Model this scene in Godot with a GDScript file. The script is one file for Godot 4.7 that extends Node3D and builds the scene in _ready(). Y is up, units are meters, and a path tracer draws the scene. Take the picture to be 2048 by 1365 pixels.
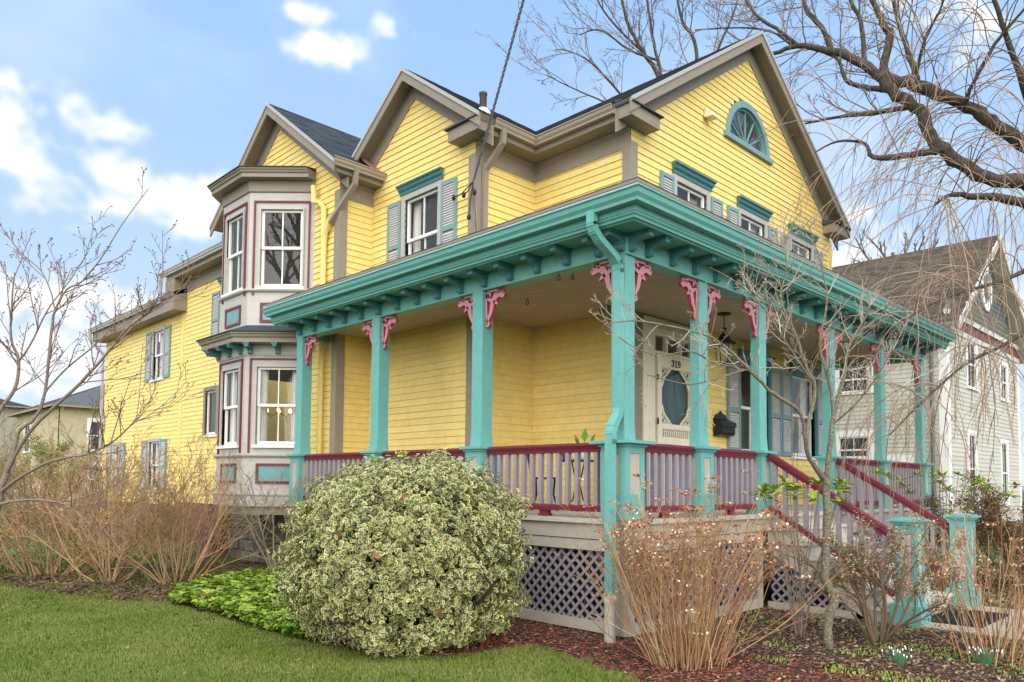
extends Node3D

# ---------------------------------------------------------------- mesh builder
class MB:
	var v := PackedVector3Array()
	var n := PackedVector3Array()
	var c := PackedColorArray()
	var ix := PackedInt32Array()
	var tint := Color(1, 1, 1)
	var tinted := false

	func _tri(a: int, b: int, d: int) -> void:
		ix.append(a); ix.append(d); ix.append(b)

	# corners counter-clockwise seen from outside
	func quad(a: Vector3, b: Vector3, d: Vector3, e: Vector3) -> void:
		var k := v.size()
		var nn := (b - a).cross(d - a)
		if nn.length_squared() < 1e-16: nn = (d - a).cross(e - a)
		nn = nn.normalized()
		for p in [a, b, d, e]:
			v.append(p); n.append(nn)
			if tinted: c.append(tint)
		_tri(k, k + 1, k + 2); _tri(k, k + 2, k + 3)

	func tri(a: Vector3, b: Vector3, d: Vector3) -> void:
		var k := v.size()
		var nn := (b - a).cross(d - a).normalized()
		for p in [a, b, d]:
			v.append(p); n.append(nn)
			if tinted: c.append(tint)
		_tri(k, k + 1, k + 2)

	# eight corners: 0-3 the back face, 4-7 the front face, both counter-clockwise seen from the front
	func hexa(p: Array) -> void:
		quad(p[4], p[5], p[6], p[7]); quad(p[1], p[0], p[3], p[2])
		quad(p[0], p[4], p[7], p[3]); quad(p[5], p[1], p[2], p[6])
		quad(p[3], p[7], p[6], p[2]); quad(p[0], p[1], p[5], p[4])

	func frame_box(o: Vector3, ax: Vector3, ay: Vector3, az: Vector3) -> void:
		hexa([o, o + ax, o + ax + ay, o + ay, o + az, o + ax + az, o + ax + ay + az, o + ay + az])

	func box(a: Vector3, b: Vector3) -> void:
		var s := b - a
		frame_box(a, Vector3(s.x, 0, 0), Vector3(0, s.y, 0), Vector3(0, 0, s.z))

	# a bar from a to b; w across, h along the side nearest to up
	func bar(a: Vector3, b: Vector3, w: float, h: float, up := Vector3.UP) -> void:
		var d := (b - a)
		var side := d.cross(up).normalized()
		if side.length() < 0.5: side = d.cross(Vector3.RIGHT).normalized()
		var u := side.cross(d).normalized()
		if side.cross(u).dot(d) > 0: frame_box(a - side * w / 2 - u * h / 2, side * w, u * h, d)
		else: frame_box(a + side * w / 2 - u * h / 2, -side * w, u * h, d)

	# outline (x outward, y up) carried from a to b; m0, m1: mitre at each end, in lengths per outward length
	func run(outline: Array, a: Vector3, b: Vector3, out: Vector3, m0 := 0.0, m1 := 0.0, up := Vector3.UP) -> void:
		var d := (b - a).normalized()
		var pa := []
		var pb := []
		for q in outline:
			pa.append(a + out * q.x + up * q.y - d * m0 * q.x)
			pb.append(b + out * q.x + up * q.y + d * m1 * q.x)
		var area := 0.0
		var cnt := outline.size()
		for i in cnt:
			area += outline[i].x * outline[(i + 1) % cnt].y - outline[(i + 1) % cnt].x * outline[i].y
		var turn := area * out.cross(up).dot(d) > 0
		for i in cnt:
			var j := (i + 1) % cnt
			if turn: quad(pa[i], pa[j], pb[j], pb[i])
			else: quad(pa[j], pa[i], pb[i], pb[j])
			if turn: pass
		var flat := PackedVector2Array()
		for q in outline: flat.append(Vector2(q.x, q.y))
		var t := Geometry2D.triangulate_polygon(flat)
		for i in range(0, t.size(), 3):
			var s: bool = (flat[t[i + 1]] - flat[t[i]]).cross(flat[t[i + 2]] - flat[t[i]]) * out.cross(up).dot(d) > 0
			if s:
				tri(pb[t[i]], pb[t[i + 1]], pb[t[i + 2]]); tri(pa[t[i]], pa[t[i + 2]], pa[t[i + 1]])
			else:
				tri(pb[t[i]], pb[t[i + 2]], pb[t[i + 1]]); tri(pa[t[i]], pa[t[i + 1]], pa[t[i + 2]])

	# flat outline given as world points, thickened by t along its normal
	func slab(pts: Array, t: Vector3) -> void:
		var m := pts.size()
		var nn := Vector3.ZERO
		for i in range(1, m - 1): nn += (pts[i] - pts[0]).cross(pts[i + 1] - pts[0])
		var p := pts.duplicate()
		if nn.dot(t) < 0: p.reverse()
		for i in range(1, m - 1):
			tri(p[0] + t, p[i] + t, p[i + 1] + t); tri(p[0], p[i + 1], p[i])
		for i in m:
			var j := (i + 1) % m
			quad(p[i], p[j], p[j] + t, p[i] + t)

	func tube(pts: Array, radii: Array, sides := 6, capped := true) -> void:
		var cnt := pts.size()
		if cnt < 2: return
		var k := v.size()
		var ref := Vector3.UP
		var d0: Vector3 = (pts[1] - pts[0]).normalized()
		if absf(d0.dot(ref)) > 0.9: ref = Vector3.RIGHT
		var side := d0.cross(ref).normalized()
		for i in cnt:
			var d: Vector3
			if i == 0: d = pts[1] - pts[0]
			elif i == cnt - 1: d = pts[i] - pts[i - 1]
			else: d = pts[i + 1] - pts[i - 1]
			d = d.normalized()
			side = (side - d * side.dot(d)).normalized()
			var oth := d.cross(side)
			for s in sides:
				var a := TAU * s / sides
				var q := side * cos(a) + oth * sin(a)
				v.append(pts[i] + q * radii[i]); n.append(q)
				if tinted: c.append(tint)
		for i in cnt - 1:
			for s in sides:
				var s2 := (s + 1) % sides
				var p0 := k + i * sides + s
				var p1 := k + i * sides + s2
				_tri(p0, p1, p1 + sides); _tri(p0, p1 + sides, p0 + sides)
		if capped:
			for e in 2:
				var at: int = k if e == 0 else k + (cnt - 1) * sides
				for s in range(1, sides - 1):
					if e == 0: _tri(at, at + s + 1, at + s)
					else: _tri(at, at + s, at + s + 1)

	func ball(o: Vector3, r: Vector3, rings := 6, sides := 8) -> void:
		var k := v.size()
		for i in rings + 1:
			var t := PI * i / rings
			for s in sides:
				var a := TAU * s / sides
				var q := Vector3(sin(t) * cos(a), cos(t), sin(t) * sin(a))
				v.append(o + q * r); n.append((q / r).normalized())
				if tinted: c.append(tint)
		for i in rings:
			for s in sides:
				var s2 := (s + 1) % sides
				_tri(k + i * sides + s, k + i * sides + s2, k + (i + 1) * sides + s2)
				_tri(k + i * sides + s, k + (i + 1) * sides + s2, k + (i + 1) * sides + s)

	func lathe(o: Vector3, prof: Array, sides := 12) -> void:   # prof: Vector2(radius, height)
		var k := v.size()
		for i in prof.size():
			var a: Vector2 = prof[maxi(i - 1, 0)]
			var b: Vector2 = prof[mini(i + 1, prof.size() - 1)]
			var t := (b - a).normalized()
			for s in sides:
				var w := TAU * s / sides
				v.append(o + Vector3(cos(w) * prof[i].x, prof[i].y, sin(w) * prof[i].x))
				n.append(Vector3(cos(w) * t.y, -t.x, sin(w) * t.y).normalized())
				if tinted: c.append(tint)
		for i in prof.size() - 1:
			for s in sides:
				var s2 := (s + 1) % sides
				_tri(k + i * sides + s2, k + i * sides + s, k + (i + 1) * sides + s)
				_tri(k + i * sides + s2, k + (i + 1) * sides + s, k + (i + 1) * sides + s2)

	# a flat ribbon in the plane (o, ax, ay), of varying width, thickened along az
	func ribbon(o: Vector3, ax: Vector3, ay: Vector3, az: Vector3, path: Array, wid: Array, edges: MB) -> void:
		var l := []
		var r := []
		for i in path.size():
			var d: Vector2 = path[mini(i + 1, path.size() - 1)] - path[maxi(i - 1, 0)]
			d = d.normalized()
			var q = Vector2(-d.y, d.x) * wid[i] / 2
			l.append(path[i] + q); r.append(path[i] - q)
		for i in path.size() - 1:
			var pts := []
			for q in [l[i], r[i], r[i + 1], l[i + 1]]: pts.append(o + ax * q.x + ay * q.y)
			var nn: Vector3 = (pts[1] - pts[0]).cross(pts[2] - pts[0])
			if nn.dot(az) < 0: pts.reverse()
			quad(pts[0] + az, pts[1] + az, pts[2] + az, pts[3] + az)
			quad(pts[3], pts[2], pts[1], pts[0])
			for e in [[l[i], l[i + 1]], [r[i], r[i + 1]]]:
				var a: Vector3 = o + ax * e[0].x + ay * e[0].y
				var b: Vector3 = o + ax * e[1].x + ay * e[1].y
				edges.quad(a, b, b + az, a + az)
		for e in [[l[0], r[0]], [l[-1], r[-1]]]:
			var a: Vector3 = o + ax * e[0].x + ay * e[0].y
			var b: Vector3 = o + ax * e[1].x + ay * e[1].y
			edges.quad(a, b, b + az, a + az)

	func mesh() -> ArrayMesh:
		var arr := []
		arr.resize(Mesh.ARRAY_MAX)
		arr[Mesh.ARRAY_VERTEX] = v
		arr[Mesh.ARRAY_NORMAL] = n
		if tinted: arr[Mesh.ARRAY_COLOR] = c
		arr[Mesh.ARRAY_INDEX] = ix
		var m := ArrayMesh.new()
		m.add_surface_from_arrays(Mesh.PRIMITIVE_TRIANGLES, arr)
		return m

# ---------------------------------------------------------------- nodes
var rng := RandomNumberGenerator.new()
var M := {}
var taken := {}

func numbered(called: String) -> String:
	taken[called] = taken.get(called, 0) + 1
	return called if taken[called] == 1 else "%s_%03d" % [called, taken[called] - 1]

func tag(o: Node3D, label: String, category: String, group := "") -> Node3D:
	o.set_meta("label", label); o.set_meta("category", category)
	if group != "": o.set_meta("group", group)
	return o

func thing(called: String, label: String, category: String, at := Vector3.ZERO, group := "") -> Node3D:
	var o := Node3D.new()
	o.name = numbered(called)
	add_child(o)
	o.position = at
	return tag(o, label, category, group)

func part(mb: MB, called: String, m: Material, parent: Node3D) -> MeshInstance3D:
	var o := MeshInstance3D.new()
	o.name = called
	if mb.ix.size() > 0:
		o.mesh = mb.mesh()
		o.material_override = m
	parent.add_child(o, true)
	return o

func stuff(o: Node3D) -> Node3D:
	o.set_meta("kind", "stuff"); return o

func top(mb: MB, called: String, m: Material, label := "", category := "", group := "") -> MeshInstance3D:
	var o := MeshInstance3D.new()
	o.name = numbered(called)
	o.mesh = mb.mesh()
	o.material_override = m
	add_child(o)
	if label != "": tag(o, label, category, group)
	return o

func structure(mb: MB, called: String, m: Material) -> MeshInstance3D:
	var o := top(mb, called, m)
	o.set_meta("kind", "structure")
	return o

# ---------------------------------------------------------------- materials
func lin(r: float, g: float, b: float) -> Color:
	return Color(r, g, b).linear_to_srgb()

func noise_tex(size: int, lo: Color, hi: Color, freq: float, oct: int, sd: int, stretch := Vector2(1, 1), gamma := 1.0) -> ImageTexture:
	var fn := FastNoiseLite.new()
	fn.seed = sd
	fn.noise_type = FastNoiseLite.TYPE_SIMPLEX_SMOOTH
	fn.frequency = freq
	fn.fractal_octaves = oct
	var w := int(size / stretch.x)
	var h := int(size / stretch.y)
	var src := fn.get_seamless_image(maxi(w, 8), maxi(h, 8))
	src.resize(size, size, Image.INTERPOLATE_CUBIC)
	src.convert(Image.FORMAT_L8)
	var d := src.get_data()
	var o := PackedByteArray()
	o.resize(size * size * 3)
	for i in size * size:
		var t := pow(d[i] / 255.0, gamma)
		var q := lo.lerp(hi, t)
		o[i * 3] = int(clampf(q.r, 0, 1) * 255); o[i * 3 + 1] = int(clampf(q.g, 0, 1) * 255); o[i * 3 + 2] = int(clampf(q.b, 0, 1) * 255)
	return ImageTexture.create_from_image(Image.create_from_data(size, size, false, Image.FORMAT_RGB8, o))

var T := {}

func mat(called: String, col: Color, rough := 0.6, tex := "", scale := 1.0) -> StandardMaterial3D:
	var m := StandardMaterial3D.new()
	m.resource_name = called
	m.albedo_color = col
	m.roughness = rough
	m.metallic_specular = 0.4
	if tex != "":
		m.albedo_texture = T[tex]
		m.uv1_triplanar = true
		m.uv1_world_triplanar = true
		m.uv1_scale = Vector3(scale, scale, scale)
	M[called] = m
	return m

func tinted_mat(called: String, rough: float, back := 0.0, back_col := Color(0.3, 0.4, 0.1)) -> StandardMaterial3D:
	var m := mat(called, Color(1, 1, 1), rough)
	m.vertex_color_use_as_albedo = true
	if back > 0:
		m.backlight_enabled = true
		m.backlight = back_col * back
	return m

func bumped(m: StandardMaterial3D, tex: String, cm: float) -> StandardMaterial3D:
	m.heightmap_enabled = true
	m.heightmap_texture = T[tex]
	m.heightmap_scale = cm
	return m

func make_materials() -> void:
	T.blotch = noise_tex(512, Color(0.93, 0.925, 0.915), Color(1, 1, 1), 0.012, 6, 3)
	T.grain = noise_tex(512, Color(0.86, 0.86, 0.86), Color(1, 1, 1), 0.05, 4, 5, Vector2(8, 1))
	T.rough = noise_tex(512, Color(0.55, 0.55, 0.55), Color(1, 1, 1), 0.05, 5, 7)
	T.shingle = noise_tex(512, Color(0.5, 0.52, 0.55), Color(1, 1, 1), 0.15, 5, 9)
	T.soil = noise_tex(1024, Color(0.3, 0.27, 0.25), Color(1, 1, 1), 0.03, 6, 11)
	T.bark = noise_tex(512, Color(0.35, 0.34, 0.33), Color(1, 1, 1), 0.03, 5, 13, Vector2(1, 4))
	T.lichen = noise_tex(512, Color(0.32, 0.30, 0.28), Color(1, 1, 0.96), 0.035, 5, 19)
	T.moss = noise_tex(512, Color(0.35, 0.3, 0.2), Color(0.9, 1.0, 0.5), 0.02, 6, 15)
	mat("yellow", lin(0.845, 0.655, 0.23), 0.55, "blotch", 0.7)
	mat("yellow_b", lin(0.81, 0.625, 0.215), 0.55, "blotch", 0.9)
	mat("yellow_c", lin(0.855, 0.665, 0.245), 0.55, "blotch", 0.6)
	mat("teal", lin(0.15, 0.41, 0.38), 0.42, "blotch", 1.1)
	mat("dark_teal", lin(0.06, 0.20, 0.21), 0.45, "blotch", 1.1)
	mat("taupe", lin(0.28, 0.24, 0.19), 0.5, "blotch", 0.9)
	mat("bay_grey", lin(0.455, 0.445, 0.415), 0.5, "blotch", 0.8)
	mat("panel_teal", lin(0.15, 0.33, 0.34), 0.45, "blotch", 0.8)
	mat("white_paint", lin(0.78, 0.78, 0.75), 0.4)
	mat("burgundy", lin(0.165, 0.025, 0.042), 0.42, "blotch", 1.3)
	mat("pink", lin(0.52, 0.22, 0.275), 0.5)
	mat("mauve", lin(0.30, 0.265, 0.30), 0.5, "blotch", 1.7)
	mat("beige", lin(0.47, 0.42, 0.35), 0.55, "blotch", 1.2)
	mat("ceiling_paint", lin(0.46, 0.36, 0.28), 0.6, "blotch", 0.6)
	mat("deck", lin(0.56, 0.51, 0.43), 0.6, "grain", 1.5)
	mat("cream", lin(0.80, 0.73, 0.57), 0.5, "blotch", 0.9)
	mat("shutter_frame", lin(0.18, 0.29, 0.305), 0.5)
	mat("louver", lin(0.47, 0.47, 0.45), 0.55)
	mat("gutter_grey", lin(0.40, 0.39, 0.37), 0.4)
	mat("gutter_tan", lin(0.33, 0.28, 0.22), 0.4)
	mat("shingle_a", lin(0.085, 0.105, 0.125), 0.9, "shingle", 3.0)
	mat("shingle_b", lin(0.065, 0.085, 0.10), 0.9, "shingle", 3.0)
	mat("shingle_c", lin(0.105, 0.125, 0.14), 0.9, "shingle", 3.0)
	mat("interior", lin(0.30, 0.26, 0.21), 0.8)
	mat("black_metal", lin(0.012, 0.012, 0.013), 0.4)
	mat("copper", lin(0.25, 0.12, 0.08), 0.4)
	mat("brick", lin(0.36, 0.13, 0.09), 0.85, "rough", 2.0)
	mat("brick_b", lin(0.42, 0.17, 0.12), 0.85, "rough", 2.0)
	mat("mortar", lin(0.45, 0.38, 0.33), 0.9, "rough", 2.0)
	mat("stone_a", lin(0.30, 0.25, 0.18), 0.9, "rough", 1.4)
	mat("stone_b", lin(0.22, 0.19, 0.15), 0.9, "rough", 1.4)
	mat("concrete", lin(0.64, 0.56, 0.42), 0.85, "rough", 0.8)
	mat("curtain", lin(0.62, 0.60, 0.55), 0.9)
	mat("lawn_soil", lin(0.11, 0.14, 0.035), 0.95, "rough", 1.0)
	mat("soil", lin(0.115, 0.075, 0.05), 0.97, "soil", 0.6)
	tinted_mat("grass", 0.75, 0.5, Color(0.5, 0.6, 0.2))
	tinted_mat("leaf", 0.5, 0.25, Color(0.5, 0.6, 0.2))
	tinted_mat("litter", 0.9)
	tinted_mat("stem", 0.85)
	mat("bark_brown", lin(0.10, 0.07, 0.05), 0.9, "bark", 3.0)
	mat("bark_tree", lin(0.155, 0.125, 0.095), 0.95, "bark", 1.6)
	mat("bark_lichen", lin(0.40, 0.36, 0.28), 0.95, "lichen", 2.0)
	mat("bark_pale", lin(0.36, 0.29, 0.225), 0.95, "rough", 1.6)
	mat("dull_red", lin(0.20, 0.075, 0.07), 0.6, "blotch", 0.8)
	mat("aged_white", lin(0.60, 0.59, 0.56), 0.6, "blotch", 0.7)
	mat("insect_screen", lin(0.045, 0.047, 0.05), 0.7)
	mat("rubber", lin(0.018, 0.019, 0.02), 0.7)
	mat("cable", lin(0.13, 0.13, 0.13), 0.6)
	mat("neighbour_a", lin(0.56, 0.55, 0.47), 0.6, "blotch", 0.8)
	mat("neighbour_b", lin(0.53, 0.52, 0.445), 0.6, "blotch", 0.8)
	mat("gable_green", lin(0.155, 0.165, 0.13), 0.7, "blotch", 0.8)
	mat("brown_a", lin(0.175, 0.13, 0.085), 0.95, "shingle", 2.0)
	mat("brown_b", lin(0.13, 0.10, 0.07), 0.95, "shingle", 2.0)
	mat("brown_c", lin(0.215, 0.165, 0.11), 0.95, "shingle", 2.0)
	mat("tan_wall", lin(0.50, 0.43, 0.27), 0.8, "blotch", 0.4)
	mat("far_wall", lin(0.35, 0.32, 0.27), 0.8, "blotch", 0.4)
	mat("roof_grey", lin(0.21, 0.225, 0.235), 0.9, "shingle", 1.0)
	mat("roof_dark", lin(0.10, 0.09, 0.085), 0.9, "shingle", 1.0)
	mat("car_red", lin(0.35, 0.02, 0.03), 0.3)
	mat("car_glass", lin(0.02, 0.02, 0.025), 0.1)
	mat("burgundy_light", lin(0.34, 0.06, 0.075), 0.5)
	mat("inner_door", lin(0.02, 0.06, 0.062), 0.4)
	mat("step_paint", lin(0.55, 0.50, 0.42), 0.55, "blotch", 1.0)
	var dg := mat("door_glass", lin(0.35, 0.5, 0.5), 0.02)
	dg.albedo_color.a = 0.05
	dg.transparency = BaseMaterial3D.TRANSPARENCY_ALPHA
	var g := mat("glass", lin(0.9, 0.95, 0.95), 0.0)
	g.albedo_color.a = 0.02
	g.transparency = BaseMaterial3D.TRANSPARENCY_ALPHA
	g.metallic_specular = 0.5
	var e := mat("bulb", lin(1.0, 0.7, 0.35), 0.4)
	e.emission_enabled = true
	e.emission = Color(1.0, 0.66, 0.3)
	e.emission_energy_multiplier = 6.0

# ---------------------------------------------------------------- walls
class W:
	var o: Vector3
	var u: Vector3
	var n: Vector3
	var len := 1.0
	var y0 := 0.0
	var y1 := 1.0
	var peak_u := -1.0
	var peak_y := 0.0
	var slope := 0.0
	var holes := []
	var arches := []
	func _init(a: Vector3, b: Vector3, lo: float, hi: float) -> void:
		o = a
		len = (b - a).length()
		u = (b - a) / len
		n = u.cross(Vector3.UP)
		y0 = lo; y1 = hi
	func p(uu: float, y: float, d := 0.0) -> Vector3:
		return o + u * uu + Vector3.UP * y + n * d
	func span(y: float) -> Vector2:
		if y <= y1 or peak_u < 0: return Vector2(0, len)
		var h := (peak_y - y) / slope
		return Vector2(maxf(0, peak_u - h), minf(len, peak_u + h))
	func pieces(ya: float, yb: float) -> Array:
		var s := span((ya + yb) / 2)
		var out := []
		if s.y - s.x < 0.05: return out
		out.append(s)
		var cuts := []
		for h in holes:
			if ya < h[3] - 0.004 and yb > h[2] + 0.004: cuts.append(Vector2(h[0], h[1]))
		for a in arches:   # centre u, base y, radius
			if yb > a[1] and ya < a[1] + a[2]:
				var yy: float = maxf(ya, a[1]) - a[1]
				var half: float = sqrt(maxf(0, a[2] * a[2] - yy * yy))
				if half > 0.01: cuts.append(Vector2(a[0] - half, a[0] + half))
		for cc in cuts:
			var nx := []
			for q in out:
				if cc.y <= q.x or cc.x >= q.y: nx.append(q); continue
				if cc.x - q.x > 0.02: nx.append(Vector2(q.x, cc.x))
				if q.y - cc.y > 0.02: nx.append(Vector2(cc.y, q.y))
			out = nx
		return out
	func top() -> float:
		return y1 if peak_u < 0 else peak_y

var board_count := 0

# sheathing in bands, cut round the openings
func sheathing(w: W, mb: MB, d0: float, d1: float) -> void:
	var ys := [w.y0, w.y1]
	for h in w.holes: ys.append(h[2]); ys.append(h[3])
	for a in w.arches: ys.append(a[1]); ys.append(a[1] + a[2])
	if w.peak_u >= 0:
		var k := w.y1
		while k < w.peak_y - 0.15:
			k += 0.15; ys.append(k)
	ys.sort()
	for i in ys.size() - 1:
		if ys[i + 1] - ys[i] < 0.005: continue
		if ys[i] < w.y0 or ys[i + 1] > w.top(): continue
		for q in w.pieces(ys[i], ys[i + 1]):
			mb.frame_box(w.p(q.x, ys[i], d0), w.u * (q.y - q.x), Vector3.UP * (ys[i + 1] - ys[i]), w.n * (d1 - d0))

func clapboards(w: W, parent: Node3D, single: bool, mats: Array, expo := 0.109, lip := 0.0205, called := "clapboard") -> void:
	var all := MB.new()
	var y := w.y0
	var k := 0
	while y < w.top() - 0.03:
		var yt := minf(y + expo, w.top())
		var cut := []
		for q in w.pieces(y, yt):
			if q.y - q.x > 3.2:
				var m: float = lerpf(q.x, q.y, rng.randf_range(0.25, 0.75))
				cut.append(Vector2(q.x, m - 0.0015)); cut.append(Vector2(m + 0.0015, q.y))
			else: cut.append(q)
		for q in cut:
			var mb := MB.new() if single else all
			var l := lip * rng.randf_range(0.9, 1.1)
			var yt2 := yt + 0.012
			mb.hexa([w.p(q.x, y, 0), w.p(q.y, y, 0), w.p(q.y, yt2, 0), w.p(q.x, yt2, 0), w.p(q.x, y, l), w.p(q.y, y, l), w.p(q.y, yt2, 0.004), w.p(q.x, yt2, 0.004)])
			if single:
				part(mb, called, M[mats[rng.randi() % mats.size()]], parent)
				board_count += 1
		y += expo
		k += 1
	if not single: stuff(part(all, called, M[mats[0]], parent))

func wall(w: W, parent: Node3D, called: String, single: bool, mats := ["yellow", "yellow_b", "yellow_c"]) -> MeshInstance3D:
	var mb := MB.new()
	sheathing(w, mb, -0.11, -0.003)
	var o := part(mb, called, M.interior, parent)
	clapboards(w, o, single, mats)
	return o

func wbox(mb: MB, w: W, ua: float, ub: float, ya: float, yb: float, da: float, db: float) -> void:
	mb.frame_box(w.p(ua, ya, da), w.u * (ub - ua), Vector3.UP * (yb - ya), w.n * (db - da))

# sash window: casing, hood, two sashes, panes. rect = [u0, u1, y0, y1]
func window(w: W, r: Array, parent: Node3D, casing: String, hood: bool, opt := {}) -> Node3D:
	var cw: float = opt.get("casing", 0.095)
	var mb := MB.new()
	wbox(mb, w, r[0] - cw, r[0], r[2] - 0.02, r[3] + cw, -0.10, 0.036)
	wbox(mb, w, r[1], r[1] + cw, r[2] - 0.02, r[3] + cw, -0.10, 0.036)
	wbox(mb, w, r[0], r[1], r[3], r[3] + cw, -0.10, 0.034)
	var o := part(mb, "window", M[casing], parent)
	mb = MB.new()
	wbox(mb, w, r[0] - cw - 0.03, r[1] + cw + 0.03, r[2] - 0.07, r[2] - 0.022, -0.10, 0.065)
	part(mb, "sill", M[opt.get("sill", "white_paint")], o)
	if hood:
		mb = MB.new()
		var prof := [Vector2(0, 0), Vector2(0.05, 0), Vector2(0.055, 0.05), Vector2(0.085, 0.075), Vector2(0.095, 0.12), Vector2(0.125, 0.135), Vector2(0.125, 0.16), Vector2(0, 0.19)]
		mb.run(prof, w.p(r[0] - cw - 0.01, r[3] + cw, 0), w.p(r[1] + cw + 0.01, r[3] + cw, 0), w.n, 0.4, 0.4)
		part(mb, "hood", M.dark_teal, o)
	if opt.get("curtain", false):
		for sd in 2:
			mb = MB.new()
			var wd: float = (r[1] - r[0]) * rng.randf_range(0.18, 0.30)
			var u0: float = r[0] if sd == 0 else r[1] - wd
			var last := w.p(u0, r[2], -0.17)
			for k in 13:
				var nx := w.p(u0 + wd * k / 12.0, r[2], -0.17 + 0.022 * sin(k * 1.9))
				if k > 0: mb.quad(last, nx, nx + Vector3.UP * (r[3] - r[2]), last + Vector3.UP * (r[3] - r[2]))
				last = nx
			part(mb, "curtain", M.curtain, o)
	var fr := 0.05
	var ym: float = (r[2] + r[3]) / 2
	var lites: int = opt.get("lites", 2)
	var split: bool = opt.get("split", true)
	var ins: float = opt.get("inset", 1.0)
	var rows := [[r[2], ym + 0.02, -0.075 * ins], [ym - 0.02, r[3], -0.045 * ins]] if split else [[r[2], r[3], -0.05 * ins]]
	for q in rows:
		var ya: float = q[0]
		var yb: float = q[1]
		var d: float = q[2]
		mb = MB.new()
		wbox(mb, w, r[0] + 0.002, r[0] + fr, ya, yb, d - 0.018, d + 0.02)
		wbox(mb, w, r[1] - fr, r[1] - 0.002, ya, yb, d - 0.018, d + 0.02)
		wbox(mb, w, r[0] + fr, r[1] - fr, ya, ya + fr, d - 0.018, d + 0.019)
		wbox(mb, w, r[0] + fr, r[1] - fr, yb - 0.042, yb, d - 0.018, d + 0.019)
		var lw: float = (r[1] - r[0] - 2 * fr) / lites
		for i in range(1, lites):
			wbox(mb, w, r[0] + fr + lw * i - 0.01, r[0] + fr + lw * i + 0.01, ya + fr, yb - 0.042, d - 0.012, d + 0.013)
		part(mb, "sash", M[opt.get("sash", "white_paint")], o)
		for i in lites:
			mb = MB.new()
			var tilt := rng.randf_range(-0.0015, 0.0015)
			var ua: float = r[0] + fr + lw * i + 0.002
			var ub: float = r[0] + fr + lw * (i + 1) - 0.002
			mb.quad(w.p(ua, ya + fr - 0.004, d), w.p(ub, ya + fr - 0.004, d + tilt), w.p(ub, yb - 0.038, d + tilt), w.p(ua, yb - 0.038, d))
			part(mb, "pane", M[opt.get("pane", "glass")], o)
	return o

func shutter(w: W, ua: float, ub: float, ya: float, yb: float, parent: Node3D) -> void:
	var mb := MB.new()
	var f := 0.05
	var d0 := 0.024
	var d1 := 0.06
	wbox(mb, w, ua, ua + f, ya, yb, d0, d1); wbox(mb, w, ub - f, ub, ya, yb, d0, d1)
	var ym := ya + (yb - ya) * 0.46
	for q in [[ya, ya + 0.085], [ym - 0.04, ym + 0.04], [yb - 0.065, yb]]:
		wbox(mb, w, ua + f, ub - f, q[0], q[1], d0, d1 - 0.002)
	var o := part(mb, "shutter", M.shutter_frame, parent)
	mb = MB.new()
	for q in [[ya + 0.085, ym - 0.04], [ym + 0.04, yb - 0.065]]:
		var y: float = q[0] + 0.005
		while y < q[1] - 0.03:
			mb.hexa([w.p(ua + f, y - 0.004, 0.046), w.p(ub - f, y - 0.004, 0.046), w.p(ub - f, y + 0.044, 0.028), w.p(ua + f, y + 0.044, 0.028), w.p(ua + f, y, 0.056), w.p(ub - f, y, 0.056), w.p(ub - f, y + 0.044, 0.036), w.p(ua + f, y + 0.044, 0.036)])
			y += 0.042
	stuff(part(mb, "louvers", M.louver, o))

func shutters(w: W, r: Array, ya: float, yb: float, parent: Node3D, wd := 0.40, gap := 0.10) -> void:
	shutter(w, r[0] - gap - wd, r[0] - gap, ya, yb, parent)
	shutter(w, r[1] + gap, r[1] + gap + wd, ya, yb, parent)

# ---------------------------------------------------------------- roofs
func inside(p: Vector2, poly: PackedVector2Array) -> bool:
	return Geometry2D.is_point_in_polygon(p, poly)

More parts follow.
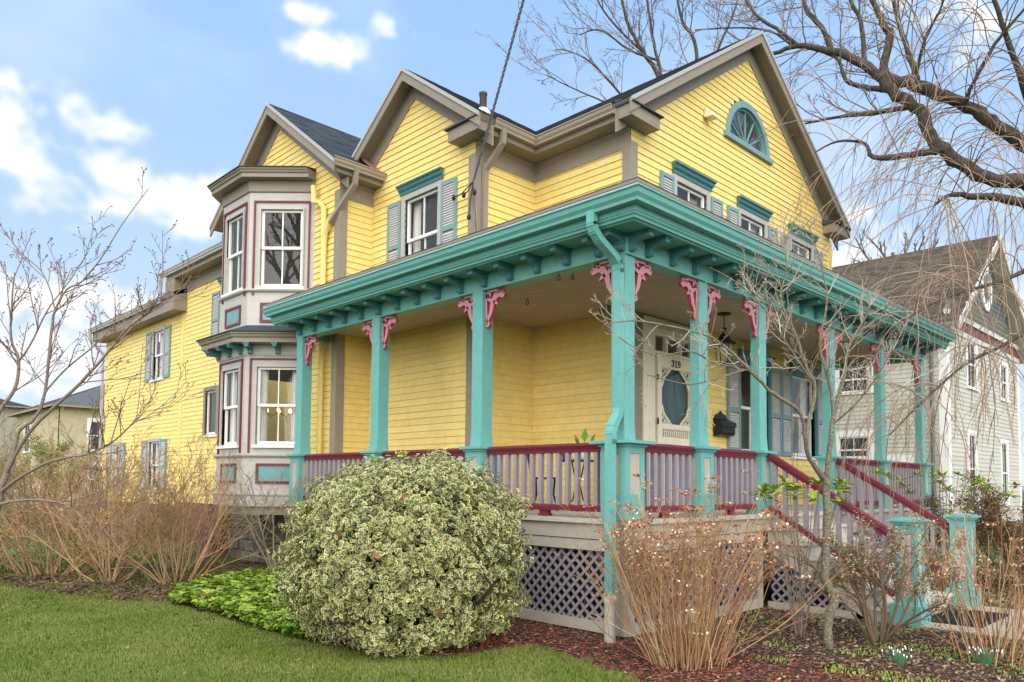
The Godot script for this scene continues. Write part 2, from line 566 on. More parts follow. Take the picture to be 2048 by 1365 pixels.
# shingle tabs on a flat roof face: pts, first edge pts[0]->pts[1] along the eave, outward normal up
func shingles(pts: Array, parent: Node3D, single: bool, mats: Array, tw := 0.30, expo := 0.14) -> void:
	var ex: Vector3 = (pts[1] - pts[0]).normalized()
	var nn: Vector3 = ex.cross(pts[2] - pts[0]).normalized()
	if nn.y < 0: nn = -nn
	var ey := nn.cross(ex).normalized()
	if ey.y < 0: ey = -ey
	var poly := PackedVector2Array()
	var lo := Vector2(1e9, 1e9)
	var hi := Vector2(-1e9, -1e9)
	for q in pts:
		var z := Vector2((q - pts[0]).dot(ex), (q - pts[0]).dot(ey))
		poly.append(z); lo = lo.min(z); hi = hi.max(z)
	var groups := []
	for i in mats.size(): groups.append(MB.new())
	var k := 0
	var y := lo.y
	while y < hi.y - 0.03:
		var x := lo.x - (tw * 0.5 if k % 2 else 0.0) - rng.randf() * 0.08
		while x < hi.x:
			var xa := maxf(x + 0.004, lo.x)
			var xb := minf(x + tw - 0.004, hi.x)
			x += tw
			if xb - xa < 0.03: continue
			var q := [Vector2(xa, y), Vector2(xb, y), Vector2(xb, y + expo + 0.02), Vector2(xa, y + expo + 0.02)]
			var cut := Geometry2D.intersect_polygons(PackedVector2Array(q), poly)
			if cut.is_empty() or cut[0].size() < 3: continue
			var g := rng.randi() % mats.size()
			var mb: MB = MB.new() if single else groups[g]
			var lift := rng.randf_range(0.010, 0.016)
			var a := []
			var b := []
			for c2 in cut[0]:
				var base: Vector3 = pts[0] + ex * c2.x + ey * c2.y
				a.append(base + nn * 0.001); b.append(base + nn * (lift * (1.0 - 0.75 * (c2.y - y) / (expo + 0.02)) + 0.001))
			var cc: float = (b[1] - b[0]).cross(b[2] - b[0]).dot(nn)
			if cc < 0: a.reverse(); b.reverse()
			for i in range(1, b.size() - 1): mb.tri(b[0], b[i], b[i + 1])
			for i in b.size():
				var j := (i + 1) % b.size()
				mb.quad(a[i], a[j], b[j], b[i])
			if single: part(mb, "shingle", M[mats[g]], parent)
		y += expo
		k += 1
	if not single:
		for i in mats.size():
			if groups[i].ix.size(): stuff(part(groups[i], "shingle", M[mats[i]], parent))

# roof face: polygon of the top, deck of thickness t below, shingles above
func roof_face(pts: Array, parent: Node3D, called: String, single := false, under := "taupe", t := 0.09, mats := ["shingle_a", "shingle_b", "shingle_c"], tw := 0.30) -> MeshInstance3D:
	var nn: Vector3 = (pts[1] - pts[0]).cross(pts[2] - pts[0]).normalized()
	if nn.y < 0: nn = -nn
	var mb := MB.new()
	mb.slab(pts, -nn * t)
	var o := part(mb, called, M[under], parent)
	shingles(pts, o, single, mats, tw)
	return o

const GUTTER := [Vector2(0, 0), Vector2(0.085, 0), Vector2(0.09, 0.03), Vector2(0.115, 0.06), Vector2(0.125, 0.105), Vector2(0.14, 0.11), Vector2(0.14, 0.125), Vector2(0.118, 0.125), Vector2(0.105, 0.06), Vector2(0.08, 0.02), Vector2(0.005, 0.02), Vector2(0.005, 0.125), Vector2(0, 0.125)]

# rake board along a gable edge: from a (low) to b (peak), facing n
func rake(mb: MB, a: Vector3, b: Vector3, n: Vector3, h: float, t: float) -> void:
	if (b - a).cross(Vector3.UP).dot(n) > 0: mb.frame_box(a - Vector3.UP * h, (b - a), Vector3.UP * h, n * t)
	else: mb.frame_box(b - Vector3.UP * h, (a - b), Vector3.UP * h, n * t)

func downspout(pts: Array, w: float, parent: Node3D, m: Material, side: Vector3) -> void:
	var mb := MB.new()
	for i in pts.size() - 1:
		var a: Vector3 = pts[i]
		var b: Vector3 = pts[i + 1]
		var d := (b - a).normalized()
		var s := (side - d * side.dot(d)).normalized()
		mb.bar(a - d * w * 0.25, b + d * w * 0.25, w, w * 0.75, d.cross(s))
	part(mb, "downspout", m, parent)

const LAWN_EDGE := [Vector2(-4.3, -10.4), Vector2(-4.06, -9.49), Vector2(-3.78, -8.29), Vector2(-3.44, -7.02), Vector2(-3.11, -6.03), Vector2(-2.62, -5.3), Vector2(-2.55, -4.02), Vector2(-2.57, -2.68), Vector2(-2.48, -1.84), Vector2(-2.34, -1.02), Vector2(-1.88, -0.58), Vector2(-1.28, -0.50), Vector2(-0.98, -0.40), Vector2(-1.06, 0.27), Vector2(-1.31, 1.12), Vector2(-1.57, 1.83), Vector2(-1.9, 3.0), Vector2(-1.5, 4.5), Vector2(0.5, 5.6), Vector2(3.1, 6.0)]
var bed_poly := PackedVector2Array()
var pachy_poly := PackedVector2Array([Vector2(-2.60, -5.3), Vector2(-2.2, -6.0), Vector2(-1.66, -6.6), Vector2(-0.62, -7.2), Vector2(-0.1, -6.9), Vector2(-0.3, -5.6), Vector2(-0.9, -3.6), Vector2(-1.2, -2.6), Vector2(-2.2, -1.55), Vector2(-2.5, -1.9), Vector2(-2.56, -2.71), Vector2(-2.56, -4.15)])

func flat_sheet(mb: MB, poly: PackedVector2Array, y: float) -> void:
	var t := Geometry2D.triangulate_polygon(poly)
	for i in range(0, t.size(), 3):
		var a := poly[t[i]]
		var b := poly[t[i + 1]]
		var c := poly[t[i + 2]]
		if (b - a).cross(c - a) > 0: mb.tri(Vector3(a.x, y, a.y), Vector3(c.x, y, c.y), Vector3(b.x, y, b.y))
		else: mb.tri(Vector3(a.x, y, a.y), Vector3(b.x, y, b.y), Vector3(c.x, y, c.y))

func grass_mesh(n: int, h: float, w: float, r: float) -> ArrayMesh:
	var mb := MB.new()
	for k in n:
		var a := rng.randf() * TAU
		var p := Vector3(rng.randf_range(-r, r), 0, rng.randf_range(-r, r))
		var lean := Vector3(cos(a), 0, sin(a)) * h * rng.randf_range(0.1, 0.8)
		var side := Vector3(-sin(a), 0, cos(a)) * w
		var hh := h * rng.randf_range(0.6, 1.1)
		var mid := p + lean * 0.35 + Vector3(0, hh * 0.6, 0)
		mb.quad(p - side, p + side, mid + side * 0.7, mid - side * 0.7)
		mb.tri(mid - side * 0.7, mid + side * 0.7, p + lean + Vector3(0, hh, 0))
	for i in mb.n.size(): mb.n[i] = (mb.n[i] * 0.3 + Vector3.UP).normalized()
	return mb.mesh()

func build_ground() -> void:
	rng.seed = 5
	bed_poly = PackedVector2Array(LAWN_EDGE)
	bed_poly.append_array(PackedVector2Array([Vector2(3.1, 1.2), Vector2(3.1, -0.5), Vector2(0.5, -0.5), Vector2(0.5, -10.0), Vector2(-1.5, -10.2), Vector2(-3.0, -10.8)]))
	var mb := MB.new()
	mb.quad(Vector3(-250, -0.006, 250), Vector3(350, -0.006, 250), Vector3(350, -0.006, -350), Vector3(-250, -0.006, -350))
	structure(mb, "ground", M.lawn_soil)
	mb = MB.new()
	flat_sheet(mb, bed_poly, 0.0)
	flat_sheet(mb, PackedVector2Array([Vector2(5.42, -0.5), Vector2(5.42, 3.2), Vector2(6.5, 4.5), Vector2(10.5, 4.0), Vector2(12.5, 1.5), Vector2(11.5, -1.5), Vector2(9.7, -1.6), Vector2(9.7, -0.5)]), 0.0)
	structure(mb, "flower_bed", M.soil)
	mb = MB.new()
	mb.box(Vector3(3.12, -0.1, 1.45), Vector3(5.40, 0.012, 3.05))
	var wk := structure(mb, "walkway", M.concrete)
	mb = MB.new()
	mb.box(Vector3(3.12, -0.1, 3.06), Vector3(5.40, 0.011, 4.6))
	part(mb, "slab", M.concrete, wk)
	mb = MB.new()
	mb.box(Vector3(3.12, -0.1, 4.61), Vector3(5.40, 0.012, 6.2))
	part(mb, "slab", M.concrete, wk)
	# grass
	var gm := [grass_mesh(11, 0.040, 0.0014, 0.022), grass_mesh(11, 0.032, 0.0014, 0.026)]
	var xf := [[], []]
	var cc := [[], []]
	var fn := FastNoiseLite.new()
	fn.seed = 3; fn.frequency = 0.9; fn.fractal_octaves = 3
	var made := 0
	var eye := Vector2(-6.42, 4.82)
	while made < 125000:
		var p := Vector2(rng.randf_range(-6.6, -0.9), rng.randf_range(-10.5, 3.5))
		var dist := p.distance_to(eye)
		if dist < 2.5: continue
		var jit := Vector2(fn.get_noise_2d(p.x * 7.0, p.y * 7.0), fn.get_noise_2d(p.x * 7.0 + 40.0, p.y * 7.0)) * 0.14
		if Geometry2D.is_point_in_polygon(p + jit, bed_poly): continue
		if fn.get_noise_2d(p.x * 1.7 + 90.0, p.y * 1.7) < -0.42 and rng.randf() < 0.6: continue
		if rng.randf() > clampf(7.0 / dist, 0.25, 1.0): continue
		var k := made % 2
		var nz := fn.get_noise_2d(p.x, p.y)
		var s := rng.randf_range(0.8, 1.25) * (1.0 + dist * 0.02)
		xf[k].append(Transform3D(Basis(Vector3.UP, rng.randf() * TAU).scaled(Vector3(s, s * rng.randf_range(0.7, 1.2), s)), Vector3(p.x, -0.006, p.y)))
		cc[k].append(Color(0.175, 0.235, 0.035).lerp(Color(0.24, 0.275, 0.065), clampf(0.5 + nz * 1.3, 0, 1)) * rng.randf_range(0.7, 1.3))
		made += 1
	var gr := Node3D.new()
	gr.name = "lawn_grass"
	add_child(gr)
	gr.set_meta("kind", "stuff"); tag(gr, "short green lawn grass in front of the shrubs", "grass")
	for k in 2: scatter("blades", gm[k], M.grass, xf[k], cc[k], gr)
	# coarser grass further off
	xf = [[]]
	cc = [[]]
	var gf := grass_mesh(12, 0.07, 0.005, 0.07)
	made = 0
	while made < 26000:
		var p := Vector2(rng.randf_range(-14, 1.2), rng.randf_range(-34, -9.0))
		if Geometry2D.is_point_in_polygon(p, bed_poly) or (p.x > -0.6 and p.y > -11.3): continue
		if rng.randf() > clampf(14.0 / p.distance_to(eye), 0.15, 1.0): continue
		xf[0].append(Transform3D(Basis(Vector3.UP, rng.randf() * TAU).scaled(Vector3(1, rng.randf_range(0.6, 1.2), 1) * rng.randf_range(0.9, 1.6)), Vector3(p.x, -0.006, p.y)))
		cc[0].append(Color(0.16, 0.21, 0.05).lerp(Color(0.24, 0.25, 0.09), rng.randf()) * rng.randf_range(0.8, 1.2))
		made += 1
	for k in 7000:
		var p := Vector2(rng.randf_range(5.4, 30), rng.randf_range(-1.5, 12))
		if p.x < 10.5 and p.y < 4.0: continue
		xf[0].append(Transform3D(Basis(Vector3.UP, rng.randf() * TAU).scaled(Vector3(1, 0.8, 1) * rng.randf_range(0.9, 1.6)), Vector3(p.x, -0.006, p.y)))
		cc[0].append(Color(0.16, 0.21, 0.05) * rng.randf_range(0.8, 1.3))
	var gb := Node3D.new()
	gb.name = "back_grass"
	add_child(gb)
	gb.set_meta("kind", "stuff"); tag(gb, "longer grass growing behind the leafless shrubs", "grass")
	scatter("blades", gf, M.grass, xf[0], cc[0], gb)

# wood chips, dead leaves, moss, weeds and the ground cover
func build_litter() -> void:
	rng.seed = 9
	var chip := MB.new()
	chip.hexa([Vector3(-0.02, 0, -0.005), Vector3(0.02, 0, -0.006), Vector3(0.018, 0.004, -0.005), Vector3(-0.018, 0.003, -0.005), Vector3(-0.02, 0, 0.005), Vector3(0.02, 0, 0.006), Vector3(0.017, 0.004, 0.005), Vector3(-0.018, 0.003, 0.005)])
	var dead := MB.new()
	dead.quad(Vector3(-0.03, 0.004, 0), Vector3(0, 0.0, 0.018), Vector3(0.03, 0.012, 0), Vector3(0, 0.006, -0.018))
	dead.tri(Vector3(0, 0.006, -0.018), Vector3(0.03, 0.012, 0), Vector3(0.022, 0.016, -0.014))
	var cx := []
	var ccol := []
	var dx := []
	var dcol := []
	var wx := []
	var wcol := []
	var mx := []
	var mcol := []
	var fn := FastNoiseLite.new()
	fn.seed = 31; fn.frequency = 1.1; fn.fractal_octaves = 3
	var made := 0
	while made < 95000:
		var p := Vector2(rng.randf_range(-4.3, 3.1), rng.randf_range(-10.5, 5.0))
		if not Geometry2D.is_point_in_polygon(p, bed_poly): continue
		made += 1
		var b := Basis(Vector3.UP, rng.randf() * TAU) * Basis(Vector3.RIGHT, rng.randf_range(-0.5, 0.5))
		var nz := fn.get_noise_2d(p.x, p.y)
		if p.y > -1.6:
			if p.x > 3.05 and p.y < 1.9: continue
			# right-hand bed: red mulch near the porch corner, leaf litter and small weeds to the right
			var red := smoothstep(0.6, -0.3, p.x + 0.35 * nz - 0.15 * p.y)
			if rng.randf() < 0.55:
				cx.append(Transform3D(b.scaled(Vector3.ONE * rng.randf_range(0.35, 1.1)), Vector3(p.x, rng.randf_range(0.001, 0.014), p.y)))
				ccol.append(Color(0.13, 0.075, 0.05).lerp(Color(0.29, 0.075, 0.045), red * rng.randf_range(0.5, 1.0)) * rng.randf_range(0.6, 1.5))
			elif rng.randf() < 0.75 - red * 0.6:
				dx.append(Transform3D(b.scaled(Vector3.ONE * rng.randf_range(0.3, 0.85)), Vector3(p.x, rng.randf_range(0.004, 0.02), p.y)))
				dcol.append(Color(0.17, 0.105, 0.065).lerp(Color(0.33, 0.235, 0.15), rng.randf()) * rng.randf_range(0.5, 1.35))
			elif nz > 0.10 and p.x > 0.2:
				wx.append(Transform3D(Basis(Vector3.UP, rng.randf() * TAU).scaled(Vector3.ONE * rng.randf_range(0.4, 1.0)), Vector3(p.x, 0.002, p.y)))
				wcol.append(Color(0.20, 0.29, 0.05).lerp(Color(0.33, 0.36, 0.07), rng.randf()) * rng.randf_range(0.8, 1.2))
		else:
			if nz > -0.12 and rng.randf() < 0.8:
				mx.append(Transform3D(Basis(Vector3.UP, rng.randf() * TAU).scaled(Vector3.ONE * rng.randf_range(0.6, 1.4)), Vector3(p.x, -0.002, p.y)))
				mcol.append(Color(0.15, 0.16, 0.03).lerp(Color(0.24, 0.22, 0.05), rng.randf()) * rng.randf_range(0.7, 1.2))
			elif rng.randf() < 0.5:
				dx.append(Transform3D(b.scaled(Vector3.ONE * rng.randf_range(0.5, 1.1)), Vector3(p.x, rng.randf_range(0.003, 0.012), p.y)))
				dcol.append(Color(0.14, 0.09, 0.055) * rng.randf_range(0.6, 1.5))
	for k in 14000:
		var p := Vector2(rng.randf_range(5.45, 12.0), rng.randf_range(-0.4, 4.2))
		dx.append(Transform3D((Basis(Vector3.UP, rng.randf() * TAU) * Basis(Vector3.RIGHT, rng.randf_range(-0.5, 0.5))).scaled(Vector3.ONE * rng.randf_range(0.6, 1.4)), Vector3(p.x, rng.randf_range(0.004, 0.02), p.y)))
		dcol.append(Color(0.22, 0.15, 0.08).lerp(Color(0.30, 0.26, 0.10), rng.randf()) * rng.randf_range(0.6, 1.35))
	for k in 420:
		var p := Vector2(rng.randf_range(-6.0, -1.2), rng.randf_range(-9.5, 2.5))
		dx.append(Transform3D((Basis(Vector3.UP, rng.randf() * TAU) * Basis(Vector3.RIGHT, rng.randf_range(-0.6, 0.6))).scaled(Vector3.ONE * rng.randf_range(0.4, 0.8)), Vector3(p.x, rng.randf_range(0.02, 0.035), p.y)))
		dcol.append(Color(0.27, 0.18, 0.09) * rng.randf_range(0.6, 1.3))
	var o := Node3D.new()
	o.name = "bed_mulch"
	add_child(o)
	tag(o, "reddish wood chips and dead leaves covering the flower bed", "mulch"); o.set_meta("kind", "stuff")
	scatter("chips", chip.mesh(), M.litter, cx, ccol, o)
	scatter("dead_leaves", dead.mesh(), M.litter, dx, dcol, o)
	var w := Node3D.new()
	w.name = "bed_weeds"
	add_child(w)
	tag(w, "small green weeds and moss patches in the flower bed", "weeds"); w.set_meta("kind", "stuff")
	scatter("weeds", grass_mesh(7, 0.035, 0.009, 0.03), M.grass, wx, wcol, w)
	scatter("moss", grass_mesh(10, 0.014, 0.006, 0.03), M.grass, mx, mcol, w)
	# bright ground cover: whorls of leaves on short stems
	var leaf := MB.new()
	for k in 7:
		var a := TAU * k / 7
		var d := Vector3(cos(a), 0, sin(a))
		var s := Vector3(-sin(a), 0, cos(a))
		var r := 0.05 + 0.012 * (k % 2)
		leaf.quad(Vector3(0, 0, 0) + d * 0.006, d * r * 0.6 + s * 0.014 + Vector3(0, 0.014, 0), d * r + Vector3(0, 0.006, 0), d * r * 0.6 - s * 0.014 + Vector3(0, 0.014, 0))
	var px2 := []
	var pc := []
	made = 0
	while made < 9000:
		var p := Vector2(rng.randf_range(-2.8, 0.2), rng.randf_range(-7.6, -1.4))
		if not Geometry2D.is_point_in_polygon(p, pachy_poly): continue
		made += 1
		var nz := fn.get_noise_2d(p.x * 1.4, p.y * 1.4)
		var h := 0.10 + 0.07 * nz + rng.randf_range(-0.05, 0.05)
		px2.append(Transform3D(Basis(Vector3.UP, rng.randf() * TAU) * Basis(Vector3.RIGHT, rng.randf_range(-0.6, 0.6)) * Basis.from_scale(Vector3.ONE * rng.randf_range(0.8, 1.55)), Vector3(p.x, maxf(0.02, h), p.y)))
		pc.append(Color(0.15, 0.30, 0.03).lerp(Color(0.38, 0.42, 0.06), clampf(rng.randf() * 0.7 + nz * 0.6, 0, 1)) * rng.randf_range(0.75, 1.2))
	var g := Node3D.new()
	g.name = "ground_cover"
	add_child(g)
	tag(g, "bright green leafy ground cover beside the variegated shrub", "ground cover"); g.set_meta("kind", "stuff")
	scatter("leaves", leaf.mesh(), M.leaf, px2, pc, g)

# ---------------------------------------------------------------- the yellow house
var house: Node3D
const ZF := -1.85
const XC := 2.55
const XR := 9.58
const ZB := -3.82
const XA := 1.23
const ZD := -6.6
const XE := 0.55
const VP := Vector3(1.62, 7.62, -4.1)

func corner_board(x: float, z: float, sx: float, sz: float, y0: float, y1: float, m := "taupe") -> void:
	# outer corner at (x, z); sx, sz point into the house
	var mb := MB.new()
	var w := 0.13
	var a := Vector3(x - sx * 0.034, y0, z - sz * 0.034)
	var b := Vector3(x + sx * w, y1, z + sz * w)
	mb.box(Vector3(minf(a.x, b.x), y0, minf(a.z, b.z)), Vector3(maxf(a.x, b.x), y1, maxf(a.z, b.z)))
	part(mb, "corner_board", M[m], house)

func eave_box(a: Vector3, b: Vector3, out: Vector3, reach: float, ys: float, yf: float, m0: float, m1: float, gutter := "gutter_tan", called := "eave") -> void:
	# a, b on the wall plane; soffit at ys, fascia up to yf
	var mb := MB.new()
	mb.run([Vector2(0, ys), Vector2(reach, ys), Vector2(reach, yf), Vector2(reach - 0.03, yf), Vector2(reach - 0.03, ys + 0.025), Vector2(0, ys + 0.025)], Vector3(a.x, 0, a.z), Vector3(b.x, 0, b.z), out, m0, m1)
	var o := part(mb, called, M.taupe, house)
	mb = MB.new()
	var g := []
	for q in GUTTER: g.append(Vector2(q.x + reach + 0.002, q.y + yf - 0.115))
	mb.run(g, Vector3(a.x, 0, a.z), Vector3(b.x, 0, b.z), out, m0, m1)
	part(mb, "gutter", M[gutter], o)
	mb = MB.new()
	mb.run([Vector2(0.0, ys - 0.30), Vector2(0.03, ys - 0.30), Vector2(0.03, ys - 0.06), Vector2(0.06, ys - 0.04), Vector2(0.07, ys - 0.002), Vector2(0, ys - 0.002)], Vector3(a.x, 0, a.z), Vector3(b.x, 0, b.z), out, clampf(m0, -1, 1), clampf(m1, -1, 1))
	part(mb, "frieze", M.taupe, o)

# boxed return of an eave on the gable face; corner at c, dir along the gable wall inward, n outward
func eave_return(c: Vector3, dir: Vector3, n: Vector3, reach_side: float, reach: float, length: float, ys: float, yf: float) -> void:
	var mb := MB.new()
	var a := c - dir * reach_side
	var b := c + dir * length
	mb.run([Vector2(0, ys), Vector2(reach, ys), Vector2(reach, yf - 0.02), Vector2(0, yf - 0.02)], Vector3(a.x, 0, a.z), Vector3(b.x, 0, b.z), n)
	var o := part(mb, "eave_return", M.taupe, house)
	mb = MB.new()
	mb.run([Vector2(-0.01, yf - 0.018), Vector2(reach + 0.05, yf - 0.018), Vector2(reach + 0.05, yf), Vector2(-0.01, yf + 0.10)], Vector3(a.x, 0, a.z) - dir * 0.03, Vector3(b.x, 0, b.z) + dir * 0.04, n)
	part(mb, "cap_roof", M.shingle_c, o)

func build_house() -> void:
	house = thing("yellow_house", "large yellow clapboard Victorian house with teal wraparound porch and grey trim", "house")
	# ---- front wall with the big gable
	var f := W.new(Vector3(XC, 0, ZF), Vector3(XR, 0, ZF), 1.24, 7.08)
	f.peak_u = 3.52; f.peak_y = 9.55; f.slope = 0.683
	var door_hole := [0.26, 2.05, 1.24, 4.15]
	var f1 := [[3.16, 4.18, 2.20, 3.76], [5.14, 6.16, 2.20, 3.76]]
	var f2 := [[1.18, 2.08, 5.0, 6.44], [3.20, 4.10, 5.0, 6.44], [5.18, 6.08, 5.0, 6.44]]
	f.holes = [door_hole] + f1 + f2
	f.arches = [[3.50, 7.75, 0.75]]
	wall(f, house, "front_wall", true)
	for r in f1:
		window(f, r, house, "dark_teal", true, {"casing": 0.05, "curtain": true})
		shutters(f, r, 2.17, 3.78, house, 0.41, 0.055)
	for r in f2:
		window(f, r, house, "bay_grey", true, {"curtain": true})
		shutters(f, r, 5.0, 6.46, house, 0.36, 0.105)
	half_round(f, 3.50, 7.75, 0.75)
	front_door(f)
	var mb := MB.new()   # floodlight fitting on the gable
	mb.box(f.p(2.0, 7.78, 0.02), f.p(2.12, 7.93, 0.06))
	mb.hexa([f.p(1.97, 7.74, 0.05), f.p(2.15, 7.74, 0.05), f.p(2.11, 7.90, 0.05), f.p(2.01, 7.90, 0.05), f.p(1.95, 7.72, 0.22), f.p(2.17, 7.72, 0.22), f.p(2.13, 7.82, 0.16), f.p(1.99, 7.82, 0.16)])
	part(mb, "floodlight", M.cream, house)
	# ---- left walls
	var c := W.new(Vector3(XC, 0, ZB), Vector3(XC, 0, ZF), 1.24, 6.98)
	wall(c, house, "side_wall", true)
	var b := W.new(Vector3(XA, 0, ZB), Vector3(XC, 0, ZB), 1.24, 6.98)
	wall(b, house, "return_wall", false)
	var a := W.new(Vector3(XA, 0, ZD), Vector3(XA, 0, ZB), 1.24, 7.09)
	a.peak_u = 1.23; a.peak_y = 8.26; a.slope = 0.735
	var a2 := [1.00, 1.90, 5.0, 6.42]
	a.holes = [a2]
	wall(a, house, "gable_wall", true)
	window(a, a2, house, "bay_grey", true, {"curtain": true})
	shutters(a, a2, 5.0, 6.44, house, 0.37, 0.105)
	var d := W.new(Vector3(XE, 0, ZD), Vector3(XA, 0, ZD), 1.0, 6.98)
	wall(d, house, "return_wall", false)
	var e := W.new(Vector3(XE, 0, -11.1), Vector3(XE, 0, ZD), 1.0, 6.92)
	e.peak_u = 2.25; e.peak_y = 8.58; e.slope = 0.74
	e.holes = [[0.84, 3.66, 1.1, 7.02]]
	wall(e, house, "gable_wall", false)
	var e2 := W.new(Vector3(XA, 0, -11.1), Vector3(XE, 0, -11.1), 1.0, 6.98)
	wall(e2, house, "return_wall", false)
	var g := W.new(Vector3(XA, 0, -15.2), Vector3(XA, 0, -11.1), 1.05, 6.9)
	var gw := [[1.55, 2.20, 2.72, 3.78], [2.35, 3.15, 4.95, 6.2]]
	g.holes = gw
	wall(g, house, "wing_wall", false)
	window(g, gw[0], house, "taupe", false, {"split": false, "lites": 1})
	window(g, gw[1], house, "bay_grey", true)
	shutters(g, gw[1], 4.9, 6.15, house, 0.42, 0.1)
	var h := W.new(Vector3(XA, 0, -21.35), Vector3(XA, 0, -15.2), 0.95, 6.2)
	var hw := [[4.06, 4.82, 4.40, 5.72], [0.95, 1.55, 1.35, 2.66], [4.00, 4.78, 1.35, 2.66]]
	h.holes = hw
	wall(h, house, "wing_wall", false)
	for i in 3:
		window(h, hw[i], house, "bay_grey", false, {"lites": 1 if i == 0 else 2, "curtain": true})
		shutters(h, hw[i], hw[i][2] - 0.03, hw[i][3] + 0.05, house, 0.42, 0.1)
	# ---- walls out of sight that close the rooms, and floors
	mb = MB.new()
	mb.box(Vector3(XR - 0.15, 0.2, -21.35), Vector3(XR, 7.1, ZF - 0.12))
	mb.box(Vector3(XA, 0.2, -21.5), Vector3(XR, 6.2, -21.36))
	part(mb, "back_wall", M.yellow, house)
	mb = MB.new()
	for y in [1.02, 4.45, 6.96]:
		mb.box(Vector3(XC - 0.1, y, -15.2), Vector3(XR - 0.16, y + 0.18, ZF - 0.12))
		mb.box(Vector3(XA + 0.12, y, -15.2), Vector3(XC - 0.11, y + 0.18, ZB - 0.12))
	mb.box(Vector3(XC + 1.6, 1.2, -12.0), Vector3(XC + 1.7, 6.9, -4.0))
	part(mb, "floor", M.interior, house)
	# ---- corner boards
	corner_board(XC, ZF, 1, -1, 1.24, 6.7)
	mb = MB.new()
	mb.box(Vector3(XC + 0.131, 1.24, ZF), Vector3(XC + 0.26, 4.15, ZF + 0.03))
	part(mb, "pilaster", M.taupe, house)
	corner_board(XA, ZB, 1, -1, 1.24, 6.7)
	corner_board(XE, ZD, 1, -1, 1.0, 6.7)
	corner_board(XR, ZF, -1, -1, 1.24, 6.75, "yellow")
	mb = MB.new()
	mb.box(Vector3(XA - 0.035, 0.95, -15.28), Vector3(XA, 6.3, -15.12))
	part(mb, "corner_board", M.yellow, house)
	mb = MB.new()
	mb.box(Vector3(XA - 0.035, 0.95, -21.4), Vector3(XA + 0.1, 6.2, -21.28))
	part(mb, "corner_board", M.yellow, house)
	build_roofs()
	build_bay()
	build_foundation()

func half_round(w: W, cu: float, y0: float, r: float) -> void:
	var mb := MB.new()
	var edge := MB.new()
	var arc := []
	var wid := []
	for i in 25:
		var t := PI * i / 24
		arc.append(Vector2(cos(t), sin(t)) * (r - 0.02)); wid.append(0.115)
	mb.ribbon(w.p(cu, y0, -0.06), w.u, Vector3.UP, w.n * 0.105, arc, wid, mb)
	wbox(mb, w, cu - r - 0.11, cu + r + 0.11, y0 - 0.09, y0 - 0.002, -0.06, 0.075)
	var o := part(mb, "arched_window", M.shutter_frame, house)
	mb = MB.new()
	var arc2 := []
	var wid2 := []
	for q in arc: arc2.append(q * (r - 0.095) / (r - 0.02)); wid2.append(0.035)
	mb.ribbon(w.p(cu, y0, -0.07), w.u, Vector3.UP, w.n * 0.06, arc2, wid2, mb)
	wbox(mb, w, cu - r + 0.1, cu + r - 0.1, y0 + 0.002, y0 + 0.045, -0.07, -0.012)
	for i in range(1, 6):
		var t := PI * i / 6
		var dd := Vector2(cos(t), sin(t))
		mb.ribbon(w.p(cu, y0, -0.055), w.u, Vector3.UP, w.n * 0.03, [dd * 0.05, dd * (r - 0.1)], [0.02, 0.02], mb)
	part(mb, "sash", M.panel_teal, o)
	for i in 6:
		mb = MB.new()
		var pts := [w.p(cu, y0 + 0.01, -0.045)]
		for k in 5:
			var t := PI * (i + k / 4.0) / 6
			pts.append(w.p(cu + cos(t) * (r - 0.12), y0 + 0.01 + sin(t) * (r - 0.12), -0.045))
		mb.slab(pts, w.n * 0.004)
		part(mb, "pane", M.glass, o)

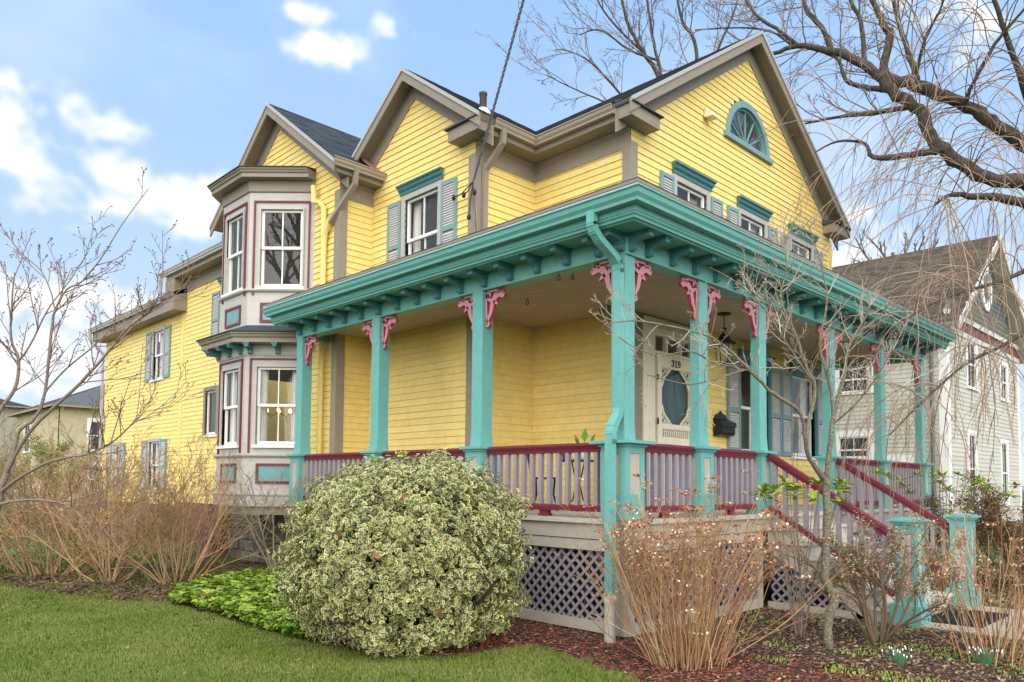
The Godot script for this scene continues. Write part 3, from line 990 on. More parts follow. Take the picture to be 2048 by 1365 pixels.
func front_door(w: W) -> void:
	var mb := MB.new()
	# surround: u 0.26..2.05, y 1.24..4.15; door leaf u 0.66..1.66
	wbox(mb, w, 0.262, 0.45, 1.24, 4.13, -0.1, 0.05)
	wbox(mb, w, 1.86, 2.048, 1.24, 4.13, -0.1, 0.05)
	wbox(mb, w, 0.45, 1.86, 3.98, 4.13, -0.1, 0.048)
	wbox(mb, w, 0.40, 1.91, 3.93, 3.978, -0.1, 0.085)
	wbox(mb, w, 0.45, 0.63, 1.24, 3.93, -0.1, 0.0)
	wbox(mb, w, 1.69, 1.86, 1.24, 3.93, -0.1, 0.0)
	wbox(mb, w, 0.63, 1.69, 3.60, 3.65, -0.1, 0.002)
	wbox(mb, w, 0.63, 1.69, 3.89, 3.93, -0.1, 0.001)
	for k in [0.95, 1.34]: wbox(mb, w, k - 0.02, k + 0.02, 3.65, 3.89, -0.08, -0.002)
	var o := part(mb, "door_frame", M.cream, house)
	for k in [[0.63, 0.93], [0.97, 1.32], [1.36, 1.69]]:
		mb = MB.new()
		wbox(mb, w, k[0], k[1], 3.65, 3.89, -0.06, -0.054)
		part(mb, "transom_pane", M.glass, o)
	# inner door, dark green
	mb = MB.new()
	wbox(mb, w, 0.64, 1.68, 1.26, 3.59, -0.1, -0.07)
	part(mb, "inner_door", M.inner_door, house)
	# screen door
	mb = MB.new()
	var l := 0.66
	var r := 1.66
	wbox(mb, w, l, l + 0.11, 1.27, 3.59, -0.02, 0.022)
	wbox(mb, w, r - 0.11, r, 1.27, 3.59, -0.02, 0.022)
	wbox(mb, w, l + 0.11, r - 0.11, 3.40, 3.59, -0.02, 0.021)
	wbox(mb, w, l + 0.11, r - 0.11, 1.27, 1.55, -0.02, 0.021)
	wbox(mb, w, l + 0.11, r - 0.11, 2.46, 2.54, -0.02, 0.021)
	wbox(mb, w, l + 0.11, r - 0.11, 2.20, 2.335, -0.02, 0.021)
	wbox(mb, w, l + 0.11, r - 0.11, 1.55, 2.20, -0.02, 0.006)
	for i in 14:
		var uu := l + 0.14 + i * 0.0555
		var pth := []
		var wd := []
		for k in 7:
			pth.append(Vector2(0.008 * sin(k * 1.6), 2.33 + 0.135 * k / 6.0)); wd.append(0.018 + 0.010 * absf(cos(k * 1.6)))
		mb.ribbon(w.p(uu, 0, -0.005), w.u, Vector3.UP, w.n * 0.018, pth, wd, mb)
	# fretwork in the four corners of the screen
	for sx in [0, 1]:
		for sy in [0, 1]:
			var ox: float = l + 0.11 if sx == 0 else r - 0.11
			var oy := 2.54 if sy == 0 else 3.40
			var ax: Vector3 = w.u * (1.0 if sx == 0 else -1.0)
			var ay: Vector3 = Vector3.UP * (1.0 if sy == 0 else -1.0)
			var at := w.p(ox, oy, -0.006)
			mb.ribbon(at, ax, ay, w.n * 0.02, [Vector2(0.0, 0.30), Vector2(0.04, 0.24), Vector2(0.065, 0.17), Vector2(0.12, 0.11), Vector2(0.18, 0.07), Vector2(0.26, 0.0)], [0.03, 0.035, 0.03, 0.035, 0.03, 0.03], mb)
			for ring in [[0.05, 0.05, 0.04], [0.03, 0.135, 0.03], [0.13, 0.03, 0.03], [0.015, 0.215, 0.024], [0.20, 0.015, 0.024]]:
				var pth := []
				var wd := []
				for k in 11: pth.append(Vector2(ring[0] + cos(k * 0.628) * ring[2], ring[1] + sin(k * 0.628) * ring[2])); wd.append(0.016)
				mb.ribbon(at, ax, ay, w.n * 0.018, pth, wd, mb)
	var sd := part(mb, "screen_door", M.cream, house)
	mb = MB.new()
	mb.quad(w.p(l + 0.11, 2.54, -0.012), w.p(r - 0.11, 2.54, -0.012), w.p(r - 0.11, 3.40, -0.012), w.p(l + 0.11, 3.40, -0.012))
	part(mb, "pane", M.door_glass, sd)
	mb = MB.new()
	mb.ball(w.p(r - 0.05, 2.38, 0.05), Vector3(0.03, 0.03, 0.03))
	wbox(mb, w, l - 0.015, l + 0.012, 2.52, 2.62, 0.02, 0.035)
	wbox(mb, w, l - 0.015, l + 0.012, 3.2, 3.28, 0.02, 0.035)
	part(mb, "handle", M.black_metal, sd)
	# house number
	for k in 3:
		var tm := TextMesh.new()
		var sf := SystemFont.new()
		sf.font_names = PackedStringArray(["Droid Serif"])
		tm.font = sf
		tm.text = "319"[k]
		tm.font_size = 32
		tm.pixel_size = 0.0046
		tm.depth = 0.012
		var o2 := MeshInstance3D.new()
		o2.name = "house_number"
		o2.mesh = tm
		o2.material_override = M.black_metal
		o2.position = w.p(1.06 + k * 0.088, 3.49, 0.028)
		sd.add_child(o2, true)

func build_roofs() -> void:
	var yr := 9.79
	var xm := 6.065
	var s := 0.683
	var zf := ZF + 0.26
	var xl := 2.17
	var xr := 9.96
	var yl := yr - s * (xm - xl)
	# front gable
	roof_face([Vector3(xl, yl, -3.40), Vector3(xl, yl, zf), Vector3(xm, yr, zf), Vector3(xm, yr, -5.37), Vector3(4.25, yr - s * (xm - 4.25), -5.37)], house, "roof", false)
	roof_face([Vector3(4.25, yr - s * (xm - 4.25), -15.5), Vector3(4.25, yr - s * (xm - 4.25), -5.38), Vector3(xm, yr, -5.38), Vector3(xm, yr, -15.5)], house, "roof", false)
	roof_face([Vector3(xr, yl, zf), Vector3(xr, yl, -15.5), Vector3(xm, yr, -15.5), Vector3(xm, yr, zf)], house, "roof", false)
	var mb := MB.new()
	var n := Vector3(0, 0, 1)
	rake(mb, Vector3(xl, yl - 0.115, ZF + 0.002), Vector3(xm, yr - 0.115, ZF + 0.002), n, 0.31, 0.032)
	rake(mb, Vector3(xr, yl - 0.115, ZF + 0.002), Vector3(xm, yr - 0.115, ZF + 0.002), n, 0.31, 0.0315)
	rake(mb, Vector3(xl, yl - 0.02, zf + 0.002), Vector3(xm, yr - 0.02, zf + 0.002), n, 0.19, 0.03)
	rake(mb, Vector3(xr, yl - 0.02, zf + 0.002), Vector3(xm, yr - 0.02, zf + 0.002), n, 0.19, 0.0295)
	var rb := part(mb, "rake_board", M.taupe, house)
	mb = MB.new()
	rake(mb, Vector3(xl, yl + 0.012, zf + 0.033), Vector3(xm, yr + 0.012, zf + 0.033), n, 0.065, 0.02)
	rake(mb, Vector3(xr, yl + 0.012, zf + 0.033), Vector3(xm, yr + 0.012, zf + 0.033), n, 0.065, 0.0195)
	part(mb, "drip_edge", M.gutter_grey, rb)
	var ys := 6.90
	var yf := 7.10
	eave_box(Vector3(XC, 0, ZB), Vector3(XC, 0, ZF), Vector3(-1, 0, 0), 0.34, ys, yf, -1, 0.0, "gutter_tan")
	mb = MB.new()
	eave_return(Vector3(XC, 0, ZF), Vector3(1, 0, 0), n, 0.34, 0.27, 0.36, ys, yf)
	eave_return(Vector3(XR, 0, ZF), Vector3(-1, 0, 0), n, 0.34, 0.27, 0.36, ys, yf)
	# cross gable
	var za := -5.37
	var ya := 8.55
	var sa := 0.735
	var xa := XA - 0.27
	var zr := -3.42
	var yae := ya - sa * (zr - za)
	roof_face([Vector3(xa, yae, zr), Vector3(2.17, yae, zr), Vector3(4.25, ya, za), Vector3(xa, ya, za)], house, "roof", false)
	roof_face([Vector3(4.25, ya - sa * 1.48, za - 1.48), Vector3(xa, ya - sa * 1.48, za - 1.48), Vector3(xa, ya, za), Vector3(4.25, ya, za)], house, "roof", false)
	n = Vector3(-1, 0, 0)
	mb = MB.new()
	var lz := za - 1.5
	rake(mb, Vector3(XA - 0.002, yae - 0.115, zr), Vector3(XA - 0.002, ya - 0.115, za), n, 0.31, 0.032)
	rake(mb, Vector3(XA - 0.002, ya - sa * 1.5 - 0.115, lz), Vector3(XA - 0.002, ya - 0.115, za), n, 0.31, 0.0315)
	rake(mb, Vector3(xa - 0.002, yae - 0.02, zr), Vector3(xa - 0.002, ya - 0.02, za), n, 0.19, 0.03)
	rake(mb, Vector3(xa - 0.002, ya - sa * 1.5 - 0.02, lz), Vector3(xa - 0.002, ya - 0.02, za), n, 0.19, 0.0295)
	rb = part(mb, "rake_board", M.taupe, house)
	mb = MB.new()
	rake(mb, Vector3(xa - 0.033, yae + 0.012, zr), Vector3(xa - 0.033, ya + 0.012, za), n, 0.065, 0.02)
	rake(mb, Vector3(xa - 0.033, ya - sa * 1.5 + 0.012, lz), Vector3(xa - 0.033, ya + 0.012, za), n, 0.065, 0.0195)
	part(mb, "drip_edge", M.gutter_grey, rb)
	eave_box(Vector3(XA, 0, ZB), Vector3(XC, 0, ZB), Vector3(0, 0, 1), 0.34, ys, yf, 0.0, -1, "gutter_tan")
	eave_return(Vector3(XA, 0, ZB), Vector3(0, 0, -1), n, 0.34, 0.27, 0.36, ys, yf)
	# smaller gable over the bay
	var ze := -8.85
	var ye := 8.94
	var se := 0.74
	var xe := XE - 0.27
	var zer := -6.34
	var yee := ye - se * (zer - ze)
	roof_face([Vector3(xe, yee, zer), Vector3(1.22, yee, zer), Vector3(1.22, ye - se * 2.0, ze + 2.0), Vector3(4.3, ye - se * 2.0, ze + 2.0), Vector3(4.82, ye, ze), Vector3(xe, ye, ze)], house, "roof", true)
	roof_face([Vector3(4.8, yee, ze - 2.51), Vector3(xe, yee, ze - 2.51), Vector3(xe, ye, ze), Vector3(4.8, ye, ze)], house, "roof", false)
	mb = MB.new()
	for k in [-1.0, 1.0]:
		var lowz: float = ze + k * 2.51
		rake(mb, Vector3(XE - 0.002, yee - 0.115, lowz), Vector3(XE - 0.002, ye - 0.115, ze), n, 0.31, 0.032 + k * 0.0003)
		rake(mb, Vector3(xe - 0.002, yee - 0.02, lowz), Vector3(xe - 0.002, ye - 0.02, ze), n, 0.19, 0.03 + k * 0.0003)
	rb = part(mb, "rake_board", M.taupe, house)
	mb = MB.new()
	for k in [-1.0, 1.0]:
		rake(mb, Vector3(xe - 0.033, yee + 0.012, ze + k * 2.51), Vector3(xe - 0.033, ye + 0.012, ze), n, 0.065, 0.02 + k * 0.0003)
	part(mb, "drip_edge", M.gutter_grey, rb)
	eave_box(Vector3(XE, 0, ZD), Vector3(XA, 0, ZD), Vector3(0, 0, 1), 0.30, 6.86, 7.05, 0.9, 0.0, "gutter_tan")
	mb = MB.new()   # copper flashing where the eave dies into the wall
	mb.slab([Vector3(1.18, 7.14, -6.36), Vector3(1.18, 7.50, -6.80), Vector3(1.00, 7.50, -6.80), Vector3(1.05, 7.14, -6.36)], Vector3(0, 0.02, 0.015))
	part(mb, "flashing", M.copper, house)
	# rear wing
	roof_face([Vector3(0.80, 7.02, -15.95), Vector3(0.80, 7.02, -11.2), Vector3(5.6, 9.6, -11.2), Vector3(5.6, 9.6, -15.95)], house, "roof", false)
	eave_box(Vector3(XA, 0, -15.5), Vector3(XA, 0, -11.1), Vector3(-1, 0, 0), 0.36, 6.78, 7.0, 0.0, 0.0, "gutter_grey")
	roof_face([Vector3(0.80, 6.40, -21.75), Vector3(0.80, 6.40, -15.0), Vector3(5.6, 8.3, -15.0), Vector3(5.6, 8.3, -21.75)], house, "roof", false)
	mb = MB.new()
	mb.box(Vector3(XA - 0.36, 5.98, -21.7), Vector3(XA - 0.001, 6.36, -15.0))
	mb.box(Vector3(XA - 0.36, 6.36, -15.6), Vector3(XA - 0.001, 6.775, -15.0))
	var wf := part(mb, "eave", M.taupe, house)
	mb = MB.new()
	var g := []
	for q in GUTTER: g.append(Vector2(q.x + 0.362, q.y + 6.24))
	mb.run(g, Vector3(XA, 0, -21.75), Vector3(XA, 0, -15.65), n)
	part(mb, "gutter", M.gutter_grey, wf)
	downspout([Vector3(0.74, 6.25, -21.6), Vector3(0.78, 6.0, -21.6), Vector3(1.16, 5.6, -21.55), Vector3(1.16, 0.3, -21.55)], 0.08, house, M.gutter_grey, Vector3(0, 0, 1))
	downspout([Vector3(0.78, 6.92, -15.72), Vector3(0.78, 6.45, -15.72)], 0.08, house, M.gutter_grey, Vector3(0, 0, 1))
	# vent pipe on the cross gable's roof
	mb = MB.new()
	mb.lathe(VP, [Vector2(0.06, -0.2), Vector2(0.06, 0.25), Vector2(0.068, 0.25), Vector2(0.068, 0.29), Vector2(0.0, 0.29)])
	var vp := part(mb, "vent_pipe", M.roof_dark, house)
	mb = MB.new()
	mb.lathe(VP + Vector3(0, -0.12, 0), [Vector2(0.14, 0.0), Vector2(0.12, 0.10), Vector2(0.07, 0.15), Vector2(0.0, 0.15)])
	part(mb, "flashing", M.white_paint, vp)
	# downspouts
	downspout([Vector3(1.42, 7.0, -3.40), Vector3(1.42, 6.8, -3.42), Vector3(1.36, 6.45, -3.74), Vector3(1.36, 4.6, -3.76)], 0.085, house, M.taupe, Vector3(1, 0, 0))
	downspout([Vector3(0.62, 6.98, -6.22), Vector3(0.62, 6.72, -6.26), Vector3(0.46, 6.15, -6.75)], 0.085, house, M.taupe, Vector3(1, 0, 0))
	mb = MB.new()
	mb.tube([Vector3(0.46, 6.20, -6.76), Vector3(0.46, 6.0, -6.93), Vector3(0.46, 5.8, -6.97), Vector3(0.46, 1.0, -6.97)], [0.05, 0.05, 0.05, 0.05], 8)
	mb.tube([Vector3(0.42, 6.92, -7.30), Vector3(0.42, 6.62, -7.28), Vector3(0.44, 6.58, -7.12), Vector3(0.46, 6.45, -7.0), Vector3(0.46, 5.7, -6.97)], [0.05, 0.05, 0.05, 0.05, 0.05], 8)
	part(mb, "downspout", M.yellow, house)

# ---------------------------------------------------------------- bay window
func bay_bracket(p: Vector3, n: Vector3, s: float, m: Material, parent: Node3D) -> void:
	# scroll bracket under a soffit, top back edge at p, projecting along n
	var side := n.cross(Vector3.UP).normalized()
	var mb := MB.new()
	var out := [Vector2(0, 0), Vector2(0.31, 0), Vector2(0.31, -0.075), Vector2(0.24, -0.08), Vector2(0.16, -0.085), Vector2(0.10, -0.105), Vector2(0.075, -0.14), Vector2(0.075, -0.175), Vector2(0.055, -0.20), Vector2(0.03, -0.20), Vector2(0.0, -0.185)]
	var o2 := []
	for q in out: o2.append(q * s)
	mb.run(o2, p - side * 0.045 * s, p + side * 0.045 * s, n)
	mb.run([Vector2(0, -0.0) * s, Vector2(0.325, 0) * s, Vector2(0.325, -0.035) * s, Vector2(0, -0.035) * s], p - side * 0.065 * s + Vector3.UP * 0.004, p + side * 0.065 * s + Vector3.UP * 0.004, n)
	part(mb, "bracket", m, parent)

func build_bay() -> void:
	var pts := [Vector3(XE, 0, -10.26), Vector3(-0.30, 0, -9.41), Vector3(-0.30, 0, -8.29), Vector3(XE, 0, -7.44)]
	var mb := MB.new()
	var faces := []
	for i in 3:
		var w := W.new(pts[i], pts[i + 1], 1.15, 7.12)
		var m := 0.22
		if i == 1: m = 0.20
		w.holes = [[m, w.len - m, 2.27, 3.66], [m, w.len - m, 5.14, 6.55]]
		sheathing(w, mb, -0.12, 0.0)
		faces.append(w)
	var bay := part(mb, "bay_window", M.bay_grey, house)
	for i in 3:
		var w: W = faces[i]
		for r in w.holes:
			window(w, r, house, "bay_grey", false, {"casing": 0.03, "curtain": r[2] < 4.0})
			# burgundy moulding
			mb = MB.new()
			var a := 0.115
			var y1: float = r[3] + 0.16
			var y0: float = r[2] - 0.17
			wbox(mb, w, a - 0.03, a, y0, y1, 0.0, 0.03)
			wbox(mb, w, w.len - a, w.len - a + 0.03, y0, y1, 0.0, 0.03)
			wbox(mb, w, a, w.len - a, y1 - 0.03, y1, 0.0, 0.029)
			part(mb, "moulding", M.burgundy, bay)
		for q in [[1.56, 1.92], [4.47, 4.83]]:
			mb = MB.new()
			var a := 0.24
			wbox(mb, w, a, w.len - a, q[0], q[0] + 0.045, 0.0, 0.025); wbox(mb, w, a, w.len - a, q[1] - 0.045, q[1], 0.0, 0.025)
			wbox(mb, w, a, a + 0.045, q[0] + 0.045, q[1] - 0.045, 0.0, 0.0245); wbox(mb, w, w.len - a - 0.045, w.len - a, q[0] + 0.045, q[1] - 0.045, 0.0, 0.0245)
			part(mb, "moulding", M.burgundy, bay)
			mb = MB.new()
			wbox(mb, w, a + 0.045, w.len - a - 0.045, q[0] + 0.045, q[1] - 0.045, 0.0, 0.008)
			part(mb, "panel", M.panel_teal, bay)
	var k := tan(PI / 8)
	# bands carried round the three faces: outline, material, name
	var bands := [
		[[Vector2(0, 1.15), Vector2(0.03, 1.15), Vector2(0.03, 1.33), Vector2(0.05, 1.35), Vector2(0.05, 1.38), Vector2(0, 1.39)], "bay_grey", "base_trim"],
		[[Vector2(0, 2.03), Vector2(0.03, 2.03), Vector2(0.06, 2.06), Vector2(0.06, 2.095), Vector2(0, 2.10)], "bay_grey", "sill_band"],
		[[Vector2(0, 3.86), Vector2(0.02, 3.86), Vector2(0.035, 3.90), Vector2(0.035, 3.92), Vector2(0.025, 3.93), Vector2(0.025, 4.06), Vector2(0, 4.06)], "bay_grey", "frieze"],
		[[Vector2(0, 4.06), Vector2(0.30, 4.06), Vector2(0.30, 4.14), Vector2(0.33, 4.15), Vector2(0.35, 4.20), Vector2(0.37, 4.205), Vector2(0.37, 4.23), Vector2(0, 4.24)], "taupe", "cornice"],
		[[Vector2(0, 4.241), Vector2(0.395, 4.232), Vector2(0.395, 4.25), Vector2(0, 4.42)], "shingle_b", "skirt_roof"],
		[[Vector2(0, 5.03), Vector2(0.03, 5.03), Vector2(0.055, 5.05), Vector2(0.055, 5.08), Vector2(0, 5.09)], "bay_grey", "sill_band"],
		[[Vector2(0, 6.86), Vector2(0.03, 6.88), Vector2(0.03, 7.08), Vector2(0, 7.08)], "taupe", "frieze"],
		[[Vector2(0, 7.08), Vector2(0.21, 7.08), Vector2(0.21, 7.15), Vector2(0.235, 7.16), Vector2(0.25, 7.20), Vector2(0.27, 7.205), Vector2(0.27, 7.23), Vector2(0, 7.24)], "taupe", "cornice"],
		[[Vector2(-0.2, 7.241), Vector2(0.29, 7.232), Vector2(0.29, 7.25), Vector2(-0.2, 7.36)], "shingle_b", "skirt_roof"]]
	for bd in bands:
		for i in 3:
			mb = MB.new()
			mb.run(bd[0], Vector3(faces[i].o), faces[i].o + faces[i].u * faces[i].len, faces[i].n, k if i > 0 else -k, k if i < 2 else -k)
			part(mb, bd[2], M[bd[1]], bay)
	for i in 3:
		var w: W = faces[i]
		for uu in [0.1, w.len / 2, w.len - 0.1]:
			bay_bracket(w.p(uu, 4.055, 0.02), w.n, 0.85, M.dark_teal, bay)
	# unseen blinds added on the face towards the back garden, blocking bright sky
	mb = MB.new()
	for r in faces[0].holes: wbox(mb, faces[0], r[0], r[1], r[2], r[3], -0.118, -0.112)
	part(mb, "added_blind", M.interior, bay)
	# floor and room behind, ceiling
	mb = MB.new()
	for y in [1.0, 4.2, 6.9]:
		mb.slab([Vector3(XE + 0.5, y, -10.2), Vector3(XE, y, -10.2), Vector3(-0.24, y, -9.40), Vector3(-0.24, y, -8.30), Vector3(XE, y, -7.5), Vector3(XE + 0.5, y, -7.5)], Vector3(0, 0.15, 0))
	part(mb, "floor", M.interior, bay)

func build_foundation() -> void:
	# brick piers and wall under the wing beside the bay
	var mb := MB.new()
	mb.box(Vector3(XA + 0.03, -0.3, -15.2), Vector3(XA + 0.3, 1.02, -11.1))
	mb.box(Vector3(0.2, -0.3, -11.35), Vector3(1.25, 1.0, -10.95))
	var o := part(mb, "brick_foundation", M.mortar, house)
	var row := 0
	var y := 0.0
	while y < 0.98:
		var z := -15.2 + (0.11 if row % 2 else 0.0)
		while z < -11.4:
			mb = MB.new()
			mb.box(Vector3(XA + 0.012, y, z), Vector3(XA + 0.05, y + 0.062, z + 0.2))
			part(mb, "brick", M["brick" if rng.randf() < 0.6 else "brick_b"], o)
			z += 0.212
		for side in 2:
			var q := 0.2 + (0.1 if row % 2 else 0.0)
			while q < (1.1 if side == 0 else 0.5):
				mb = MB.new()
				if side == 0: mb.box(Vector3(q, y, -10.97), Vector3(minf(q + 0.2, 1.25), y + 0.062, -10.935))
				else: mb.box(Vector3(0.185, y, -11.55 + q), Vector3(0.22, y + 0.062, -11.36 + q))
				part(mb, "brick", M["brick" if rng.randf() < 0.6 else "brick_b"], o)
				q += 0.212
		y += 0.075
		row += 1
	# fieldstone wall below the bay
	mb = MB.new()
	mb.box(Vector3(0.72, -0.3, -10.9), Vector3(1.1, 1.12, -6.7))
	o = part(mb, "stone_foundation", M.mortar, house)
	y = 0.0
	while y < 1.05:
		var hgt := rng.randf_range(0.14, 0.24)
		var z := -10.9
		while z < -6.8:
			var wd := rng.randf_range(0.22, 0.5)
			mb = MB.new()
			var q := []
			for k in 8:
				var dx := 0.72 if k < 4 else 0.66
				q.append(Vector3(dx + rng.randf_range(-0.02, 0.02), clampf(y + (hgt - 0.02 if k % 4 > 1 else 0.0) + rng.randf_range(-0.015, 0.015), -0.1, 1.1), z + (wd - 0.02 if k % 4 in [1, 2] else 0.0) + rng.randf_range(-0.02, 0.02)))
			mb.hexa(q)
			part(mb, "stone", M["stone_a" if rng.randf() < 0.5 else "stone_b"], o)
			z += wd
		y += hgt

# ---------------------------------------------------------------- porch
const DECK := 1.23
const BEAM := 4.05
const ZEND := -7.02
const XEND := 9.55

func porch_post(x: float, z: float, wide: float, big := false, deep := 0.0) -> void:
	# outer corner (x, z) is the minimum x and the maximum z
	var s := wide
	var p := 0.05 if not big else 0.075
	var t := deep if deep > 0 else s
	var a := Vector3(x, 0, z - t)
	var b := Vector3(x + s, 0, z)
	var mb := MB.new()
	# shaft with chamfered edges between stops
	var ch := 0.004
	var oct := []
	for q in [Vector2(x + ch, z), Vector2(x + s - ch, z), Vector2(x + s, z - ch), Vector2(x + s, z - t + ch), Vector2(x + s - ch, z - t), Vector2(x + ch, z - t), Vector2(x, z - t + ch), Vector2(x, z - ch)]:
		oct.append(Vector3(q.x, 2.24, q.y))
	mb.slab(oct, Vector3(0, 3.72 - 2.24, 0))
	mb.box(Vector3(a.x, 3.72, a.z), Vector3(b.x, BEAM + 0.002, b.z))
	var k := 0.008
	mb.hexa([Vector3(a.x - k, 2.072, a.z - k), Vector3(b.x + k, 2.072, a.z - k), Vector3(b.x, 2.24, a.z), Vector3(a.x, 2.24, a.z), Vector3(a.x - k, 2.072, b.z + k), Vector3(b.x + k, 2.072, b.z + k), Vector3(b.x, 2.24, b.z), Vector3(a.x, 2.24, b.z)])
	var o := part(mb, "post", M.teal, house)
	# pedestal
	mb = MB.new()
	mb.box(Vector3(a.x - p, DECK, a.z - p), Vector3(b.x + p, 1.50, b.z + p))
	mb.box(Vector3(a.x - p, 1.93, a.z - p), Vector3(b.x + p, 2.0, b.z + p))
	var e := p + s / 2 - 0.055
	for cx in [a.x - p, b.x + p - 0.075]:
		for cz in [a.z - p, b.z + p - 0.075]:
			mb.box(Vector3(cx, 1.50, cz), Vector3(cx + 0.075, 1.93, cz + 0.075))
	mb.box(Vector3(a.x - p - 0.02, 2.0, a.z - p - 0.02), Vector3(b.x + p + 0.02, 2.03, b.z + p + 0.02))
	var cp := 0.055 if not big else 0.09
	mb.box(Vector3(a.x - p - cp, 2.03, a.z - p - cp), Vector3(b.x + p + cp, 2.062, b.z + p + cp))
	mb.hexa([Vector3(a.x - p - cp, 2.062, a.z - p - cp), Vector3(b.x + p + cp, 2.062, a.z - p - cp), Vector3(b.x + k, 2.072, a.z - k), Vector3(a.x - k, 2.072, a.z - k), Vector3(a.x - p - cp, 2.062, b.z + p + cp), Vector3(b.x + p + cp, 2.062, b.z + p + cp), Vector3(b.x + k, 2.072, b.z + k), Vector3(a.x - k, 2.072, b.z + k)])
	var pd := part(mb, "pedestal", M.teal, o)
	mb = MB.new()
	mb.box(Vector3(a.x - p + 0.012, 1.50, a.z - p + 0.012), Vector3(b.x + p - 0.012, 1.93, b.z + p - 0.012))
	part(mb, "panel", M.beige, o)

func railing(a: Vector3, b: Vector3, n: Vector3, parent: Node3D, foot := true) -> void:
	# a, b: centre line at y 0; level railing
	var d := (b - a).normalized()
	var mb := MB.new()
	mb.run([Vector2(-0.06, 2.03), Vector2(-0.035, 1.985), Vector2(-0.03, 1.955), Vector2(0.03, 1.955), Vector2(0.035, 1.985), Vector2(0.06, 2.03), Vector2(0.055, 2.05), Vector2(0, 2.062), Vector2(-0.055, 2.05)], a, b, n)
	var o := part(mb, "railing", M.burgundy, parent)
	mb = MB.new()
	mb.run([Vector2(-0.045, 1.30), Vector2(0.045, 1.30), Vector2(0.045, 1.35), Vector2(0.02, 1.372), Vector2(-0.02, 1.372), Vector2(-0.045, 1.35)], a, b, n)
	if foot:
		var c := (a + b) / 2
		mb.run([Vector2(-0.10, 1.235), Vector2(0.10, 1.235), Vector2(0.06, 1.27), Vector2(0.07, 1.3), Vector2(-0.07, 1.3), Vector2(-0.06, 1.27)], c - n * 0.03, c + n * 0.03, d)
	part(mb, "bottom_rail", M.burgundy, o)
	var l := (b - a).length()
	var cnt := int(round(l / 0.137))
	for i in cnt:
		var p := a + d * (l * (i + 0.5) / cnt)
		mb = MB.new()
		mb.box(p + Vector3(-0.026, 1.366, -0.026), p + Vector3(0.026, 1.966, 0.026))
		part(mb, "baluster", M.mauve, o)

func spandrel(at: Vector3, ax: Vector3, thick: Vector3) -> void:
	# pierced scroll bracket in the angle of post and beam; at: the angle, ax: along the beam
	var mb := MB.new()
	var ed := MB.new()
	var ay := Vector3.DOWN * 1.08
	ax *= 1.12
	var o := at - thick / 2
	mb.ribbon(o, ax, ay, thick, [Vector2(0.012, 0.02), Vector2(0.012, 0.16), Vector2(0.018, 0.28), Vector2(0.03, 0.40)], [0.03, 0.026, 0.03, 0.022], ed)
	mb.ribbon(o, ax, ay, thick, [Vector2(0.02, 0.012), Vector2(0.12, 0.012), Vector2(0.2, 0.014), Vector2(0.29, 0.03)], [0.028, 0.026, 0.03, 0.02], ed)
	# main S from the outer end to the foot
	mb.ribbon(o, ax, ay, thick, [Vector2(0.31, 0.075), Vector2(0.285, 0.10), Vector2(0.25, 0.085), Vector2(0.215, 0.07), Vector2(0.165, 0.085), Vector2(0.12, 0.14), Vector2(0.10, 0.20), Vector2(0.085, 0.27), Vector2(0.05, 0.33), Vector2(0.03, 0.37)], [0.02, 0.04, 0.055, 0.06, 0.075, 0.075, 0.06, 0.05, 0.04, 0.03], ed)
	# leaf spurs
	mb.ribbon(o, ax, ay, thick, [Vector2(0.13, 0.15), Vector2(0.17, 0.16), Vector2(0.205, 0.19)], [0.05, 0.04, 0.008], ed)
	mb.ribbon(o, ax, ay, thick, [Vector2(0.09, 0.12), Vector2(0.05, 0.11), Vector2(0.02, 0.085)], [0.05, 0.03, 0.012], ed)
	# curls
	for q in [[0.235, 0.045, 0.045, 0.6, -1.0], [0.05, 0.06, 0.04, 2.4, 1.0], [0.035, 0.40, 0.03, 4.5, 1.0]]:
		var pth := []
		var wd := []
		for k in 10:
			var t: float = q[3] + q[4] * k * 0.5
			var r: float = q[2] * (1.0 - k * 0.045)
			pth.append(Vector2(q[0] + cos(t) * r, q[1] + sin(t) * r)); wd.append(0.024)
		mb.ribbon(o, ax, ay, thick, pth, wd, ed)
	var b := part(mb, "spandrel_bracket", M.pink, house)
	part(ed, "edge", M.burgundy_light, b)

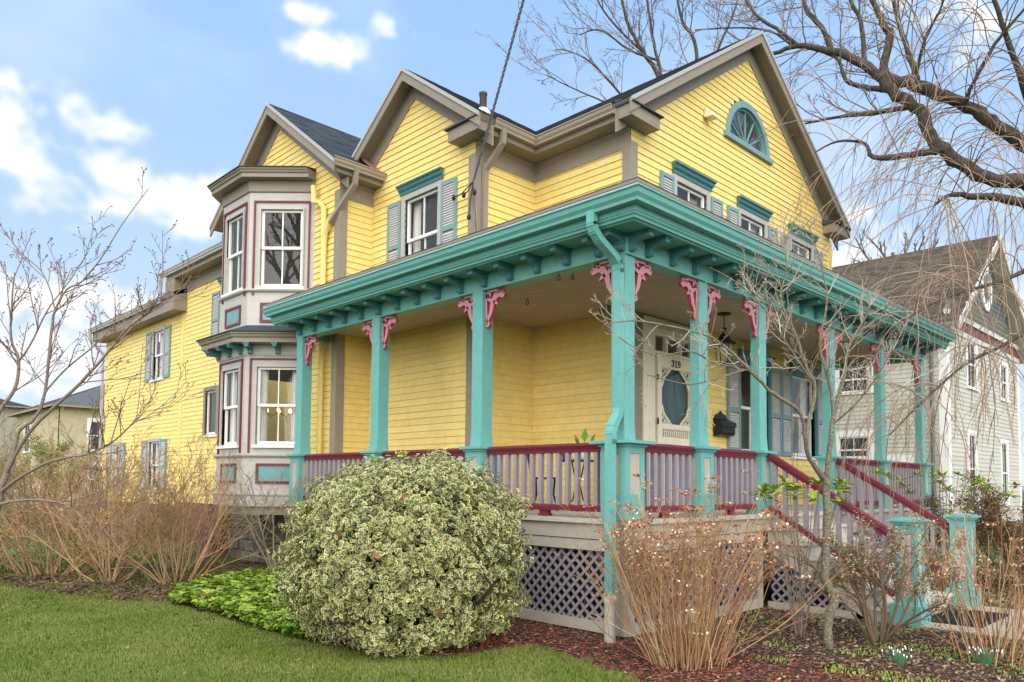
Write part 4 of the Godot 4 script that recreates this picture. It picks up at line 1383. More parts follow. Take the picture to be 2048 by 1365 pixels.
func lattice_panel(a: Vector3, b: Vector3, n: Vector3, y0: float, y1: float, parent: Node3D, frame := true, cut := PackedVector2Array()) -> void:
	# a, b at y 0 on the face plane
	var d := (b - a).normalized()
	var l := (b - a).length()
	var mb := MB.new()
	var o: Node3D = parent
	if frame:
		var f := 0.115
		for q in [[0.0, l, y0, y0 + f], [0.0, l, y1 - f, y1], [0.0, f, y0 + f, y1 - f], [l - f, l, y0 + f, y1 - f]]:
			mb.frame_box(a + d * q[0] + Vector3.UP * q[2] - n * 0.03, d * (q[1] - q[0]), Vector3.UP * (q[3] - q[2]), n * 0.03)
		o = part(mb, "lattice_panel", M.beige, parent)
	var clip := cut
	if clip.is_empty(): clip = PackedVector2Array([Vector2(0.1, y0 + 0.1), Vector2(l - 0.1, y0 + 0.1), Vector2(l - 0.1, y1 - 0.1), Vector2(0.1, y1 - 0.1)])
	var step := 0.135
	var w := 0.033
	for dir in 2:
		var t := -(y1 - y0) if dir == 0 else 0.0
		while t < (l if dir == 0 else l + y1 - y0):
			var s := PackedVector2Array()
			if dir == 0: s = PackedVector2Array([Vector2(t - w * 0.7, y0), Vector2(t + w * 0.7, y0), Vector2(t + w * 0.7 + (y1 - y0), y1), Vector2(t - w * 0.7 + (y1 - y0), y1)])
			else: s = PackedVector2Array([Vector2(t - w * 0.7, y0), Vector2(t + w * 0.7, y0), Vector2(t + w * 0.7 - (y1 - y0), y1), Vector2(t - w * 0.7 - (y1 - y0), y1)])
			for c2 in Geometry2D.intersect_polygons(s, clip):
				if c2.size() < 3: continue
				var pts := []
				for q in c2: pts.append(a + d * q.x + Vector3.UP * q.y - n * (0.034 if dir == 0 else 0.046))
				mb = MB.new()
				mb.slab(pts, -n * 0.011)
				part(mb, "slat", M.mauve, o)
			t += step

func build_porch() -> void:
	var mb := MB.new()
	# deck
	mb.box(Vector3(-0.045, DECK - 0.05, ZEND - 0.03), Vector3(XA, DECK, 0.045))
	mb.box(Vector3(XA, DECK - 0.05, ZB), Vector3(XC, DECK, 0.045))
	mb.box(Vector3(XC, DECK - 0.05, ZF), Vector3(XEND + 0.08, DECK, 0.045))
	var dk := part(mb, "deck", M.deck, house)
	mb = MB.new()
	mb.box(Vector3(0.0, 1.01, ZEND), Vector3(0.04, DECK - 0.05, 0.0))
	mb.box(Vector3(0.04, 1.01, -0.04), Vector3(XEND + 0.04, DECK - 0.05, 0.0))
	part(mb, "rim_board", M.beige, dk)
	# lattice below the deck
	var corners := [-0.02, -2.30, -4.58, ZEND]
	for i in 3:
		lattice_panel(Vector3(0.012, 0, corners[i + 1] + 0.02), Vector3(0.012, 0, corners[i] - 0.02), Vector3(-1, 0, 0), 0.02, 1.0, house)
	var fr := [0.02, 1.50, 2.98]
	for i in 2:
		lattice_panel(Vector3(fr[i] + 0.02, 0, -0.012), Vector3(fr[i + 1] - 0.02, 0, -0.012), Vector3(0, 0, 1), 0.02, 1.0, house)
	lattice_panel(Vector3(5.5, 0, -0.012), Vector3(7.5, 0, -0.012), Vector3(0, 0, 1), 0.02, 1.0, house)
	lattice_panel(Vector3(7.55, 0, -0.012), Vector3(9.55, 0, -0.012), Vector3(0, 0, 1), 0.02, 1.0, house)
	mb = MB.new()
	mb.box(Vector3(XA, -0.1, -6.6), Vector3(XA + 0.2, 1.17, ZB - 0.2))
	mb.box(Vector3(XA, -0.1, ZB - 0.2), Vector3(XC, 1.17, ZB))
	mb.box(Vector3(XC, -0.1, ZB), Vector3(XC + 0.2, 1.17, ZF - 0.2))
	mb.box(Vector3(XC, -0.1, ZF - 0.2), Vector3(XR, 1.17, ZF))
	part(mb, "foundation_wall", M.stone_b, house)
	# posts
	porch_post(0.0, -0.03, 0.18, true)
	for z in [-2.27, -4.54, -6.80]: porch_post(0.0, z, 0.19)
	for x in [1.46, 2.94, 5.17, 7.28, 9.36]: porch_post(x, -0.03, 0.19, false, 0.13)
	# beam
	mb = MB.new()
	mb.box(Vector3(0, BEAM, ZEND), Vector3(0.19, 4.30, -0.19))
	mb.box(Vector3(0.0, BEAM, -0.19), Vector3(XEND, 4.30, 0.0))
	mb.box(Vector3(0.19, BEAM, ZEND), Vector3(XE, 4.30, ZEND + 0.19))
	mb.box(Vector3(XEND - 0.19, BEAM, ZF), Vector3(XEND, 4.30, -0.19))
	var bm := part(mb, "beam", M.teal, house)
	# ceiling boards
	var cx := 0.19
	while cx < XC - 0.02:
		mb = MB.new()
		var zb := ZD if cx >= XE and cx < XA - 0.06 else (ZB if cx >= XA - 0.06 else ZEND + 0.19)
		mb.box(Vector3(cx, 4.15, zb), Vector3(minf(cx + 0.124, XC), 4.175, -0.19 - maxf(0, cx - 0.19)))
		part(mb, "ceiling_board", M.ceiling_paint, bm)
		cx += 0.129
	var cz := -0.19
	while cz > ZF + 0.02:
		mb = MB.new()
		mb.box(Vector3(0.19 + (-0.19 - cz) + 0.13, 4.151, maxf(cz - 0.124, ZF)), Vector3(XEND - 0.19, 4.176, cz))
		part(mb, "ceiling_board", M.ceiling_paint, bm)
		cz -= 0.129
	# eave: soffit, crown, fascia
	var lft := [Vector3(0, 0, ZEND - 0.02), Vector3(0, 0, 0), Vector3(XEND + 0.06, 0, 0)]
	var bands := [
		[[Vector2(0.002, 4.262), Vector2(0.36, 4.262), Vector2(0.36, 4.285), Vector2(0.002, 4.285)], "teal", "soffit"],
		[[Vector2(0.30, 4.245), Vector2(0.325, 4.245), Vector2(0.345, 4.262), Vector2(0.36, 4.262), Vector2(0.365, 4.285), Vector2(0.385, 4.30), Vector2(0.385, 4.315), Vector2(0.395, 4.32), Vector2(0.395, 4.40), Vector2(0.34, 4.40), Vector2(0.34, 4.287), Vector2(0.30, 4.261)], "teal", "cornice"]]
	for bd in bands:
		mb = MB.new()
		mb.run(bd[0], lft[0], lft[1], Vector3(-1, 0, 0), 0.35, 1.0)
		mb.run(bd[0], lft[1], lft[2], Vector3(0, 0, 1), 1.0, 0.0)
		part(mb, bd[2], M[bd[1]], bm)
	var gp := []
	for q in GUTTER: gp.append(Vector2(q.x * 1.05 + 0.397, q.y * 1.05 + 4.375))
	mb = MB.new()
	mb.run(gp, lft[0], lft[1], Vector3(-1, 0, 0), 0.35, 1.0)
	mb.run(gp, lft[1], lft[2], Vector3(0, 0, 1), 1.0, 0.0)
	part(mb, "gutter", M.teal, bm)
	mb = MB.new()
	var de := [Vector2(0.38, 4.507), Vector2(0.505, 4.507), Vector2(0.505, 4.53), Vector2(0.38, 4.535)]
	mb.run(de, lft[0], lft[1], Vector3(-1, 0, 0), 0.35, 1.0)
	mb.run(de, lft[1], lft[2], Vector3(0, 0, 1), 1.0, 0.0)
	part(mb, "drip_edge", M.white_paint, bm)
	# roof over the porch
	var ylo := 4.575
	var o3 := 0.50
	roof_face([Vector3(-o3, ylo, ZEND - 0.18), Vector3(-o3, ylo, o3), Vector3(XC, 4.86, ZF), Vector3(XC, 4.86, ZEND - 0.18)], house, "porch_roof", false, "taupe", 0.03)
	roof_face([Vector3(-o3, ylo, o3), Vector3(XEND + 0.08, ylo, o3), Vector3(XEND + 0.08, 4.86, ZF), Vector3(XC, 4.86, ZF)], house, "porch_roof", false, "taupe", 0.03)
	# brackets under the soffit
	for i in 15: bay_bracket(Vector3(0.0, 4.258, -0.36 - i * 0.463), Vector3(-1, 0, 0), 0.88, M.dark_teal, bm)
	for i in 20: bay_bracket(Vector3(0.36 + i * 0.47, 4.258, 0.0), Vector3(0, 0, 1), 0.88, M.dark_teal, bm)
	bay_bracket(Vector3(0.0, 4.258, -0.06), Vector3(-1, 0, 0), 0.88, M.dark_teal, bm)
	bay_bracket(Vector3(0.06, 4.258, 0.0), Vector3(0, 0, 1), 0.88, M.dark_teal, bm)
	# spandrels
	for z in [-0.19, -2.46, -4.73]: spandrel(Vector3(0.075, BEAM - 0.002, z), Vector3(0, 0, -1), Vector3(-0.045, 0, 0))
	for z in [-2.27, -4.54, -6.80]: spandrel(Vector3(0.075, BEAM - 0.002, z), Vector3(0, 0, 1), Vector3(-0.045, 0, 0))
	for x in [0.18, 1.65, 3.13, 5.36, 7.47]: spandrel(Vector3(x, BEAM - 0.002, -0.075), Vector3(1, 0, 0), Vector3(0, 0, 0.045))
	for x in [1.46, 2.94, 5.17, 7.28, 9.36]: spandrel(Vector3(x, BEAM - 0.002, -0.075), Vector3(-1, 0, 0), Vector3(0, 0, 0.045))
	# railings
	for q in [[-2.22, -0.26], [-4.49, -2.51], [-6.75, -4.78]]: railing(Vector3(0.09, 0, q[0]), Vector3(0.09, 0, q[1]), Vector3(-1, 0, 0), house)
	for q in [[0.26, 1.38], [1.68, 2.86], [5.39, 7.2], [7.5, 9.28]]: railing(Vector3(q[0], 0, -0.09), Vector3(q[1], 0, -0.09), Vector3(0, 0, 1), house)
	railing(Vector3(9.44, 0, ZF), Vector3(9.44, 0, -0.25), Vector3(1, 0, 0), house, false)
	# hooks in the ceiling
	for p in [Vector3(0.45, 4.15, -1.15), Vector3(1.0, 4.15, -2.45), Vector3(2.0, 4.15, -1.7), Vector3(0.09, 4.05, -1.05)]:
		mb = MB.new()
		var pts := []
		var rr := []
		for k in 9:
			pts.append(p + Vector3(0, -0.05, 0) + Vector3(cos(PI / 2 - k * 0.65) * 0.025, sin(PI / 2 - k * 0.65) * 0.03, 0)); rr.append(0.006)
		mb.tube([p, p + Vector3(0, -0.02, 0)], [0.006, 0.006], 5)
		mb.tube(pts, rr, 5)
		part(mb, "hook", M.black_metal, house)
	# downspout at the corner post
	downspout([Vector3(-0.46, 4.40, -0.10), Vector3(-0.46, 4.27, -0.10), Vector3(-0.43, 4.20, -0.10), Vector3(-0.36, 4.13, -0.09), Vector3(-0.15, 4.00, -0.07), Vector3(-0.08, 3.94, -0.07), Vector3(-0.055, 3.86, -0.07), Vector3(-0.055, 2.40, -0.07), Vector3(-0.075, 2.33, -0.065), Vector3(-0.17, 2.21, -0.055), Vector3(-0.205, 2.13, -0.05), Vector3(-0.21, 2.04, -0.05), Vector3(-0.21, 0.47, -0.05)], 0.096, house, M.teal, Vector3(0, 0, 1))
	mb = MB.new()
	mb.lathe(Vector3(-0.21, 0, -0.05), [Vector2(0.062, 0.0), Vector2(0.062, 0.40), Vector2(0.069, 0.40), Vector2(0.069, 0.47), Vector2(0.0, 0.47)])
	part(mb, "drain_pipe", M.beige, house)
	# a worn hose or sock left lying on the porch roof
	mb = MB.new()
	mb.tube([Vector3(-0.34, 4.56, -4.62), Vector3(-0.33, 4.60, -4.56), Vector3(-0.33, 4.60, -4.42), Vector3(-0.33, 4.55, -4.2)], [0.04, 0.055, 0.05, 0.02], 8)
	var fl := part(mb, "flashing", M.beige, house)
	build_stairs()

func newel(x: float, z: float) -> void:
	var mb := MB.new()
	mb.box(Vector3(x - 0.17, 0, z - 0.17), Vector3(x + 0.17, 0.24, z + 0.17))
	var s := 0.125
	for cx in [x - s, x + s - 0.06]:
		for cz in [z - s, z + s - 0.06]: mb.box(Vector3(cx, 0.34, cz), Vector3(cx + 0.06, 1.06, cz + 0.06))
	mb.box(Vector3(x - s, 0.24, z - s), Vector3(x + s, 0.34, z + s) )
	mb.box(Vector3(x - s, 1.06, z - s), Vector3(x + s, 1.17, z + s))
	mb.box(Vector3(x - s - 0.03, 1.17, z - s - 0.03), Vector3(x + s + 0.03, 1.20, z + s + 0.03))
	mb.box(Vector3(x - s - 0.06, 1.20, z - s - 0.06), Vector3(x + s + 0.06, 1.225, z + s + 0.06))
	var t := s + 0.06
	mb.hexa([Vector3(x - t, 1.225, z - t), Vector3(x + t, 1.225, z - t), Vector3(x + 0.05, 1.25, z - 0.05), Vector3(x - 0.05, 1.25, z - 0.05), Vector3(x - t, 1.225, z + t), Vector3(x + t, 1.225, z + t), Vector3(x + 0.05, 1.25, z + 0.05), Vector3(x - 0.05, 1.25, z + 0.05)])
	var o := part(mb, "newel", M.teal, house)
	mb = MB.new()
	mb.box(Vector3(x - s + 0.012, 0.34, z - s + 0.012), Vector3(x + s - 0.012, 1.06, z + s - 0.012))
	part(mb, "panel", M.beige, o)

func build_stairs() -> void:
	var mb := MB.new()
	var x0 := 3.12
	var x1 := 5.14
	var n := 7
	var rise := DECK / n
	var tread := 0.262
	mb.box(Vector3(x0, 0, -0.3), Vector3(x0 + 0.01, 0.05, -0.2))
	var st := part(mb, "stairs", M.beige, house)
	for i in range(1, n):
		mb = MB.new()
		var y := DECK - rise * i
		var z := 0.02 + tread * (i - 1)
		mb.box(Vector3(x0 - 0.09, y - 0.035, z - 0.02), Vector3(x1 + 0.08, y, z + tread + 0.03))
		part(mb, "tread", M.step_paint, st)
		mb = MB.new()
		mb.box(Vector3(x0, y - rise, z + tread - 0.03), Vector3(x1, y - 0.036, z + tread - 0.005))
		part(mb, "riser", M.step_paint, st)
	# stepped stringers
	for x in [x0 - 0.05, x1 + 0.012]:
		mb = MB.new()
		var pts := [Vector2(0.0, DECK - 0.06), Vector2(0.0, 0.74), Vector2(1.28, 0.0), Vector2(0.02 + tread * (n - 1) - 0.006, 0.0)]
		for i in range(n - 1, 0, -1):
			var y := DECK - rise * i - 0.036
			pts.append(Vector2(0.02 + tread * i - 0.006, y))
			pts.append(Vector2(0.02 + tread * (i - 1) - 0.006, y))
		mb.run(pts, Vector3(x, 0, 0), Vector3(x + 0.038, 0, 0), Vector3(0, 0, 1))
		part(mb, "stringer", M.beige, st)
	# triangle of lattice under the near stringer
	lattice_panel(Vector3(x0 - 0.03, 0, 0.0), Vector3(x0 - 0.03, 0, 1.3), Vector3(-1, 0, 0), 0.02, 0.8, st, false, PackedVector2Array([Vector2(0.02, 0.08), Vector2(1.1, 0.08), Vector2(0.02, 0.74)]))
	mb = MB.new()
	mb.box(Vector3(x0 - 0.062, 0.0, 0.0), Vector3(x0 - 0.02, 0.09, 1.12))
	part(mb, "base_board", M.beige, st)
	newel(3.19, 1.70)
	newel(5.30, 1.70)
	for x in [3.05, 5.24]:
		mb = MB.new()
		var a := Vector3(x, 2.02, 0.04)
		var b := Vector3(x, 1.05, 1.58)
		mb.bar(a, b, 0.10, 0.05)
		mb.bar(a - Vector3(0, 0.045, 0), b - Vector3(0, 0.045, 0), 0.055, 0.06)
		var o := part(mb, "stair_railing", M.burgundy, house)
		mb = MB.new()
		mb.bar(a - Vector3(0, 0.70, 0), b - Vector3(0, 0.70, 0), 0.075, 0.065)
		part(mb, "bottom_rail", M.burgundy, o)
		for i in 11:
			var t := (i + 0.6) / 11.3
			var p := a.lerp(b, t)
			mb = MB.new()
			var h := 0.026
			var dy := (b.y - a.y) / (b.z - a.z)
			mb.hexa([Vector3(x - h, p.y - 0.68 - dy * h, p.z - h), Vector3(x + h, p.y - 0.68 - dy * h, p.z - h), Vector3(x + h, p.y - 0.06 - dy * h, p.z - h), Vector3(x - h, p.y - 0.06 - dy * h, p.z - h), Vector3(x - h, p.y - 0.68 + dy * h, p.z + h), Vector3(x + h, p.y - 0.68 + dy * h, p.z + h), Vector3(x + h, p.y - 0.06 + dy * h, p.z + h), Vector3(x - h, p.y - 0.06 + dy * h, p.z + h)])
			part(mb, "baluster", M.mauve, o)

# ---------------------------------------------------------------- plants
func px(x: float, y: float, depth: float) -> Vector3:
	return Vector3(-6.420455, 1.600000, 4.820099) + (Vector3(0.712727, 0.009510, 0.701377) * ((x - 1024.0) / 1521.9) - Vector3(-0.043816, 0.998559, 0.030985) * ((y - 887.39) / 1521.9) + Vector3(0.700072, 0.052816, -0.712117)) * depth

func rv() -> Vector3:
	return Vector3(rng.randf_range(-1, 1), rng.randf_range(-1, 1), rng.randf_range(-1, 1))

func tilt(d: Vector3, angle: float) -> Vector3:
	var ax := d.cross(rv()).normalized()
	if ax.length() < 0.5: ax = d.cross(Vector3.RIGHT).normalized()
	return d.rotated(ax, angle)

# P: levels, segs[], wander[], rise[], kids[], ratio[], angle[], start, taper, sides[], tips (Array to fill)
func grow(mb: MB, p0: Vector3, dir: Vector3, length: float, r0: float, lvl: int, P: Dictionary) -> void:
	var segs: int = P.segs[lvl]
	var pts := [p0]
	var rad := [maxf(r0, P.get("least", 0.0))]
	var dirs := [dir]
	var d := dir
	var p := p0
	r0 = maxf(r0, P.get("least", 0.0))
	var end_r: float = maxf(r0 * P.taper, P.get("least", 0.0) * 0.7)
	for i in segs:
		d = (d + rv() * P.wander[lvl] + Vector3.UP * P.rise[lvl]).normalized()
		p += d * length / segs
		pts.append(p); dirs.append(d)
		rad.append(lerpf(r0, end_r, (i + 1.0) / segs))
	mb.tube(pts, rad, P.sides[lvl], lvl == 0)
	if lvl + 1 >= P.levels:
		if P.has("tips"): P.tips.append([p, d])
		return
	var n := int(round(P.kids[lvl] * rng.randf_range(0.7, 1.3)))
	for k in n:
		var t := lerpf(P.start, 1.0, (k + rng.randf()) / n) * segs
		var i := mini(int(t), segs - 1)
		var fr := t - i
		var q: Vector3 = pts[i].lerp(pts[i + 1], fr)
		var rr: float = lerpf(rad[i], rad[i + 1], fr)
		var nd := tilt(dirs[mini(i + 1, segs)], P.angle[lvl] * rng.randf_range(0.6, 1.25))
		grow(mb, q, nd, length * P.ratio[lvl] * rng.randf_range(0.6, 1.2) * (1.0 - 0.45 * t / segs), minf(rr * 0.75, r0 * P.get("thin", 0.6)), lvl + 1, P)

func smooth_path(pts: Array, rad: Array, sub := 4) -> Array:
	var op := []
	var orr := []
	for i in pts.size() - 1:
		var a: Vector3 = pts[maxi(i - 1, 0)]
		var b: Vector3 = pts[i]
		var c: Vector3 = pts[i + 1]
		var e: Vector3 = pts[mini(i + 2, pts.size() - 1)]
		for k in sub:
			var t := float(k) / sub
			op.append(b.cubic_interpolate(c, a, e, t)); orr.append(lerpf(rad[i], rad[i + 1], t))
	op.append(pts[-1]); orr.append(rad[-1])
	return [op, orr]

# a limb through photo points: list of [x, y, depth, diameter in pixels]; returns the smoothed path and radii
func limb(mb: MB, lst: Array, o: Vector3, sides := 8, knots := 0.0) -> Array:
	var pts := []
	var rad := []
	for q in lst:
		pts.append(px(q[0], q[1], q[2]) - o); rad.append(maxf(0.004, q[3] * 0.43 / 1521.9 * q[2]))
	var s := smooth_path(pts, rad)
	for i in s[0].size():
		s[1][i] *= 1.0 + rng.randf_range(-knots, knots)
		if i > 0: s[0][i] += rv() * s[1][i] * 0.25
	mb.tube(s[0], s[1], sides)
	return s

func sprout(mb: MB, s: Array, n: int, a: float, b: float, angle: float, length: float, r: float, lvl: int, P: Dictionary, bias := Vector3.ZERO) -> void:
	for k in n:
		var t = rng.randf_range(a, b) * (s[0].size() - 1)
		var i := mini(int(t), s[0].size() - 2)
		var q: Vector3 = s[0][i].lerp(s[0][i + 1], t - i)
		var d: Vector3 = (s[0][i + 1] - s[0][i]).normalized()
		var nd := (tilt(d, angle * rng.randf_range(0.6, 1.3)) + bias).normalized()
		grow(mb, q, nd, length * rng.randf_range(0.4, 1.2), minf(r, s[1][i] * 0.7), lvl, P)

# ---- many copies of a small mesh
func scatter(called: String, mesh: Mesh, m: Material, xf: Array, cols: Array, parent: Node3D) -> MultiMeshInstance3D:
	var mm := MultiMesh.new()
	mm.transform_format = MultiMesh.TRANSFORM_3D
	mm.use_colors = cols.size() > 0
	mm.mesh = mesh
	mm.instance_count = xf.size()
	for i in xf.size():
		mm.set_instance_transform(i, xf[i])
		if cols.size(): mm.set_instance_color(i, cols[i])
	var o := MultiMeshInstance3D.new()
	o.name = called
	o.multimesh = mm
	o.material_override = m
	parent.add_child(o, true)
	return stuff(o)

func leaf_mesh(length: float, width: float, inner: Color, outer: Color, edge := 0.62, fold := 0.25) -> ArrayMesh:
	var mb := MB.new()
	mb.tinted = true
	var ring := []
	var ins := []
	for k in 10:
		var a := TAU * k / 10
		var q := Vector2(cos(a), sin(a))
		var wd := width * (1.0 - 0.25 * q.x)
		var lift := absf(q.y) * width * fold
		ring.append(Vector3(length * 0.5 * (1 + q.x), lift, q.y * wd * 0.5))
		ins.append(Vector3(length * 0.5 * (1 + q.x * edge), lift * edge, q.y * wd * 0.5 * edge))
	var c := Vector3(length * 0.5, 0, 0)
	for k in 10:
		var j := (k + 1) % 10
		mb.tint = inner
		mb.tri(c, ins[j], ins[k])
		mb.tint = outer
		mb.quad(ins[k], ins[j], ring[j], ring[k])
	return mb.mesh()

func blade_basis(n: Vector3, spin: float, s: float) -> Basis:
	# y axis along n, x axis the leaf's length
	var x := n.cross(Vector3.UP)
	if x.length() < 0.1: x = Vector3.RIGHT
	x = x.normalized().rotated(n, spin)
	var z := x.cross(n).normalized()
	return Basis(x, n, z).scaled(Vector3(s, s, s))

# ---------------------------------------------------------------- the variegated shrub
func build_euonymus() -> void:
	var o := thing("variegated_shrub", "big rounded evergreen shrub with cream edged green leaves before the porch", "shrub", Vector3(-1.72, 0, -1.48))
	var mb := MB.new()
	var P := {"levels": 3, "segs": [5, 4, 3], "wander": [0.25, 0.3, 0.35], "rise": [0.05, 0.03, 0.05], "kids": [7, 6], "ratio": [0.55, 0.5], "angle": [0.7, 0.7], "start": 0.3, "taper": 0.5, "sides": [6, 4, 3]}
	for k in 16:
		var a := TAU * k / 16 + rng.randf() * 0.4
		var el := rng.randf_range(0.35, 1.4)
		grow(mb, Vector3(cos(a), 0, sin(a)) * 0.15, Vector3(cos(a) * cos(el), sin(el), sin(a) * cos(el)), rng.randf_range(1.0, 1.35), 0.028, 0, P)
	part(mb, "stems", M.bark_brown, o)
	var lf := leaf_mesh(0.050, 0.028, Color(0.10, 0.15, 0.065), Color(0.50, 0.475, 0.215), 0.74)
	var lf2 := leaf_mesh(0.045, 0.027, Color(0.13, 0.185, 0.09), Color(0.54, 0.52, 0.25), 0.66)
	var fn := FastNoiseLite.new()
	fn.seed = 8; fn.frequency = 1.0; fn.fractal_octaves = 3
	var xf := [[], []]
	var cols := [[], []]
	var cam := Vector3(-6.420455, 1.600000, 4.820099) - o.position
	var near := []
	var made := 0
	while made < 42000:
		var d := rv()
		if d.length() > 1 or d.length() < 0.1: continue
		d = d.normalized()
		if d.y < -0.9: continue
		var lump := 1.0 + 0.20 * fn.get_noise_3d(d.x * 1.8, d.y * 1.8, d.z * 1.8) + 0.16 * fn.get_noise_3d(d.x * 5, d.y * 5 + 5, d.z * 5)
		# squarish dome: flat crown, bulging flanks
		var r := Vector3(1.10, 0.93, 1.12)
		var sq := pow(pow(absf(d.x), 2.5) + pow(absf(d.y), 2.5) + pow(absf(d.z), 2.5), -1.0 / 2.5)
		var depth := pow(rng.randf(), 2.2) * 0.36
		var hole := fn.get_noise_3d(d.x * 4.5 + 20, d.y * 4.5, d.z * 4.5)
		if hole < -0.24: depth += 0.3
		var p := Vector3(0, 0.88, 0) + d * sq * r * lump * (1.0 - depth * 0.6)
		if p.y < 0.03: continue
		if p.x + o.position.x > -0.10: continue
		var n := (d + Vector3(0, 0.35, 0) + rv() * 0.75).normalized()
		var k := made % 2
		var b := blade_basis(n, rng.randf() * TAU, rng.randf_range(0.75, 1.2))
		var bright := rng.randf_range(0.75, 1.15)
		var yel := rng.randf()
		var cc := Color(bright * (1.0 + 0.10 * yel), bright, bright * (1.05 - 0.25 * yel))
		if depth < 0.015 and near.size() < 300 and (cam - p).dot(d) > 0 and rng.randf() < 0.5:
			near.append([Transform3D(b, p), k])
		else:
			xf[k].append(Transform3D(b, p)); cols[k].append(cc)
		made += 1
	for q in near:
		var l := MeshInstance3D.new()
		l.name = "leaf"
		l.mesh = lf if q[1] == 0 else lf2
		l.material_override = M.leaf
		l.transform = q[0]
		o.add_child(l, true)
	# stray shoots
	for k in 70:
		var d := rv().normalized()
		if d.y < -0.2: d.y = -d.y
		var p := Vector3(0, 0.88, 0) + d * Vector3(1.16, 0.96, 1.18) * 0.97
		var dd := (d + Vector3(0, 0.7, 0) + rv() * 0.5).normalized()
		for j in rng.randi_range(5, 10):
			p += dd * 0.016
			if p.x + o.position.x > -0.12: break
			xf[j % 2].append(Transform3D(blade_basis((dd + rv() * 0.9).normalized(), rng.randf() * TAU, rng.randf_range(0.7, 1.0)), p)); cols[j % 2].append(Color(1, 1, 0.95) * rng.randf_range(0.8, 1.15))
	scatter("foliage", lf, M.leaf, xf[0], cols[0], o)
	scatter("foliage", lf2, M.leaf, xf[1], cols[1], o)
	# dead brown leaves caught in it
	mb = MB.new()
	mb.tinted = true
	for k in 7:
		var d := (Vector3(-0.7, rng.randf_range(-0.3, 1.0), 0.7) + rv() * 0.6).normalized()
		var p := Vector3(0, 0.95, 0) + d * Vector3(1.16, 0.96, 1.16) * 1.03
		mb.tint = Color(0.22, 0.10, 0.04) * rng.randf_range(0.7, 1.3)
		var x := tilt(d, 1.4) * 0.045
		var y := d.cross(x).normalized() * 0.03
		mb.quad(p - x - y + d * 0.02, p + x - y * 0.4, p + x * 0.8 + y + d * 0.02, p - x * 0.7 + y)
	stuff(part(mb, "dead_leaves", M.leaf, o))

# ---------------------------------------------------------------- dried hydrangeas
func build_hydrangea(at: Vector3, label: String, stems: int, height: float, spread: float, heads: int, flower: Color, leanx := 0.0) -> void:
	var o := thing("hydrangea_bush", label, "bush", at, "dormant hydrangeas in the front bed")
	var mb := MB.new()
	mb.tinted = true
	var tips := []
	var P := {"levels": 3, "segs": [7, 4, 3], "wander": [0.13, 0.2, 0.25], "rise": [0.02, 0.06, 0.06], "kids": [4, 2], "ratio": [0.36, 0.4], "angle": [0.5, 0.6], "start": 0.4, "taper": 0.4, "sides": [4, 3, 3], "thin": 0.6, "least": 0.0017, "tips": tips}
	for k in stems:
		var a := rng.randf() * TAU
		var lean := sqrt(rng.randf()) * spread
		var base := Vector3(cos(a), 0, sin(a)) * rng.randf_range(0.02, 0.36)
		var d := Vector3(cos(a) * lean + leanx, 1.0, sin(a) * lean).normalized()
		var h := height * rng.randf_range(0.6, 1.05)
		if rng.randf() < 0.05: d = Vector3(cos(a) * 1.4, 0.75, sin(a) * 1.4).normalized()
		var v := rng.randf_range(0.75, 1.25)
		mb.tint = [Color(0.40, 0.23, 0.10), Color(0.44, 0.28, 0.14), Color(0.35, 0.175, 0.085), Color(0.48, 0.34, 0.20), Color(0.30, 0.16, 0.09)][rng.randi() % 5] * v
		grow(mb, base, d, h, rng.randf_range(0.0035, 0.0075), 0, P)
	stuff(part(mb, "stems", M.stem, o))
	# flower heads: flat clusters of papery bits
	mb = MB.new()
	mb.tinted = true
	tips.shuffle()
	var done := 0
	for q in tips:
		if done >= heads: break
		if q[0].y < height * 0.55 and rng.randf() < 0.72: continue
		done += 1
		var n: int = rng.randi_range(18, 44)
		var rr := rng.randf_range(0.035, 0.085)
		for k in n:
			var off := Vector3(rng.randfn(0, 0.5) * rr, rng.randf_range(-0.15, 0.3) * rr, rng.randfn(0, 0.5) * rr)
			var c: Vector3 = q[0] + off
			var nn := (Vector3.UP + rv()).normalized()
			var x := tilt(nn, PI / 2) * rng.randf_range(0.006, 0.013)
			var y := nn.cross(x)
			mb.tint = (Color(0.78, 0.68, 0.52) if rng.randf() < 0.14 else flower) * rng.randf_range(0.7, 1.3)
			mb.quad(c - x, c - y, c + x, c + y)
	stuff(part(mb, "flower_heads", M.leaf, o))

# ---------------------------------------------------------------- leafless shrubs on the left
var shrub_mesh := []

func make_shrub_meshes() -> void:
	for v in 3:
		var mb := MB.new()
		mb.tinted = true
		var P := {"levels": 4, "segs": [6, 5, 4, 2], "wander": [0.22, 0.28, 0.32, 0.35], "rise": [0.04, 0.08, 0.10, 0.10], "kids": [5, 5, 4], "ratio": [0.55, 0.5, 0.45], "angle": [0.65, 0.75, 0.7], "start": 0.2, "taper": 0.45, "sides": [6, 4, 3, 3], "thin": 0.55, "least": 0.0036}
		for k in 24:
			var a := rng.randf() * TAU
			var lean := rng.randf_range(0.15, 1.5)
			var t := rng.randf()
			mb.tint = Color(0.24, 0.175, 0.105).lerp(Color(0.44, 0.265, 0.13), t) * rng.randf_range(0.8, 1.25)
			grow(mb, Vector3(cos(a), 0, sin(a)) * rng.randf_range(0.02, 0.38), Vector3(cos(a) * lean, 1.0, sin(a) * lean).normalized(), rng.randf_range(1.5, 2.3), rng.randf_range(0.008, 0.016), 0, P)
		shrub_mesh.append(mb.mesh())

